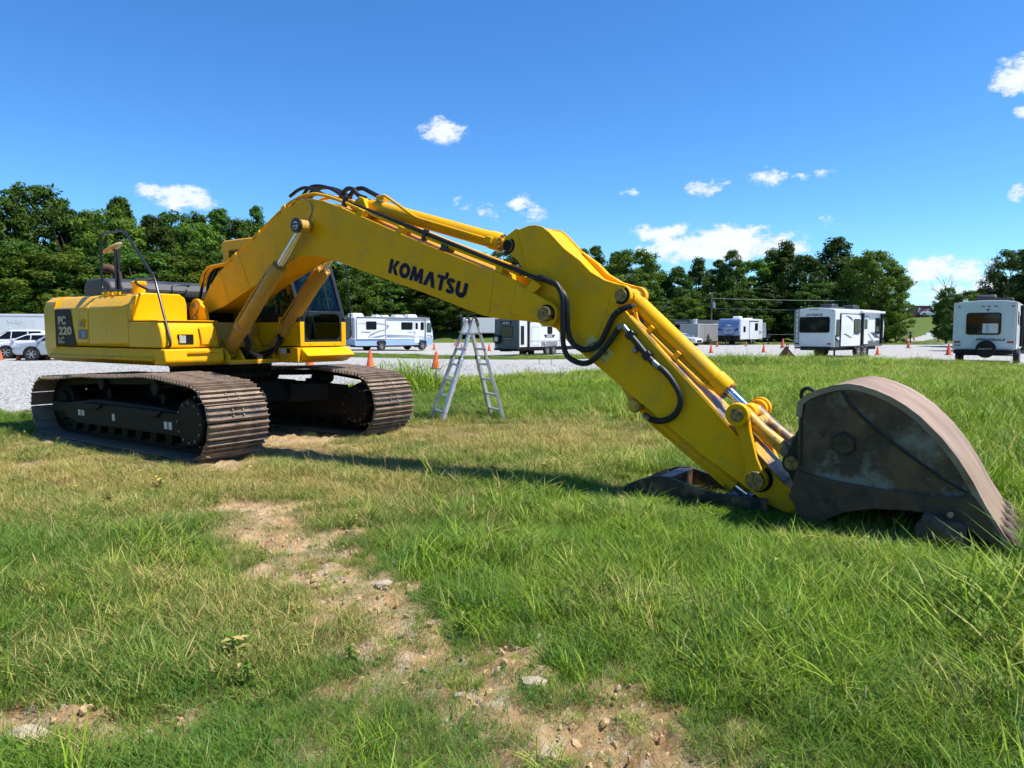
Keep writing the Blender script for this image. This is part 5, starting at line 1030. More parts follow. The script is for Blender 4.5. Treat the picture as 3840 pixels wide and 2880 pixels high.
# along the boom top: steel pipes and rubber hoses on clamps
def btop(x):
    up = [(p[0], p[1]) for p in BO[6:20]]; return float(np.interp(x, [p[0] for p in up], [p[1] for p in up]))
for y, m_, r, dz in ((-.20, 'yellow', .02, .045), (-.13, 'yellow', .02, .05), (.13, 'yellow', .02, .05)):
    P = [(-.17, y, 2.2), (-.10, y, 2.38), (.06, y, 2.47)]+[(x, y, btop(x)+dz+.025) for x in np.linspace(.5, 5.6, 22)]
    MB().tube(rounded(P, .05, 3), r, 8).build('steel_pipe', m_, EX, smooth=50)
for y, x0, x1 in ((-.06, .1, 2.0), (.02, .2, 2.0), (.08, .3, 2.0)):
    hose([(-.38+y, y, 2.0), (-.30, y, 2.28), (-.08, y, 2.50)]+[(x, y, btop(x)+.115) for x in (.5, 1.1, 1.6, 1.95)]+[(2.15, y, 3.39), (2.35, y, 3.40), (2.6, y, 3.33), (2.8, y, 3.22)], .022)
hose([(2.75, -.03, 3.25), (2.85, -.03, 3.31), (2.96, -.03, 3.29), (3.05, -.03, 3.21), (3.18, -.03, 3.16)], .028)
hose([(2.62, .06, 3.25), (2.78, .06, 3.24), (2.9, .05, 3.30), (3.05, .04, 3.305), (3.20, .03, 3.24), (3.36, .0, 3.17)], .028)
hose([(1.9, -.16, 3.30), (2.1, -.16, 3.37), (2.3, -.16, 3.36), (2.6, -.17, 3.24), (2.86, -.18, 3.16), (3.4, -.19, 2.97), (3.93, -.19, 2.775), (4.3, -.20, 2.635), (4.89, -.20, 2.41), (5.32, -.21, 2.245), (5.53, -.22, 2.17), (5.74, -.24, 2.09), (5.95, -.28, 2.03)], .022)
hose([(3.0, -.10, 3.06), (3.93, -.10, 2.745), (4.89, -.10, 2.385), (5.5, -.12, 2.16), (5.8, -.2, 2.06), (5.92, -.27, 2.04)], .02)
fit((2.66, -.171, 3.222), (2.80, -.178, 3.175), .027); 
for x in (.75, 1.3, 1.85, 3.3, 3.95, 4.6, 5.35):
    z = btop(x); sl = math.atan2(btop(x+.1)-btop(x-.1), .2); MB().box((x, -.165, z+.04), (.09, .15, .075), Matrix.Rotation(-sl, 3, 'Y')).build('pipe_clamp', 'yellow' if x not in (4.6,) else 'blackpaint', EX, bevel=.006)
for x in (3.0, 4.3): MB().box((x, -.20, btop(x)+.09), (.05, .06, .13), Matrix.Rotation(.35, 3, 'Y')).build('hose_clamp', 'blackpaint', EX, bevel=.008)
hose([(2.05, -.255, 3.15), (2.15, -.257, 3.21), (2.3, -.257, 3.215), (2.42, -.257, 3.15), (2.45, -.257, 3.05), (2.40, -.27, 2.94)], .008, 'steel', 'grease_line')
for sy in (-1, 1):
    for k, q in enumerate((0, .05)):
        hose([(.52, .05*sy+q*sy, 1.20), (.7, .12*sy, 1.15+q), (.95, .2*sy, 1.22+q), (1.05, .24*sy+q*sy, 1.38), (1.02, .27*sy+q*sy, 1.50)], .022)
        MB().box((1.02, .27*sy+q*sy, 1.53), (.05, .045, .07)).build('hose_flange', 'yellow_worn', EX, bevel=.005)
        hose([(1.02, .27*sy+q*sy, 1.56), (1.04, .28*sy+q*sy, 1.68), (1.0, .31*sy+q*sy*.5, 1.72), (.97, .34*sy, 1.62+q)], .018, 'yellow', 'steel_pipe')

# --- cab
cab = empty('cab', (0, 0, 0), 0, EX); CY0, CY1 = .345, 1.20
lowp = [(-.42, 1.315), (1.37, 1.315), (1.395, 1.34), (1.40, 1.66), (-.42, 1.66)]
MB().b2(-.42, 1.395, CY0, CY0+.05, 1.315, 1.665).build('lower_side_panel', 'yellow_gloss', cab, bevel=.01)
MB().b2(-.42, 1.395, CY1-.05, CY1, 1.315, 1.665).build('lower_side_panel', 'yellow_gloss', cab, bevel=.01)
MB().b2(-.42, -.36, CY0+.05, CY1-.05, 1.315, 1.9).build('rear_panel', 'yellow_gloss', cab, bevel=.01)
MB().b2(1.365, 1.41, CY0, CY0+.075, 1.315, 1.668).build('front_corner_strip', 'yellow_gloss', cab, bevel=.006); MB().b2(1.365, 1.41, CY1-.085, CY1, 1.315, 1.668).build('front_corner_strip', 'yellow_gloss', cab, bevel=.006); MB().b2(1.366, 1.408, CY0+.075, CY1-.085, 1.315, 1.375).build('front_sill', 'yellow_gloss', cab, bevel=.004)
for y in (.45, .62, .8, 1.0): pass
for y in (.52, .98): MB().cyl((1.408, y, 1.345), (1.416, y, 1.345), .012, 8).build('sill_bolt', 'yellow_worn', cab)
MB().b2(-.41, 1.36, CY0+.06, CY1-.06, 1.30, 1.36).build('cab_floor', 'print', cab)
MB().b2(-.40, 1.30, CY0+.003, CY0+.045, 1.668, 1.79).build('black_band', 'blackpaint', cab); MB().b2(-.40, 1.30, CY1-.045, CY1-.003, 1.668, 1.79).build('black_band', 'blackpaint', cab)
FP = [(1.385, 1.67), (1.375, 1.80), (1.20, 2.30), (1.05, 2.68), (.97, 2.80), (.86, 2.875)]
for y0, y1 in ((CY0, CY0+.06), (CY1-.06, CY1)):
    MB().prism(FP+[(.80, 2.83), (.92, 2.74), (.98, 2.65), (1.13, 2.28), (1.30, 1.78), (1.30, 1.67)], y0, y1).build('front_pillar', 'blackpaint', cab, bevel=.008)
    MB().prism([(.30, 1.79), (.38, 1.79), (.36, 2.80), (.28, 2.80)], y0+.008, y1-.008).build('centre_pillar', 'blackpaint', cab)
    MB().prism([(-.42, 1.665), (-.29, 1.665), (-.27, 2.80), (-.42, 2.80)], y0, y1).build('rear_pillar', 'yellow_gloss', cab, bevel=.012)
MB().prism([(-.45, 2.78), (-.45, 2.88), (-.38, 2.94), (.70, 2.94), (.86, 2.91), (.95, 2.83), (.93, 2.78)], CY0-.01, CY1+.01).build('cab_roof', 'yellow_gloss', cab, bevel=.02)
# lower front glass surround
sur = MB(); o_ = rrect(CY0+.06, CY1-.07, 1.37, 1.815, .03, 6); i_ = rrect(CY0+.10, CY1-.11, 1.41, 1.785, .09, 6)
sur.add([(1.398, p[0], p[1]) for p in o_]+[(1.398, p[0], p[1]) for p in i_]+[(1.37, p[0], p[1]) for p in i_], [(k, (k+1) % 28, 28+(k+1) % 28, 28+k) for k in range(28)]+[(28+k, 28+(k+1) % 28, 56+(k+1) % 28, 56+k) for k in range(28)]).build('window_surround', 'blackpaint', cab)
MB().prism(rrect(CY0+.10, CY1-.11, 1.41, 1.785, .09, 6), 1.385, 1.39, 'x').build('lower_windscreen', 'glass', cab)
def pane(nm, q): 
    n_ = (Vector(q[1])-Vector(q[0])).cross(Vector(q[2])-Vector(q[0])).normalized()*.005; MB().add([Vector(p)-n_ for p in q]+[Vector(p)+n_ for p in q], [(0, 1, 2, 3), (7, 6, 5, 4), (0, 4, 5, 1), (1, 5, 6, 2), (2, 6, 7, 3), (3, 7, 4, 0)]).build(nm, 'glass', cab)
pane('upper_windscreen', [(1.355, CY0+.06, 1.825), (1.355, CY1-.06, 1.825), (1.03, CY1-.06, 2.70), (1.03, CY0+.06, 2.70)])
MB().cyl((1.375, CY0+.06, 1.815), (1.375, CY1-.06, 1.815), .014, 8).build('windscreen_bar', 'blackpaint', cab)
pane('side_window', [(.37, CY0+.025, 1.79), (1.29, CY0+.025, 1.79), (.93, CY0+.025, 2.78), (.36, CY0+.025, 2.78)])
pane('side_window', [(-.28, CY0+.025, 1.79), (.30, CY0+.025, 1.79), (.29, CY0+.025, 2.78), (-.27, CY0+.025, 2.78)])
pane('door_window', [(.37, CY1-.025, 1.79), (1.29, CY1-.025, 1.79), (.93, CY1-.025, 2.78), (.36, CY1-.025, 2.78)])
pane('side_window', [(-.28, CY1-.025, 1.79), (.30, CY1-.025, 1.79), (.29, CY1-.025, 2.78), (-.27, CY1-.025, 2.78)])
pane('rear_window', [(-.40, CY0+.06, 1.9), (-.40, CY1-.06, 1.9), (-.40, CY1-.06, 2.78), (-.40, CY0+.06, 2.78)])
MB().prism([(.0, 1.36), (.55, 1.36), (.55, 1.62), (.58, 1.70), (.52, 1.75), (.08, 1.72), (-.08, 2.35), (-.18, 2.38), (-.20, 2.30), (-.05, 1.65)], .58, .98).build('operator_seat', 'plastic', cab, bevel=.03)
MB().b2(.1, .75, .42, .56, 1.36, 1.80).b2(.1, .75, .99, 1.12, 1.36, 1.80).build('console', 'plastic', cab, bevel=.02)
MB().tube(spline([(.72, .49, 1.80), (.78, .49, 1.9), (.76, .49, 2.02)], 4), .016, 8).build('joystick', 'plastic', cab); MB().tube(spline([(.72, 1.05, 1.80), (.78, 1.05, 1.9), (.76, 1.05, 2.02)], 4), .016, 8).build('joystick', 'plastic', cab)
for y in (.68, .84): MB().tube(spline([(1.15, y, 1.36), (1.12, y, 1.6), (1.0, y, 1.95), (.98, y, 2.12)], 4), .012, 8).build('travel_lever', 'plastic', cab)
MB().b2(1.0, 1.12, .40, .60, 1.95, 2.15).build('monitor', 'print', cab, bevel=.01)
MB().tube(spline([(.55, .40, 1.84), (.66, .42, 2.0), (.80, .42, 2.10), (.92, .40, 2.20), (.98, .39, 2.32)], 5), [.02]*3+[.06]*4+[.085]*5+[.07]*5+[.04]*4, 8).build('cloth', 'cloth', cab, smooth=50)
MB().tube([(1.395, .88, 1.86), (1.22, .93, 2.35)], .008, 6).build('wiper', 'print', cab); MB().tube([(1.404, .5, 1.80), (1.30, .62, 2.02)], .007, 6).build('wiper', 'print', cab)
MB().tube([(-.44, .5, 2.86), (-.60, .45, 3.02)], .005, 5).build('antenna', 'steel', cab)
MB().tube(rounded([(1.0, 1.24, 2.78), (1.08, 1.5, 2.70), (1.18, 1.5, 1.82), (1.20, 1.5, 1.45), (1.17, 1.42, 1.40)], .05), .011, 8).build('mirror_arm', 'blackpaint', cab, smooth=50)
mm = MB().prism(rrect(1.32, 1.50, 1.42, 1.76, .05), 1.165, 1.195, 'x').build('side_mirror', 'plastic', cab, bevel=.008)
MB().cyl((1.39, 1.16, 1.72), (1.30, 1.3, 1.72), .02, 8).build('mirror_bracket', 'blackpaint', cab)

# ------------------------------------------------------------------ aluminium ladder
def ladder():
    L0 = empty('folding_ladder', (-.78, 12.5, 0)); tag(L0, 'silver aluminium folding ladder standing as an A-frame in the grass', 'ladder')
    O = Vector((-.78, 12.5, 0)); feet = [Vector(p) for p in ((-1.19, 12.02, -.02), (-1.43, 12.54, -.02), (-.14, 12.42, -.02), (-.38, 12.94, -.02))]
    top = [Vector(p) for p in ((-.66, 12.36, 1.74), (-.80, 12.68, 1.74), (-.62, 12.38, 1.74), (-.76, 12.70, 1.74))]
    def beam(a, b, w, d, nm, m_, par=L0):
        a, b = a-O, b-O; v = b-a; q = v.to_track_quat('Z', 'Y').to_matrix(); return MB().box((a+b)/2, (w, d, v.length), q).build(nm, m_, par, bevel=.006)
    for i in range(4):
        f, t = feet[i], top[i]; m_ = f.lerp(t, .46); r = beam(f, f.lerp(t, .62), .088, .062, 'outer_rail', 'alu'); beam(f.lerp(t, .40), t, .07, .048, 'inner_rail', 'alu', r)
        MB().box(f-O+Vector((0, 0, .03)), (.085, .05, .06)).build('rubber_foot', 'black', r, bevel=.008)
        MB().box(f.lerp(t, .62)-O, (.085, .045, .07)).build('lock_sleeve', 'print', r, bevel=.008)
        c = f.lerp(t, .12 if i != 0 else .09)-O; MB().box(c+Vector((0, -.022, 0)), (.05, .006, .06)).build('label', 'red' if i in (0,) else 'sticker', r)
        for q in (.30, .55, .80): MB().box(f.lerp(t, q)-O+Vector((0, -.024, 0)), (.035, .004, .07 if q != .55 else .12)).build('label', 'print' if q != .8 else 'sticker', r)
    for a, b in ((0, 1), (2, 3)):
        for k in range(6):
            t = .10+.152*k; p, q = feet[a].lerp(top[a], t)-O, feet[b].lerp(top[b], t)-O; ex = (q-p).normalized()*.03
            o = MB().tube([p-ex, q+ex], .021, 10).build('rung', 'alu', L0, smooth=40)
            for e in (p-ex*1.1, q+ex*1.1): MB().box(e, (.034, .022, .026)).build('rung_end', 'red', o, bevel=.006)
    for a, b in ((0, 2), (1, 3)):
        c = (top[a]+top[b])/2-O; MB().lathe([(.02, -.035), (.04, -.035), (.045, -.02), (.045, .02), (.04, .035), (.02, .035)], c+Vector((0, 0, .0)), 'y', 18).build('hinge', 'rust' if a == 0 else 'steel', L0, smooth=35)
        for s_ in (-1, 1): MB().box(c+Vector((.045*s_, 0, -.06)), (.05, .07, .12), Matrix.Rotation(-.25*s_, 3, 'Y')).build('hinge_arm', 'steel', L0, bevel=.008)
ladder()

# ------------------------------------------------------------------ recreational vehicles (local x forward from the rear, y left, z up)
class Veh:
    def __init__(s, name, rear_right, ax, L, w, label, cat, zg=None, group=None):
        ax = Vector((ax[0], ax[1], 0)).normalized(); rt = Vector((ax.y, -ax.x, 0)); c = Vector((rear_right[0], rear_right[1], 0))-rt*w/2
        c.z = float(zt(*(c+ax*L/2)[:2])) if zg is None else zg
        s.o = empty(name, c, math.atan2(ax.y, ax.x)); s.L = L; s.w = w; tag(s.o, label, cat, group)
    def body(s, prof, m_, inset_=0, name='body', bevel=.05, y0=None, y1=None, par=None): return MB().prism(prof, -s.w/2+inset_ if y0 is None else y0, s.w/2-inset_ if y1 is None else y1).build(name, m_, par or s.o, bevel=bevel, seg=3)
    def slab(s, face, a0, a1, z0, z1, m_, name, t=.02, r=.06, par=None, off=0., poly=None):
        h = s.w/2
        pl = poly if poly else rrect(a0, a1, z0, z1, r)
        if face == 'R': mb = MB().prism(pl, -h-off-t, -h-off+.002)
        elif face == 'L': mb = MB().prism(pl, h+off-.002, h+off+t)
        elif face == 'B': mb = MB().prism([(-p[0], p[1]) for p in pl], -off-t, -off+.002, 'x')     # a: left(-)..right(+) as seen from behind
        else: mb = MB().prism([(p[0], p[1]) for p in pl], s.L+off-.002, s.L+off+t, 'x')
        return mb.build(name, m_, par or s.o)
    def window(s, face, a0, a1, z0, z1, r=.07, off=.0, glass='glassdark', frame='print', name='window', split=False):
        f = s.slab(face, a0-.04, a1+.04, z0-.04, z1+.04, frame, name, .025, r+.02, None, off); s.slab(face, a0, a1, z0, z1, glass, 'pane', .032, r, f, off)
        if split: s.slab(face, (a0+a1)/2-.015, (a0+a1)/2+.015, z0, z1, frame, 'mullion', .036, .005, f, off)
        return f
    def txt(s, face, body, a, z, wd, ht, m_='print', off=.03, bold=.0, slant=0, par=None):
        h = s.w/2
        if face == 'R': text(body, 1, (a, -h-off, z), (1, 0, slant), (0, 0, 1), m_, 'lettering', par or s.o, bold+.02, .002, fit=(wd, ht))
        elif face == 'B': text(body, 1, (-off, -a, z), (0, -1, 0), (0, 0, 1), m_, 'lettering', par or s.o, bold+.02, .002, fit=(wd, ht))
        elif face == 'F': text(body, 1, (s.L+off, a, z), (0, 1, 0), (0, 0, 1), m_, 'lettering', par or s.o, bold+.02, .002, fit=(wd, ht))
        elif face == 'L': text(body, 1, (a, h+off, z), (-1, 0, 0), (0, 0, 1), m_, 'lettering', par or s.o, bold+.02, .002, fit=(wd, ht))
    def wheels(s, xs, r=.36, w=.24, out=.02):
        for x in xs:
            for sd in (-1, 1): wheel(s.o, (x, sd*(s.w/2-w/2-out+.06), r), r, w, side=sd)
    def box(s, name, x0, x1, y0, y1, z0, z1, m_, bevel=.02, par=None): return MB().b2(x0, x1, y0, y1, z0, z1).build(name, m_, par or s.o, bevel=bevel)
    def aircon(s, x, z, y=0, m_='white', l=.9, w=.7, h=.3): return MB().prism([(x-l/2, z), (x+l/2, z), (x+l/2-.05, z+h*.6), (x+l/2-.2, z+h), (x-l/2+.12, z+h), (x-l/2, z+h*.7)], y-w/2, y+w/2).build('roof_unit', m_, s.o, bevel=.04)

# motorhome
v = Veh('motorhome', (-13.8, 63), (.72, .70), 8.7, 2.44, 'white motorhome with pale blue skirt and grey swoosh stripes', 'motorhome')
v.body([(0, .62), (.6, .48), (8.4, .48), (8.62, .62), (8.68, 1.2), (8.62, 1.75), (8.42, 2.55), (8.2, 2.98), (7.8, 3.08), (.15, 3.08), (0, 2.95)], 'white', bevel=.06)
v.slab('R', .02, 8.60, .50, 1.02, 'lightblue', 'lower_skirt', .02, .02); v.slab('R', 0.05, 8.55, 1.03, 1.06, 'bluegrey', 'trim_stripe', .026, .005)
v.slab('B', -1.2, 1.2, .64, 1.05, 'lightblue', 'lower_skirt', .02, .02)
v.slab('R', .18, 3.10, 1.08, 2.92, 'white', 'slide_out', .10, .03)
v.window('R', 1.15, 2.15, 1.98, 2.62, off=.10, split=True); v.window('R', 5.0, 6.2, 1.98, 2.58, split=True); v.window('R', 7.22, 7.52, 1.95, 2.6); v.window('B', -.5, .5, 1.75, 2.45)
d = v.slab('R', 6.42, 6.98, .70, 2.72, 'white', 'door', .03, .05); v.slab('R', 6.40, 7.0, .68, 2.74, 'midgrey', 'door_frame', .024, .05); v.slab('R', 6.56, 6.84, 1.98, 2.58, 'glassdark', 'pane', .04, .04, d); v.slab('R', 6.46, 6.54, 1.62, 1.70, 'print', 'handle', .05, .01, d)
v.box('step', 6.45, 6.95, -1.45, -1.15, .28, .36, 'print', .01)
v.window('R', 7.95, 8.42, 1.72, 2.55, glass='glassblue', name='cab_window')
MB().add([(8.635, -1.1, 1.78), (8.635, 1.1, 1.78), (8.41, 1.1, 2.62), (8.41, -1.1, 2.62)], [(0, 1, 2, 3)]).build('windscreen', 'glassblue', v.o)
v.box('awning_roll', .2, 8.2, -1.36, -1.24, 2.98, 3.07, 'midgrey', .02)
for x in (3.2, 7.75): v.box('awning_arm', x-.035, x+.035, -1.35, -1.25, 1.1, 2.98, 'sticker', .01)
for x, l, h in ((.9, 1.2, .34), (3.0, .5, .22), (3.9, .7, .2), (5.4, 1.0, .26), (6.9, 1.1, .32)): v.aircon(x, 3.06, 0, 'white', l, .8, h)
for k in range(6): v.box('ladder_rung', -.12, -.10, -1.05, -.7, 1.3+.3*k, 1.32+.3*k, 'steel', 0)
for y in (-1.05, -.7): v.box('ladder_rail', -.13, -.09, y-.015, y+.015, 1.2, 3.3, 'steel', 0)
def swoosh(pts, wds, m_, x_off=.11): # ribbon on the right side
    P = [Vector((p[0], 0, p[1])) for p in spline([(a, b, 0) for a, b in pts], 8) for p in [(p[0], p[1])]]; n = len(P); mb = MB(); vs = []
    for i, p in enumerate(P):
        d_ = (P[min(i+1, n-1)]-P[max(i-1, 0)]).normalized(); nn = Vector((-d_.z, 0, d_.x)); w_ = np.interp(i/(n-1), np.linspace(0, 1, len(wds)), wds); vs += [p+nn*w_/2, p-nn*w_/2]
    mb.add([(q.x, -v.w/2-x_off-.006, q.z) for q in vs], [(2*i, 2*i+1, 2*i+3, 2*i+2) for i in range(n-1)]); mb.build('stripe', m_, v.o)
swoosh([(.2, 2.45), (1.5, 2.47), (2.6, 2.45), (3.08, 2.38)], [.02, .05, .08, .05], 'bluegrey'); swoosh([(3.12, 2.38), (3.5, 2.25), (3.3, 2.02), (2.9, 1.85)], [.10, .13, .10, .06], 'bluegrey', .024)
swoosh([(3.06, 1.92), (2.2, 1.70), (1.6, 1.45), (1.3, 1.22)], [.07, .10, .14, .03], 'bluegrey'); swoosh([(1.7, 1.24), (2.4, 1.30), (3.06, 1.42)], [.03, .16, .10], 'bluegrey')
swoosh([(3.12, 1.42), (5, 1.40), (6.35, 1.36)], [.1, .05, .03], 'bluegrey', .024); swoosh([(3.12, 1.30), (5, 1.27), (7.9, 1.25)], [.06, .04, .04], 'bluegrey', .024); swoosh([(7.6, 1.40), (8.2, 1.42), (8.5, 1.30), (8.4, 1.18), (7.6, 1.2)], [.03, .06, .10, .06, .03], 'bluegrey', .024)
v.txt('R', 'Winnebago', .62, 1.60, .95, .17, 'midgrey', .112); v.txt('R', 'Sightseer', 5.7, 1.66, .6, .1, 'midgrey', .03)
v.box('chassis', .8, 8.2, -.9, .9, .35, .6, 'print', .02); v.wheels((2.75, 7.35), .42, .28, -.03)
for x in (2.75, 7.35): v.slab('R', x-.52, x+.52, .5, .93, 'print', 'wheel_arch', .022, .25)
# black and white travel trailer with dark grey rear
v = Veh('travel_trailer', (.55, 57.3), (.6, .8), 9.2, 2.44, 'travel trailer with dark grey rear wall, spare wheel and bright white side', 'trailer')
v.body([(0, .60), (8.6, .60), (9.1, 1.1), (9.2, 1.9), (8.7, 2.85), (8.3, 3.04), (.1, 3.04), (0, 2.95)], 'white'); v.slab('B', -1.21, 1.21, .62, 3.02, 'darkgrey', 'rear_wall', .03, .06)
v.slab('B', -.62, .52, 2.55, 2.82, 'print', 'name_plate', .035, .01, None, 0, [(-.66, 2.84), (.56, 2.84), (.42, 2.52), (-.52, 2.52)]); v.txt('B', 'APEX', -.46, 2.57, .82, .22, 'sticker', .04, .01)
v.window('B', -.62, .62, 1.55, 2.42, .1, .03); v.txt('B', 'ULTRA-LITE', -.4, 1.42, .8, .07, 'sticker', .035)
t = MB().lathe([(.1, -.30), (.30, -.30), (.36, -.25), (.36, -.12), (.30, -.08)], (0, 0, 0), 'x', 24).build('spare_wheel', 'tyre', v.o, smooth=40); t.location = (0, .86, 1.38); MB().lathe([(.01, -.31), (.2, -.31), (.22, -.29)], (0, 0, 0), 'x', 16).build('rim', 'rim', t, smooth=40)
for y in (-1.05, .95): v.slab('B', -y-.12, -y+.12, .86, .96, 'red', 'tail_lamp', .04, .01)
v.slab('B', -1.16, -.95, .72, .84, 'sticker', 'number_plate', .04, .01); v.box('bumper', -.18, .02, -1.2, 1.2, .48, .62, 'print', .02)
for y in (-.9, 0, .9): v.slab('B', y-.09, y+.09, 2.92, 2.96, 'red', 'marker_lamp', .04, .01)
v.slab('R', 0.02, .06, .62, 3.0, 'print', 'corner_trim', .02, .005); v.slab('R', 1.18, 1.38, .60, 3.0, 'print', 'awning_arm', .10, .02); v.slab('R', .25, .70, .95, 2.45, 'print', 'side_glass', .02, .06)
v.slab('R', 1.6, 6.9, .70, 2.98, 'white', 'slide_wall', .02, .02); d = v.slab('R', 1.75, 2.75, .85, 2.4, 'midgrey', 'door', .025, .05); v.slab('R', 1.79, 2.71, .89, 2.36, 'offwhite', 'door_leaf', .03, .05, d)
for k in range(5): v.slab('R', 3.1, 3.75, 2.42+.09*k, 2.47+.09*k, 'print', 'vent_slat', .03, .01)
for k in range(4): v.slab('R', 3.1, 3.75, .82+.09*k, .87+.09*k, 'print', 'vent_slat', .03, .01)
v.window('R', 4.05, 4.75, 1.82, 2.38, .12); v.slab('R', 3.5, 5.2, 1.48, 1.72, 'print', 'name_plate', .03, .01, None, 0, [(3.5, 1.74), (5.2, 1.74), (4.95, 1.48), (3.75, 1.48)]); v.txt('R', 'APEX', 3.82, 1.50, 1.0, .2, 'sticker', .034, .01)
v.slab('R', 3.85, 5.6, .82, 1.16, 'midgrey', 'storage_door', .03, .03); v.slab('R', .1, 8.6, .58, .76, 'print', 'lower_skirt', .022, .01); v.slab('R', 1.6, 6.9, 1.20, 1.23, 'print', 'trim_stripe', .03, .003)
v.slab('R', 5.9, 5.95, .7, 2.98, 'print', 'trim_strip', .03, .003); v.window('R', 7.0, 7.6, 1.5, 2.4, .1); v.box('awning_roll', 1.2, 7.4, -1.36, -1.24, 2.94, 3.06, 'print', .03)
for x in (4.0, 4.95): v.slab('R', x-.48, x+.48, .55, .95, 'midgrey', 'wheel_arch', .02, .3)
v.wheels((4.0, 4.95), .38, .24, -.02); v.box('chassis', .2, 9.0, -.9, .9, .42, .62, 'print', .02); v.box('hitch_step', -.5, .0, -.5, .3, .40, .44, 'print', 0); v.aircon(4.5, 3.03, 0, 'white')
for x, l in ((.9, .7), (2.6, .7)): v.box('jack_foot', x, x+l*.2, -.8, -.6, .0, .45, 'print', 0)
# grey-green capped trailer with wide rear window
v = Veh('travel_trailer', (18.45, 41), (.76, .65), 6.6, 2.44, 'long white trailer with wide dark rear window and bunk ladder', 'trailer')
rp = [(-1.22, .66), (1.22, .66), (1.22, 2.80), (.9, 2.87), (.3, 2.93), (-.3, 2.93), (-.9, 2.87), (-1.22, 2.80)]
MB().prism(rp, .02, 6.3, 'x').build('body', 'white', v.o, bevel=.04); MB().prism([(6.28, .70), (6.60, 1.2), (6.68, 1.9), (6.5, 2.6), (6.28, 2.84)], -1.2, 1.2).build('nose_cap', 'white', v.o, bevel=.05); MB().prism(rp, -.05, .03, 'x').build('rear_cap', 'greywhite', v.o, bevel=.03)
v.window('B', -.86, .88, 1.52, 2.36, .1, .05); v.txt('B', 'OUTBACK', -.52, 2.46, 1.04, .13, 'print', .06, .004)
for y in (-1.13, -.93): v.box('ladder_rail', -.12, -.09, -y-.012, -y+.012, .75, 2.95, 'print', 0)
for k in range(7): v.box('ladder_rung', -.12, -.10, .92, 1.14, .82+.31*k, .84+.31*k, 'print', 0)
for y in (-1.03, .9): v.slab('B', y-.12, y+.12, .80, .90, 'red', 'tail_lamp', .07, .04)
for y in (-.2, 0, .15): v.slab('B', y-.05, y+.05, 2.80, 2.84, 'print', 'marker_lamp', .07, .01)
v.slab('B', 1.02, 1.12, 2.72, 2.76, 'red', 'marker_lamp', .07, .01)
v.slab('R', .02, 6.3, .66, 1.0, 'darkgrey', 'lower_skirt', .02, .02); v.slab('R', .62, 3.1, .72, 2.55, 'white', 'slide_out', .06, .02); v.slab('R', .58, 3.14, 2.52, 2.60, 'print', 'slide_flange', .05, .01); v.slab('R', .56, .64, .60, 2.60, 'print', 'slide_flange', .05, .01)
v.window('R', .16, .46, 1.30, 2.20, .05); v.window('R', 2.25, 3.0, 1.50, 2.25, 0.06, .06, split=True); v.slab('R', .75, 1.9, .85, 1.95, 'offwhite', 'access_panel', .066, .02)
for k in range(3): v.slab('R', 0, 0, 0, 0, 'print', 'graphic_stripe', .068, .01, None, 0, [(.85+.28*k, 1.42-.08*k), (1.25+.3*k, 1.42-.08*k), (1.4+.3*k, 1.36-.08*k), (1.05+.28*k, 1.36-.08*k)])
v.slab('R', 0, 0, 0, 0, 'print', 'graphic_stripe', .022, .01, None, 0, [(.03, 1.35), (.12, 1.2), (.55, .98), (.5, .95), (.03, 1.05)]); v.slab('R', 0, 0, 0, 0, 'midgrey', 'graphic_stripe', .069, .01, None, 0, [(1.2, 2.45), (1.8, 2.3), (2.1, 2.12), (2.14, 2.12), (1.9, 2.4)]); v.slab('R', 0, 0, 0, 0, 'print', 'graphic_stripe', .070, .01, None, 0, [(1.2, 2.48), (1.55, 2.44), (1.9, 2.22), (1.6, 2.34)])
v.txt('R', 'OUTBACK', 2.15, 1.36, .8, .08, 'print', .070); d = v.slab('R', 3.55, 4.25, .80, 2.45, 'white', 'door', .03, .06); v.slab('R', 3.52, 4.28, .77, 2.48, 'print', 'door_frame', .024, .07); v.slab('R', 3.7, 4.1, 1.7, 2.3, 'glassdark', 'pane', .04, .05, d)
v.window('R', 5.3, 5.85, 1.45, 2.35, .05); v.slab('R', 3.28, 3.46, .75, 2.65, 'print', 'awning_arm', .12, .03); v.slab('R', 5.98, 6.16, .80, 2.68, 'print', 'awning_arm', .12, .03); v.box('awning_roll', 3.0, 6.25, -1.42, -1.27, 2.66, 2.80, 'white', .04)
for k in range(3): v.slab('R', 0, 0, 0, 0, 'print', 'graphic_stripe', .024, .01, None, 0, [(4.6+.25*k, 1.50-.12*k), (5.2+.25*k, 1.50-.12*k), (5.5+.2*k, 1.43-.12*k), (4.85+.25*k, 1.43-.12*k)])
v.slab('R', 0, 0, 0, 0, 'beige', 'graphic_stripe', .023, .01, None, 0, [(4.35, 1.45), (4.8, 1.2), (5.3, .9), (5.2, .88), (4.7, 1.1)])
for x in (1.6, 4.4): v.aircon(x, 2.90, -.1, 'plastic', .95, .7, .28)
v.box('roof_rail', .8, 2.6, -.5, -.46, 2.95, 3.0, 'steel', 0); v.box('bumper', -.2, .0, -1.1, 1.1, .55, .64, 'print', .01); v.box('chassis', .1, 6.2, -.9, .9, .45, .66, 'print', .02)
for x in (2.9, 3.75): v.slab('R', x-.45, x+.45, .6, .95, 'midgrey', 'wheel_arch', .02, .3)
v.wheels((2.9, 3.75), .36, .22, -.02); v.box('stabiliser_jack', 5.1, 5.18, -.9, -.82, 0, .5, 'print', 0); v.box('stabiliser_jack', .7, .78, -.9, -.82, 0, .5, 'print', 0); v.box('jack_pad', 5.0, 5.28, -1.0, -.72, 0, .06, 'print', .01)
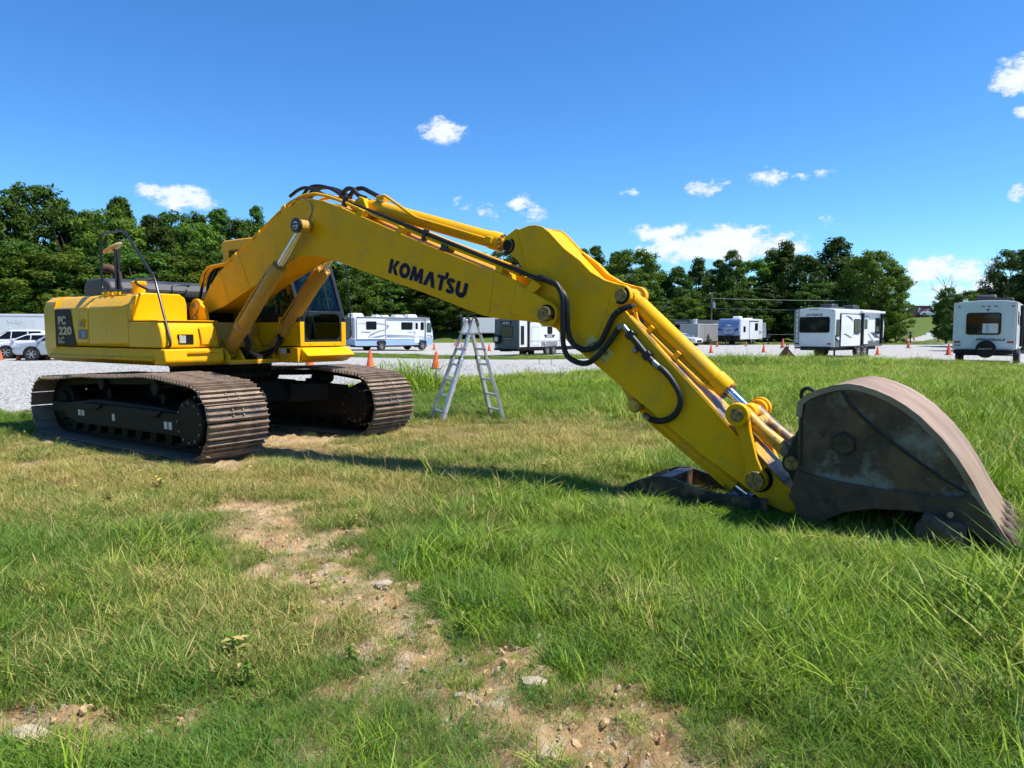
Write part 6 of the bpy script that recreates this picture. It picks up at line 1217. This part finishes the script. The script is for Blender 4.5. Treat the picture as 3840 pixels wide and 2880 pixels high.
# ribbed rear trailer at the right edge
v = Veh('travel_trailer', (22.8, 32.5), (.61, .79), 6.5, 2.44, 'ribbed off-white camper with curtained rear window and covered spare wheel', 'trailer')
rp = [(-1.22, .70), (1.22, .70), (1.22, 2.86), (.8, 2.93), (.0, 2.97), (-.8, 2.95), (-1.22, 2.88)]
MB().prism(rp, .0, 6.4, 'x').build('body', 'offwhite', v.o, bevel=.02)
for k in range(26):
    z = .74+.083*k; v.slab('B', -1.2, 1.2, z, z+.068, 'offwhite', 'siding_board', .012, .01); v.slab('R', .02, 6.3, z, z+.068, 'white', 'siding_board', .012, .01)
v.window('B', -.66, .62, 1.42, 2.36, .1, .01); v.slab('B', -.05, .55, 1.46, 1.90, 'sticker', 'window_card', .05, .03); v.slab('B', .1, .2, 1.48, 1.88, 'lightblue', 'card_stripe', .053, .01)
v.txt('B', 'SPRINGDALE', -.28, 1.10, 1.12, .115, 'print', .02, .003)
for y in (-1.0, -.06, .17, .42, 1.08): v.slab('B', y-.055, y+.055, 2.66, 2.71, 'red', 'marker_lamp', .03, .01)
MB().cyl((-.08, -.14, 2.53), (.0, -.14, 2.53), .045, 10).build('rear_camera', 'print', v.o)
for y in (-1.03, 1.04): v.slab('B', y-.13, y+.13, 1.0, 1.09, 'red', 'tail_lamp', .03, .02)
v.slab('B', -1.17, -.86, .83, .96, 'sticker', 'number_plate', .03, .02); v.txt('B', 'CM-57058', -1.14, .86, .25, .06, 'print', .034)
sp_ = MB().lathe([(.01, -.32), (.36, -.32), (.40, -.28), (.40, -.06), (.36, -.02)], (0, 0, 0), 'x', 28).build('spare_wheel_cover', 'print', v.o, smooth=40); sp_.location = (0, -.12, .72)
text('KEYSTONE', 1, (-.325, .16, .70), (0, -1, 0), (0, 0, 1), 'sticker', 'lettering', sp_, .004, .002, fit=(.3, .06)); text('REAL FAMILY', 1, (-.325, -.17, .72), (0, -1, 0), (0, 0, 1), 'sticker', 'lettering', sp_, 0, .002, fit=(.2, .05))
for o_ in sp_.children: o_.location = (0, .12-.0, -.72)
v.slab('R', .02, .08, .7, 2.86, 'print', 'corner_trim', .02, .01); v.window('R', 1.15, 1.55, 1.9, 2.45, .05); d = v.slab('R', 2.0, 2.7, .78, 2.5, 'white', 'door', .03, .04); v.slab('R', 2.2, 2.5, 1.8, 2.3, 'glassdark', 'pane', .04, .04, d)
v.slab('R', 2.9, 3.2, .8, 2.8, 'print', 'awning_arm', .14, .04); v.slab('R', .6, 1.0, 1.0, 1.7, 'white', 'access_panel', .03, .02); v.window('R', 3.8, 4.6, 1.5, 2.2)
v.aircon(1.6, 2.94, .05, 'plastic', .95, .75, .34); v.box('roof_vent', 1.4, 2.1, -1.0, -.3, 2.92, 3.12, 'plastic', .03); v.box('bumper', -.14, .0, -1.15, 1.15, .50, .69, 'print', .02); v.box('chassis', .05, 6.2, -.95, .95, .44, .70, 'print', .02)
v.box('axle', 2.2, 2.28, -1.1, 1.1, .36, .43, 'steel', .01); v.wheels((2.3, 3.1), .36, .24, -.02)
# blue-fronted camper facing the lens (front towards viewer)
a_ = Vector((-.62, -.78)); v = Veh('travel_trailer', (0, 0), a_, 7.7, 2.5, 'camper with curved blue front cap and silver ribbed side', 'trailer')
cL = Vector((25.9, 82, 0)); ax = Vector((a_.x, a_.y, 0)).normalized(); lf = Vector((-ax.y, ax.x, 0)); v.o.location = cL-ax*7.7-lf*1.25
v.body([(0, .62), (7.2, .62), (7.2, 3.02), (.1, 3.02), (0, 2.9)], 'offwhite'); MB().prism([(7.19, .62), (7.45, .62), (7.70, 1.1), (7.72, 1.9), (7.62, 2.5), (7.40, 2.95), (7.19, 3.03)], -1.25, 1.25).build('front_cap', 'jayblue', v.o, bevel=.06)
MB().prism([(7.3, .58), (7.48, .58), (7.72, 1.08), (7.65, 1.12), (7.3, 1.12)], -1.262, 1.262).build('front_skirt', 'print', v.o, bevel=.03)
text('Jayco', 1, (7.735, -.50, 1.75), (0, 1, .0), (0, 0, 1), 'sticker', 'lettering', v.o, .012, .004, fit=(1.05, .34), shear=.2)
MB().add([(7.738, y, z) for y, z in ((-.35, 2.28), (.05, 2.16), (.42, 2.22), (.15, 2.30), (.35, 2.36), (-.0, 2.34))], [(0, 1, 2, 3, 4, 5)]).build('bird_emblem', 'sticker', v.o)
for s_ in (-1, 1): MB().add([(7.739, s_*y, z) for y, z in ((1.22, 1.95), (.95, 1.85), (.62, 1.55), (.9, 1.65), (1.22, 1.75))], [(0, 1, 2, 3, 4)]).build('graphic_stripe', 'print', v.o); MB().add([(7.739, s_*y, z) for y, z in ((.65, 1.5), (0, 1.25), (0, 1.33), (.60, 1.58))], [(0, 1, 2, 3)]).build('graphic_stripe', 'sticker', v.o)
for k in range(22): v.slab('L', .05, 7.15, .68+.105*k, .77+.105*k, 'white', 'siding_board', .012, .01)
v.slab('L', 1.7, 4.5, .64, 2.75, 'white', 'slide_out', .12, .02); v.slab('L', 1.66, 4.54, 2.70, 2.80, 'print', 'slide_flange', .14, .01); v.window('L', 2.0, 2.9, 1.7, 2.5, .05, .12); v.window('L', 5.7, 6.3, 1.5, 2.1, .05); v.slab('L', 3.5, 4.2, .75, 1.4, 'offwhite', 'access_panel', .125, .02); v.slab('L', .3, 1.2, 1.3, 1.6, 'bluegrey', 'graphic_stripe', .02, .01)
v.aircon(4.9, 3.0, 0, 'white', 1.1, .8, .34); v.aircon(1.6, 3.0, 0, 'white', 1.2, .8, .18); v.box('propane_cover', 7.75, 8.1, -.4, .4, .55, 1.1, 'print', .06); v.box('tongue', 7.4, 8.7, -.08, .08, .42, .55, 'print', .01); v.box('tongue_jack', 8.45, 8.55, -.05, .05, .05, .9, 'print', .01)
v.box('chassis', .1, 7.3, -.9, .9, .42, .62, 'print', .01); v.wheels((3.0, 3.85), .36, .24, -.02)
# cargo trailer, dark fifth-wheel, white camper, boat
def simple(name, u0, D0, ax, L, w, h, m_, label, cat, b0=.5, roofm=None):
    q = Veh(name, (at(u0, D0), D0), ax, L, w, label, cat); q.body([(0, b0), (L, b0), (L, h), (0, h)], m_, bevel=.04); q.box('chassis', .1, L-.1, -w/2+.2, w/2-.2, b0-.15, b0+.01, 'print', .01); q.wheels((L*.45, L*.45+.85), .36, .22, -.02); return q
v = simple('cargo_trailer', 2615, 84, (.62, .78), 6.0, 2.3, 2.45, 'greytrailer', 'plain grey enclosed cargo trailer behind the white parked car', 'trailer', .35)
v.slab('B', -1.0, 1.0, .5, 2.2, 'greytrailer', 'ramp_door', .03, .02); v.slab('R', .15, .2, .4, 2.4, 'white', 'corner_trim', .03, .01); v.slab('R', 2.0, 2.9, .5, 2.2, 'greytrailer', 'side_door', .03, .02); v.slab('R', .0, 6, 2.38, 2.45, 'white', 'roof_rail', .03, .01); MB().lathe([(.25, 2.45), (.25, 2.9), (.3, 2.9), (.3, 3.05), (.02, 3.05)], (2.2, .2, 0), 'z', 14).build('roof_stack', 'white', v.o)
v = simple('fifth_wheel_trailer', 2585, 94, (.7, .71), 8, 2.45, 3.1, 'darkgrey', 'dark grey trailer peeking out behind the grey cargo trailer', 'trailer', .6); v.slab('B', -1.1, 1.1, 1.6, 2.4, 'glassdark', 'rear_window', .03, .1); v.txt('B', 'MONTANA', -.9, 2.62, 1.8, .22, 'sticker', .04, .01)
v = simple('travel_trailer', 2690, 98, (.7, .71), 7, 2.4, 2.6, 'white', 'small white camper showing between cargo trailer and blue-fronted camper', 'trailer', .9); v.slab('B', -.8, .8, 1.6, 2.3, 'glassdark', 'rear_window', .03, .1); v.slab('B', -1.15, 1.15, .6, 1.1, 'beige', 'lower_wall', .03, .02)
v = simple('travel_trailer', 2868, 100, (.35, .94), 7.5, 2.45, 2.75, 'white', 'white camper half hidden behind the blue-fronted camper', 'trailer', .7); v.window('R', 1.0, 1.7, 1.5, 2.1); v.slab('R', 3.0, 4.2, .8, 2.4, 'white', 'slide_out', .1, .02); v.slab('R', 0, 0, 0, 0, 'print', 'graphic_stripe', .03, .01, None, 0, [(.1, 1.0), (2.6, 1.3), (2.6, 1.15), (.3, .9)]); v.slab('B', -1.0, .2, .8, 1.4, 'print', 'graphic_stripe', .03, .1); v.aircon(3, 2.74)
# white box trailers behind the ladder
v = simple('box_trailer', 2130, 108, (-.98, .2), 12, 2.5, 3.75, 'white', 'long plain white semi-trailer parked on the far side of the lot', 'trailer', 1.35)
v.o.location = (at(1733, 116)+6-6+.0, 116, v.o.location.z); v.o.rotation_euler.z = R(14)
for k in range(9): v.slab('R', .6+1.3*k, .63+1.3*k, 1.4, 3.7, 'offwhite', 'panel_joint', .012, .003)
v.box('landing_gear', 8.2, 8.4, -.9, .9, 0, 1.3, 'print', .01); v.box('underride_guard', .2, .4, -1.1, 1.1, .55, .7, 'print', .01); v.box('side_rail', .1, 11.9, -1.27, -1.2, 1.25, 1.4, 'midgrey', .01)
v = Veh('box_trailer', (0, 0), (1, -.03), 6.5, 2.4, 'smaller white box trailer beside the long white semi-trailer', 'trailer'); v.o.location = (at(1668, 120), 120, 0); v.o.location.z = float(zt(*v.o.location[:2]))-.1
v.body([(0, 1.0), (3.0, 1.0), (3.0, 3.35), (0, 3.35)], 'white'); v.slab('R', 1.4, 2.2, 2.95, 3.1, 'print', 'vent', .03, .01); v.slab('R', .15, 2.85, 1.1, 3.25, 'offwhite', 'side_panel', .02, .02); v.box('hitch', 2.9, 4.0, -.1, .1, .9, 1.02, 'print', .01); v.wheels((1.0,), .42, .25)
# pale trailer at the left edge
v = Veh('box_trailer', (0, 0), (1, .22), 14, 2.5, 'pale grey-white semi-trailer with faded lettering behind the parked cars', 'trailer'); v.o.location = (at(-260, 60), 60, 0)
v.body([(0, 1.0), (14, 1.0), (14, 2.98), (0, 2.98)], 'offwhite'); v.slab('R', 0, 14, 2.86, 3.02, 'white', 'roof_rail', .03, .01); v.slab('R', 8.3, 9.7, 1.6, 2.6, 'white', 'patch_panel', .012, .01); v.txt('R', 'way', 6.32, 2.12, 1.4, .42, 'white', .02, .01); v.txt('R', 'e.', 5.9, 1.25, 1.0, .40, 'white', .02, .01)
for k in range(12): v.slab('R', .5+1.2*k, .53+1.2*k, 1.02, 2.84, 'white', 'panel_joint', .01, .003)
v.wheels((2.0, 3.1), .48, .3); v.box('landing_gear', 10, 10.2, -.9, .9, 0, 1.0, 'print', .01)
# red trailer on the hill
v = Veh('livestock_trailer', (0, 0), (1, -.05), 3.6, 2.5, 'dark red trailer with white horse figure on the distant hill', 'trailer'); X, Y = at(3418, 150), 150; v.o.location = (X, Y, float(zt(X, Y))-.3)
v.body([(0, .35), (2.5, .35), (2.5, .95), (3.5, .95), (3.5, 2.6), (0, 2.6)], 'barnred'); v.box('roof', -1.6, 3.55, -1.3, 1.3, 2.6, 2.68, 'white', .01)
v.slab('R', 0, 0, 0, 0, 'sticker', 'horse_figure', .03, .01, None, 0, [(.25, 1.25), (.35, 1.5), (.3, 1.8), (.42, 2.05), (.55, 2.3), (.75, 2.25), (.68, 2.1), (.85, 2.05), (.75, 1.9), (.85, 1.7), (.65, 1.75), (.55, 1.5), (.45, 1.2)]); v.slab('R', 2.2, 3.0, 1.5, 1.85, 'sticker', 'sign_panel', .03, .02); v.slab('R', 0, 0, 0, 0, 'sticker', 'stripe', .03, .01, None, 0, [(2.7, 2.58), (3.48, 1.8), (3.48, 2.2), (3.1, 2.58)]); v.wheels((.9, 1.6), .36, .22)

# ------------------------------------------------------------------ cars
def car(px, D, head, m_, label, u=None, kind='suv', zg=None, name='parked_car'):
    x = at(px, D); o = empty(name, (x, D, float(zt(x, D)) if zg is None else zg), math.atan2(head[1], head[0])); tag(o, label, 'car')
    H = 1.66 if kind == 'suv' else 1.44; W = .92
    bodyp = [(-2.25, .45), (-2.28, .75), (-2.15, 1.0), (-1.2, 1.05), (.7, 1.02), (1.4, .96), (2.05, .86), (2.27, .70), (2.30, .45), (2.1, .28), (-2.1, .28)]
    b = MB().prism(bodyp, -W, W).build('body', m_, o, bevel=.10, seg=3)
    cab_ = [(-2.08, 1.0), (-1.75, H-.08), (-1.4, H), (.1, H-.01), (.35, H-.06), (1.25, 1.0)] if kind == 'suv' else [(-1.7, 1.0), (-1.1, H-.06), (-.6, H), (.1, H-.01), (.4, H-.07), (1.3, .98)]
    n = len(cab_); vs = [(p[0], s_*(W-.03-.22*max(0, p[1]-1.0)/.6), p[1]) for s_ in (-1, 1) for p in cab_]
    g = MB().add(vs, [tuple(range(n))[::-1], tuple(range(n, 2*n))]+[(i, (i+1) % n, n+(i+1) % n, n+i) for i in range(n)]).build('roof', m_, o, bevel=.05)
    for s_ in (-1, 1):
        for x0, x1 in ((-1.72, -.85), (-.78, .10), (.16, .95)):
            def yy(z): return s_*(W-.02-.22*(z-1.0)/.6)
            zt_ = H-.11; xa = max(x0, -1.55 if kind == 'suv' else -1.15); xb = min(x1, .36 if x1 > .5 else x1)
            if kind != 'suv' and x0 < -1.5: x0 = -1.45
            MB().add([(x0, yy(1.06), 1.06), (x1, yy(1.06), 1.06), (xb if x1 > .5 else x1, yy(zt_), zt_), (xa if x0 < -1 else x0, yy(zt_), zt_)], [(0, 1, 2, 3)]).build('side_window', 'glassdark', o)
        MB().prism(rrect(1.95, 2.24, .70, .80, .03), s_*.55, s_*.93).build('head_lamp', 'lamp', o, bevel=.01); MB().prism(rrect(-2.27, -2.1, .8, .95, .03), s_*.55, s_*.93).build('tail_lamp', 'red', o, bevel=.01)
        MB().box((.95, s_*1.0, 1.08), (.12, .2, .12)).build('wing_mirror', m_, o, bevel=.03)
    MB().add([(1.26, -.8, 1.03), (1.26, .8, 1.03), (.42, .66, H-.08), (.42, -.66, H-.08)], [(0, 1, 2, 3)]).build('windscreen', 'glassblue', o)
    MB().box((2.26, 0, .52), (.1, 1.1, .26)).build('grille', 'print', o, bevel=.03); MB().box((0, 0, .30), (4.3, 1.78, .14)).build('sill', 'print', o, bevel=.04)
    for x_ in (-1.38, 1.38):
        for s_ in (-1, 1): wheel(o, (x_, s_*.845, .345), .345, .22, side=s_, hub=.68); MB().lathe([(.40, s_*.60), (.41, s_*.923), (.3, s_*.925)], (x_, 0, .36), 'y', 22).build('wheel_arch', 'print', o)
    return o
car(252, 39.0, (-.97, -.25), 'silver', 'silver-blue crossover nearest the excavator counterweight', kind='suv')
car(150, 41.8, (-.97, -.25), 'carwhite', 'white low sedan in front of the wagon at the left edge', kind='sedan')
car(75, 47.5, (-.97, -.22), 'carwhite', 'white wagon with dark side windows behind the sedan', kind='suv')
car(205, 53, (-.97, -.2), 'navy', 'dark blue car showing only its roof behind the excavator counterweight', kind='suv')
car(2552, 81, (.75, -.66), 'carwhite', 'white parked car in front of the grey cargo trailer', kind='sedan')
car(3478, 149, (1, -.1), 'silver', 'distant silver car beside the red trailer on the hill', kind='sedan')

# ------------------------------------------------------------------ traffic cones
CONE = MB().lathe([(.165, .03), (.155, .05), (.045, .66), (.035, .69), (.022, .70), (.01, .70)], (0, 0, 0), 'z', 18).mesh('cone_body'); CONE.polygons.foreach_set('use_smooth', [True]*len(CONE.polygons))
CBASE = MB().prism(rrect(-.19, .19, -.19, .19, .05), 0, .032, 'z').mesh('cone_base')
CONES = [(1388,1377,65,'beside the tall grass clump left side','o'),(1632,1383,66,'leaning against the tall grass clump right side','o'),(1629,1311,25,'at the nose of the motorhome','o'),(1708,1295,20,'left of the two far cones before the white semi-trailer','f'),(1785,1297,19,'right of the two far cones before the white semi-trailer','f'),(1835,1316,28,'at the rear corner of the dark grey trailer','o'),(1731,1314,26,'seen between the ladder legs','f'),
 (2666,1323,32,'behind the tall weeds below the cargo trailer','o'),(2688,1300,20,'at the tongue of the blue-fronted camper','f'),(2796,1298,18,'beside the wheels of the blue-fronted camper','f'),(2863,1321,31,'behind the tall weeds right of the blue-fronted camper','o'),(2934,1304,40,'directly above the rusty bracket','f'),(3290,1331,32,'under the nose of the long white trailer','o'),(3405,1305,29,'in front of the hookup post by the right road','f'),(3399,1283,19,'just left of the hookup post by the right road','f'),(3425,1276,15,'just right of the hookup post by the right road','o'),(3518,1282,21,'left of the pair beside the last camper','f'),(3548,1276,15,'right of the pair beside the last camper','o'),(3556,1331,42,'at the rear corner of the ribbed camper','o'),(1160,1372,66,'half hidden under the cab deck','o'),(69,1351,36,'in front of the white sedan','o'),(2,1350,36,'cut by the left edge of the picture','o'),(180,1350,36,'half hidden by the counterweight','o')]
for (u, v_, hp, where, k) in CONES:
    D = .70*2686/hp if hp > 40 else None
    lo_, hi_ = 8., 140.
    for _ in range(40):   # where the sight line to the cone's foot meets the ground
        m_ = (lo_+hi_)/2; zz = float(zt(at(u, m_), m_)); lo_, hi_ = (m_, hi_) if 1.526-(v_-1243.8)*m_/2686 > zz else (lo_, m_)
    D = lo_; x = at(u, D); s_ = min(1.25, max(.75, hp*D/2686/.70)); c = empty('traffic_cone', (x, D, float(zt(x, D))+.003), random.Random(u).uniform(0, 1.5)); c.scale = (s_, s_, s_)
    b = link('cone_body', CONE.copy() if False else CONE, None, c)
    if not CONE.materials: CONE.materials.append(M['orange']); CBASE.materials.append(M['conebase'])
    if k == 'f': b.material_slots[0].link = 'OBJECT'; b.material_slots[0].material = M['oranged']
    link('cone_base', CBASE, None, c)
    if u == 1632: c.rotation_euler = (0, R(4), .3)
    tag(c, ('faded ' if k == 'f' else 'bright ')+'orange traffic cone '+where, 'traffic cone', 'traffic cones around the lot')

# ------------------------------------------------------------------ hookup posts, pole, wires, rusty bracket, stakes
for (u, v0, v1, lab) in ((2654, 1253, 1291, 'dark hookup post in front of the grey cargo trailer'), (2879, 1252, 1291, 'dark hookup post beside the white camper behind the blue-fronted one'), (3411, 1245, 1286, 'dark hookup post by the right road')):
    D = 1.526*2686/(v1-1243.8)*.98; x = at(u, D); o = empty('hookup_post', (x, D, float(zt(x, D)))); tag(o, lab, 'post', 'hookup posts'); h = (v1-v0)*D/2686
    MB().b2(-.06, .06, -.06, .06, 0, h).build('post', 'print', o, bevel=.01); MB().b2(-.16, .16, -.1, .1, h*.62, h*.82).build('outlet_box', 'plastic', o, bevel=.02); MB().lathe([(.09, h), (.07, h+.06), (.01, h+.1)], (0, 0, 0), 'z', 10).build('cap', 'print', o)
PX, PD = at(2664, 99), 99
o = empty('utility_pole', (PX, PD, 0)); tag(o, 'thin utility pole with grey transformer in front of the tree line', 'pole')
MB().tube([(0, 0, -.2), (0, 0, 6.9)], [.15, .10], 10).build('pole', 'wood', o, smooth=40); MB().lathe([(.02, 4.75), (.2, 4.78), (.22, 5.45), (.02, 5.5)], (.3, -.1, 0), 'z', 14).build('transformer', 'galv', o, smooth=40); MB().lathe([(.04, 5.5), (.05, 5.6), (.03, 5.7)], (.3, -.1, 0), 'z', 8).build('bushing', 'sticker', o)
for z0, z1, x1, lab in ((6.1, 5.7, 60, 'upper overhead wire running right from the utility pole'), (4.75, 4.5, 60, 'lower overhead wire running right from the utility pole')):
    P = [(PX+(x1-PX)*t, PD-6*t, z0+(z1-z0)*t-1.0*t*(1-t)) for t in np.linspace(0, 1, 14)]; tag(MB().tube(P, .018, 5).build('overhead_wire', 'galv'), lab, 'wire')
P = [(at(2880, 97)+(at(3411, 92)-at(2880, 97))*t, 97-5*t, 1.15-.1*t*(1-t)) for t in np.linspace(0, 1, 8)]; tag(MB().tube(P, .014, 5).build('fence_wire', 'galv'), 'low wire stretched between the hookup posts', 'wire')
rb = empty('rusty_bracket', (at(2950, 36.5), 36.5, 0)); tag(rb, 'rusty triangular steel bracket lying at the edge of the gravel', 'bracket')
MB().prism([(-.55, .1), (-.08, .78), (.08, .78), (.02, .1)], -.06, .02).build('gusset', 'rust', rb, bevel=.01); MB().prism([(.0, .1), (.08, .70), (.5, .2), (.7, .1)], .04, .1).build('gusset', 'barnred', rb, bevel=.01); MB().b2(-.75, 1.1, -.12, .0, .02, .14).build('base_bar', 'rust', rb, bevel=.01)
MB().tube([(.05*math.cos(R(a))+.02, -.02, .82+.08*math.sin(R(a))) for a in range(-30, 215, 20)], .02, 6).build('shackle', 'rust', rb)
for u, D, lab in ((2022, 33, 'thin dark stake left of the pair beside the grass strip'), (2067, 33, 'thin dark stake right of the pair beside the grass strip')): tag(MB().cyl((at(u, D), D, 0), (at(u, D), D, .28), .012, 6).build('marker_stake', 'print'), lab, 'stake', 'marker stakes')

# ------------------------------------------------------------------ tall clumps, sapling, field stones
def clump(name, x, y, n, h0, h1, rad, wd, label, seed, m_='grasslime', seeds=0, cat='grass clump'):
    rg = np.random.RandomState(seed); o = empty(name, (x, y, float(zt(x, y)))); tag(o, label, cat)
    link('leaves', blades(n, h0, h1, rad, wd, .75, seed, 4), m_, o); link('leaves', blades(n//2, h0*.6, h1*.7, rad*1.1, wd*.8, .9, seed+1, 4), 'grass', o)
    if seeds: link('seed_stalks', seed_stalks(seeds, h1*.8, h1*1.15, rad*.8, seed+2, .09), 'seed', o)
for i, (u, D, n, h, r_, lab) in enumerate(((1475,18.2,260,1.15,.6,'tall bright green grass clump left of centre between the two near cones'),(1570,18.6,260,1.25,.6,'tall bright green grass clump in the middle between the two near cones'),(1530,17.6,200,.8,.7,'lower bright green grass in front of the clumps between the cones'))): clump('tall_grass_clump', at(u, D), D, n, .35, h, r_, .020, lab, 60+i)
for i, (u, D, n, h, r_, lab) in enumerate(((2700,31,110,.85,.8,'tall arching weeds left of the hump below the blue-fronted camper'),(2800,30,130,1.0,.9,'tallest arching weeds below the blue-fronted camper'),(2890,30.5,110,.75,.8,'arching weeds right of the hump below the blue-fronted camper'),(3090,30,90,.7,.8,'arching weeds below the wide rear window trailer'),(3160,29,80,.55,.7,'low arching weeds before the trailer wheels'))): clump('tall_weed_clump', at(u, D), D, n, .3, h, r_, .026, lab, 80+i, 'grass', 6, 'weeds')
clump('pine_sapling', at(3040, 33), 33, 160, .4, 1.0, .28, .012, 'young feathery sapling in front of the wide rear window trailer', 95, 'grasslime', 0, 'sapling')
for i, (x, y, s_, lab) in enumerate(((.10,3.02,.055,'grey stone lying in the worn clay track at the bottom centre'),(-1.86,2.62,.07,'pale flat stone on the bare patch at the lower left'),(-.78,4.25,.045,'pale stone in the middle of the worn clay track'))):
    o = link('field_stone', stone_mesh(70+i), 'fieldstone', None); o.location = (x, y, float(zt(x, y))+.0); o.scale = (s_*1.3, s_, s_*.8); tag(o, lab, 'stone')

# school bus standing off to the right, mirrored in the cab's lower front pane
v = Veh('school_bus', (0, 0), (0, 1), 9.5, 2.4, 'yellow school bus standing off to the right, mirrored in the cab window', 'bus'); v.o.location = (46, 10.5, 0)
v.body([(0, .55), (9.2, .55), (9.5, 1.2), (8.2, 1.5), (7.9, 2.7), (.1, 2.75), (0, 2.6)], 'yellow_gloss')
for k in range(8):
    for f_ in 'LR': v.window(f_, .5+.92*k, 1.25+.92*k, 1.75, 2.35, .04)
for f_ in 'LR':
    for z_ in (1.1, 1.5): v.slab(f_, .1, 8.2, z_, z_+.06, 'print', 'rub_rail', .03, .01)
v.wheels((2.0, 7.6), .46, .3, .0)
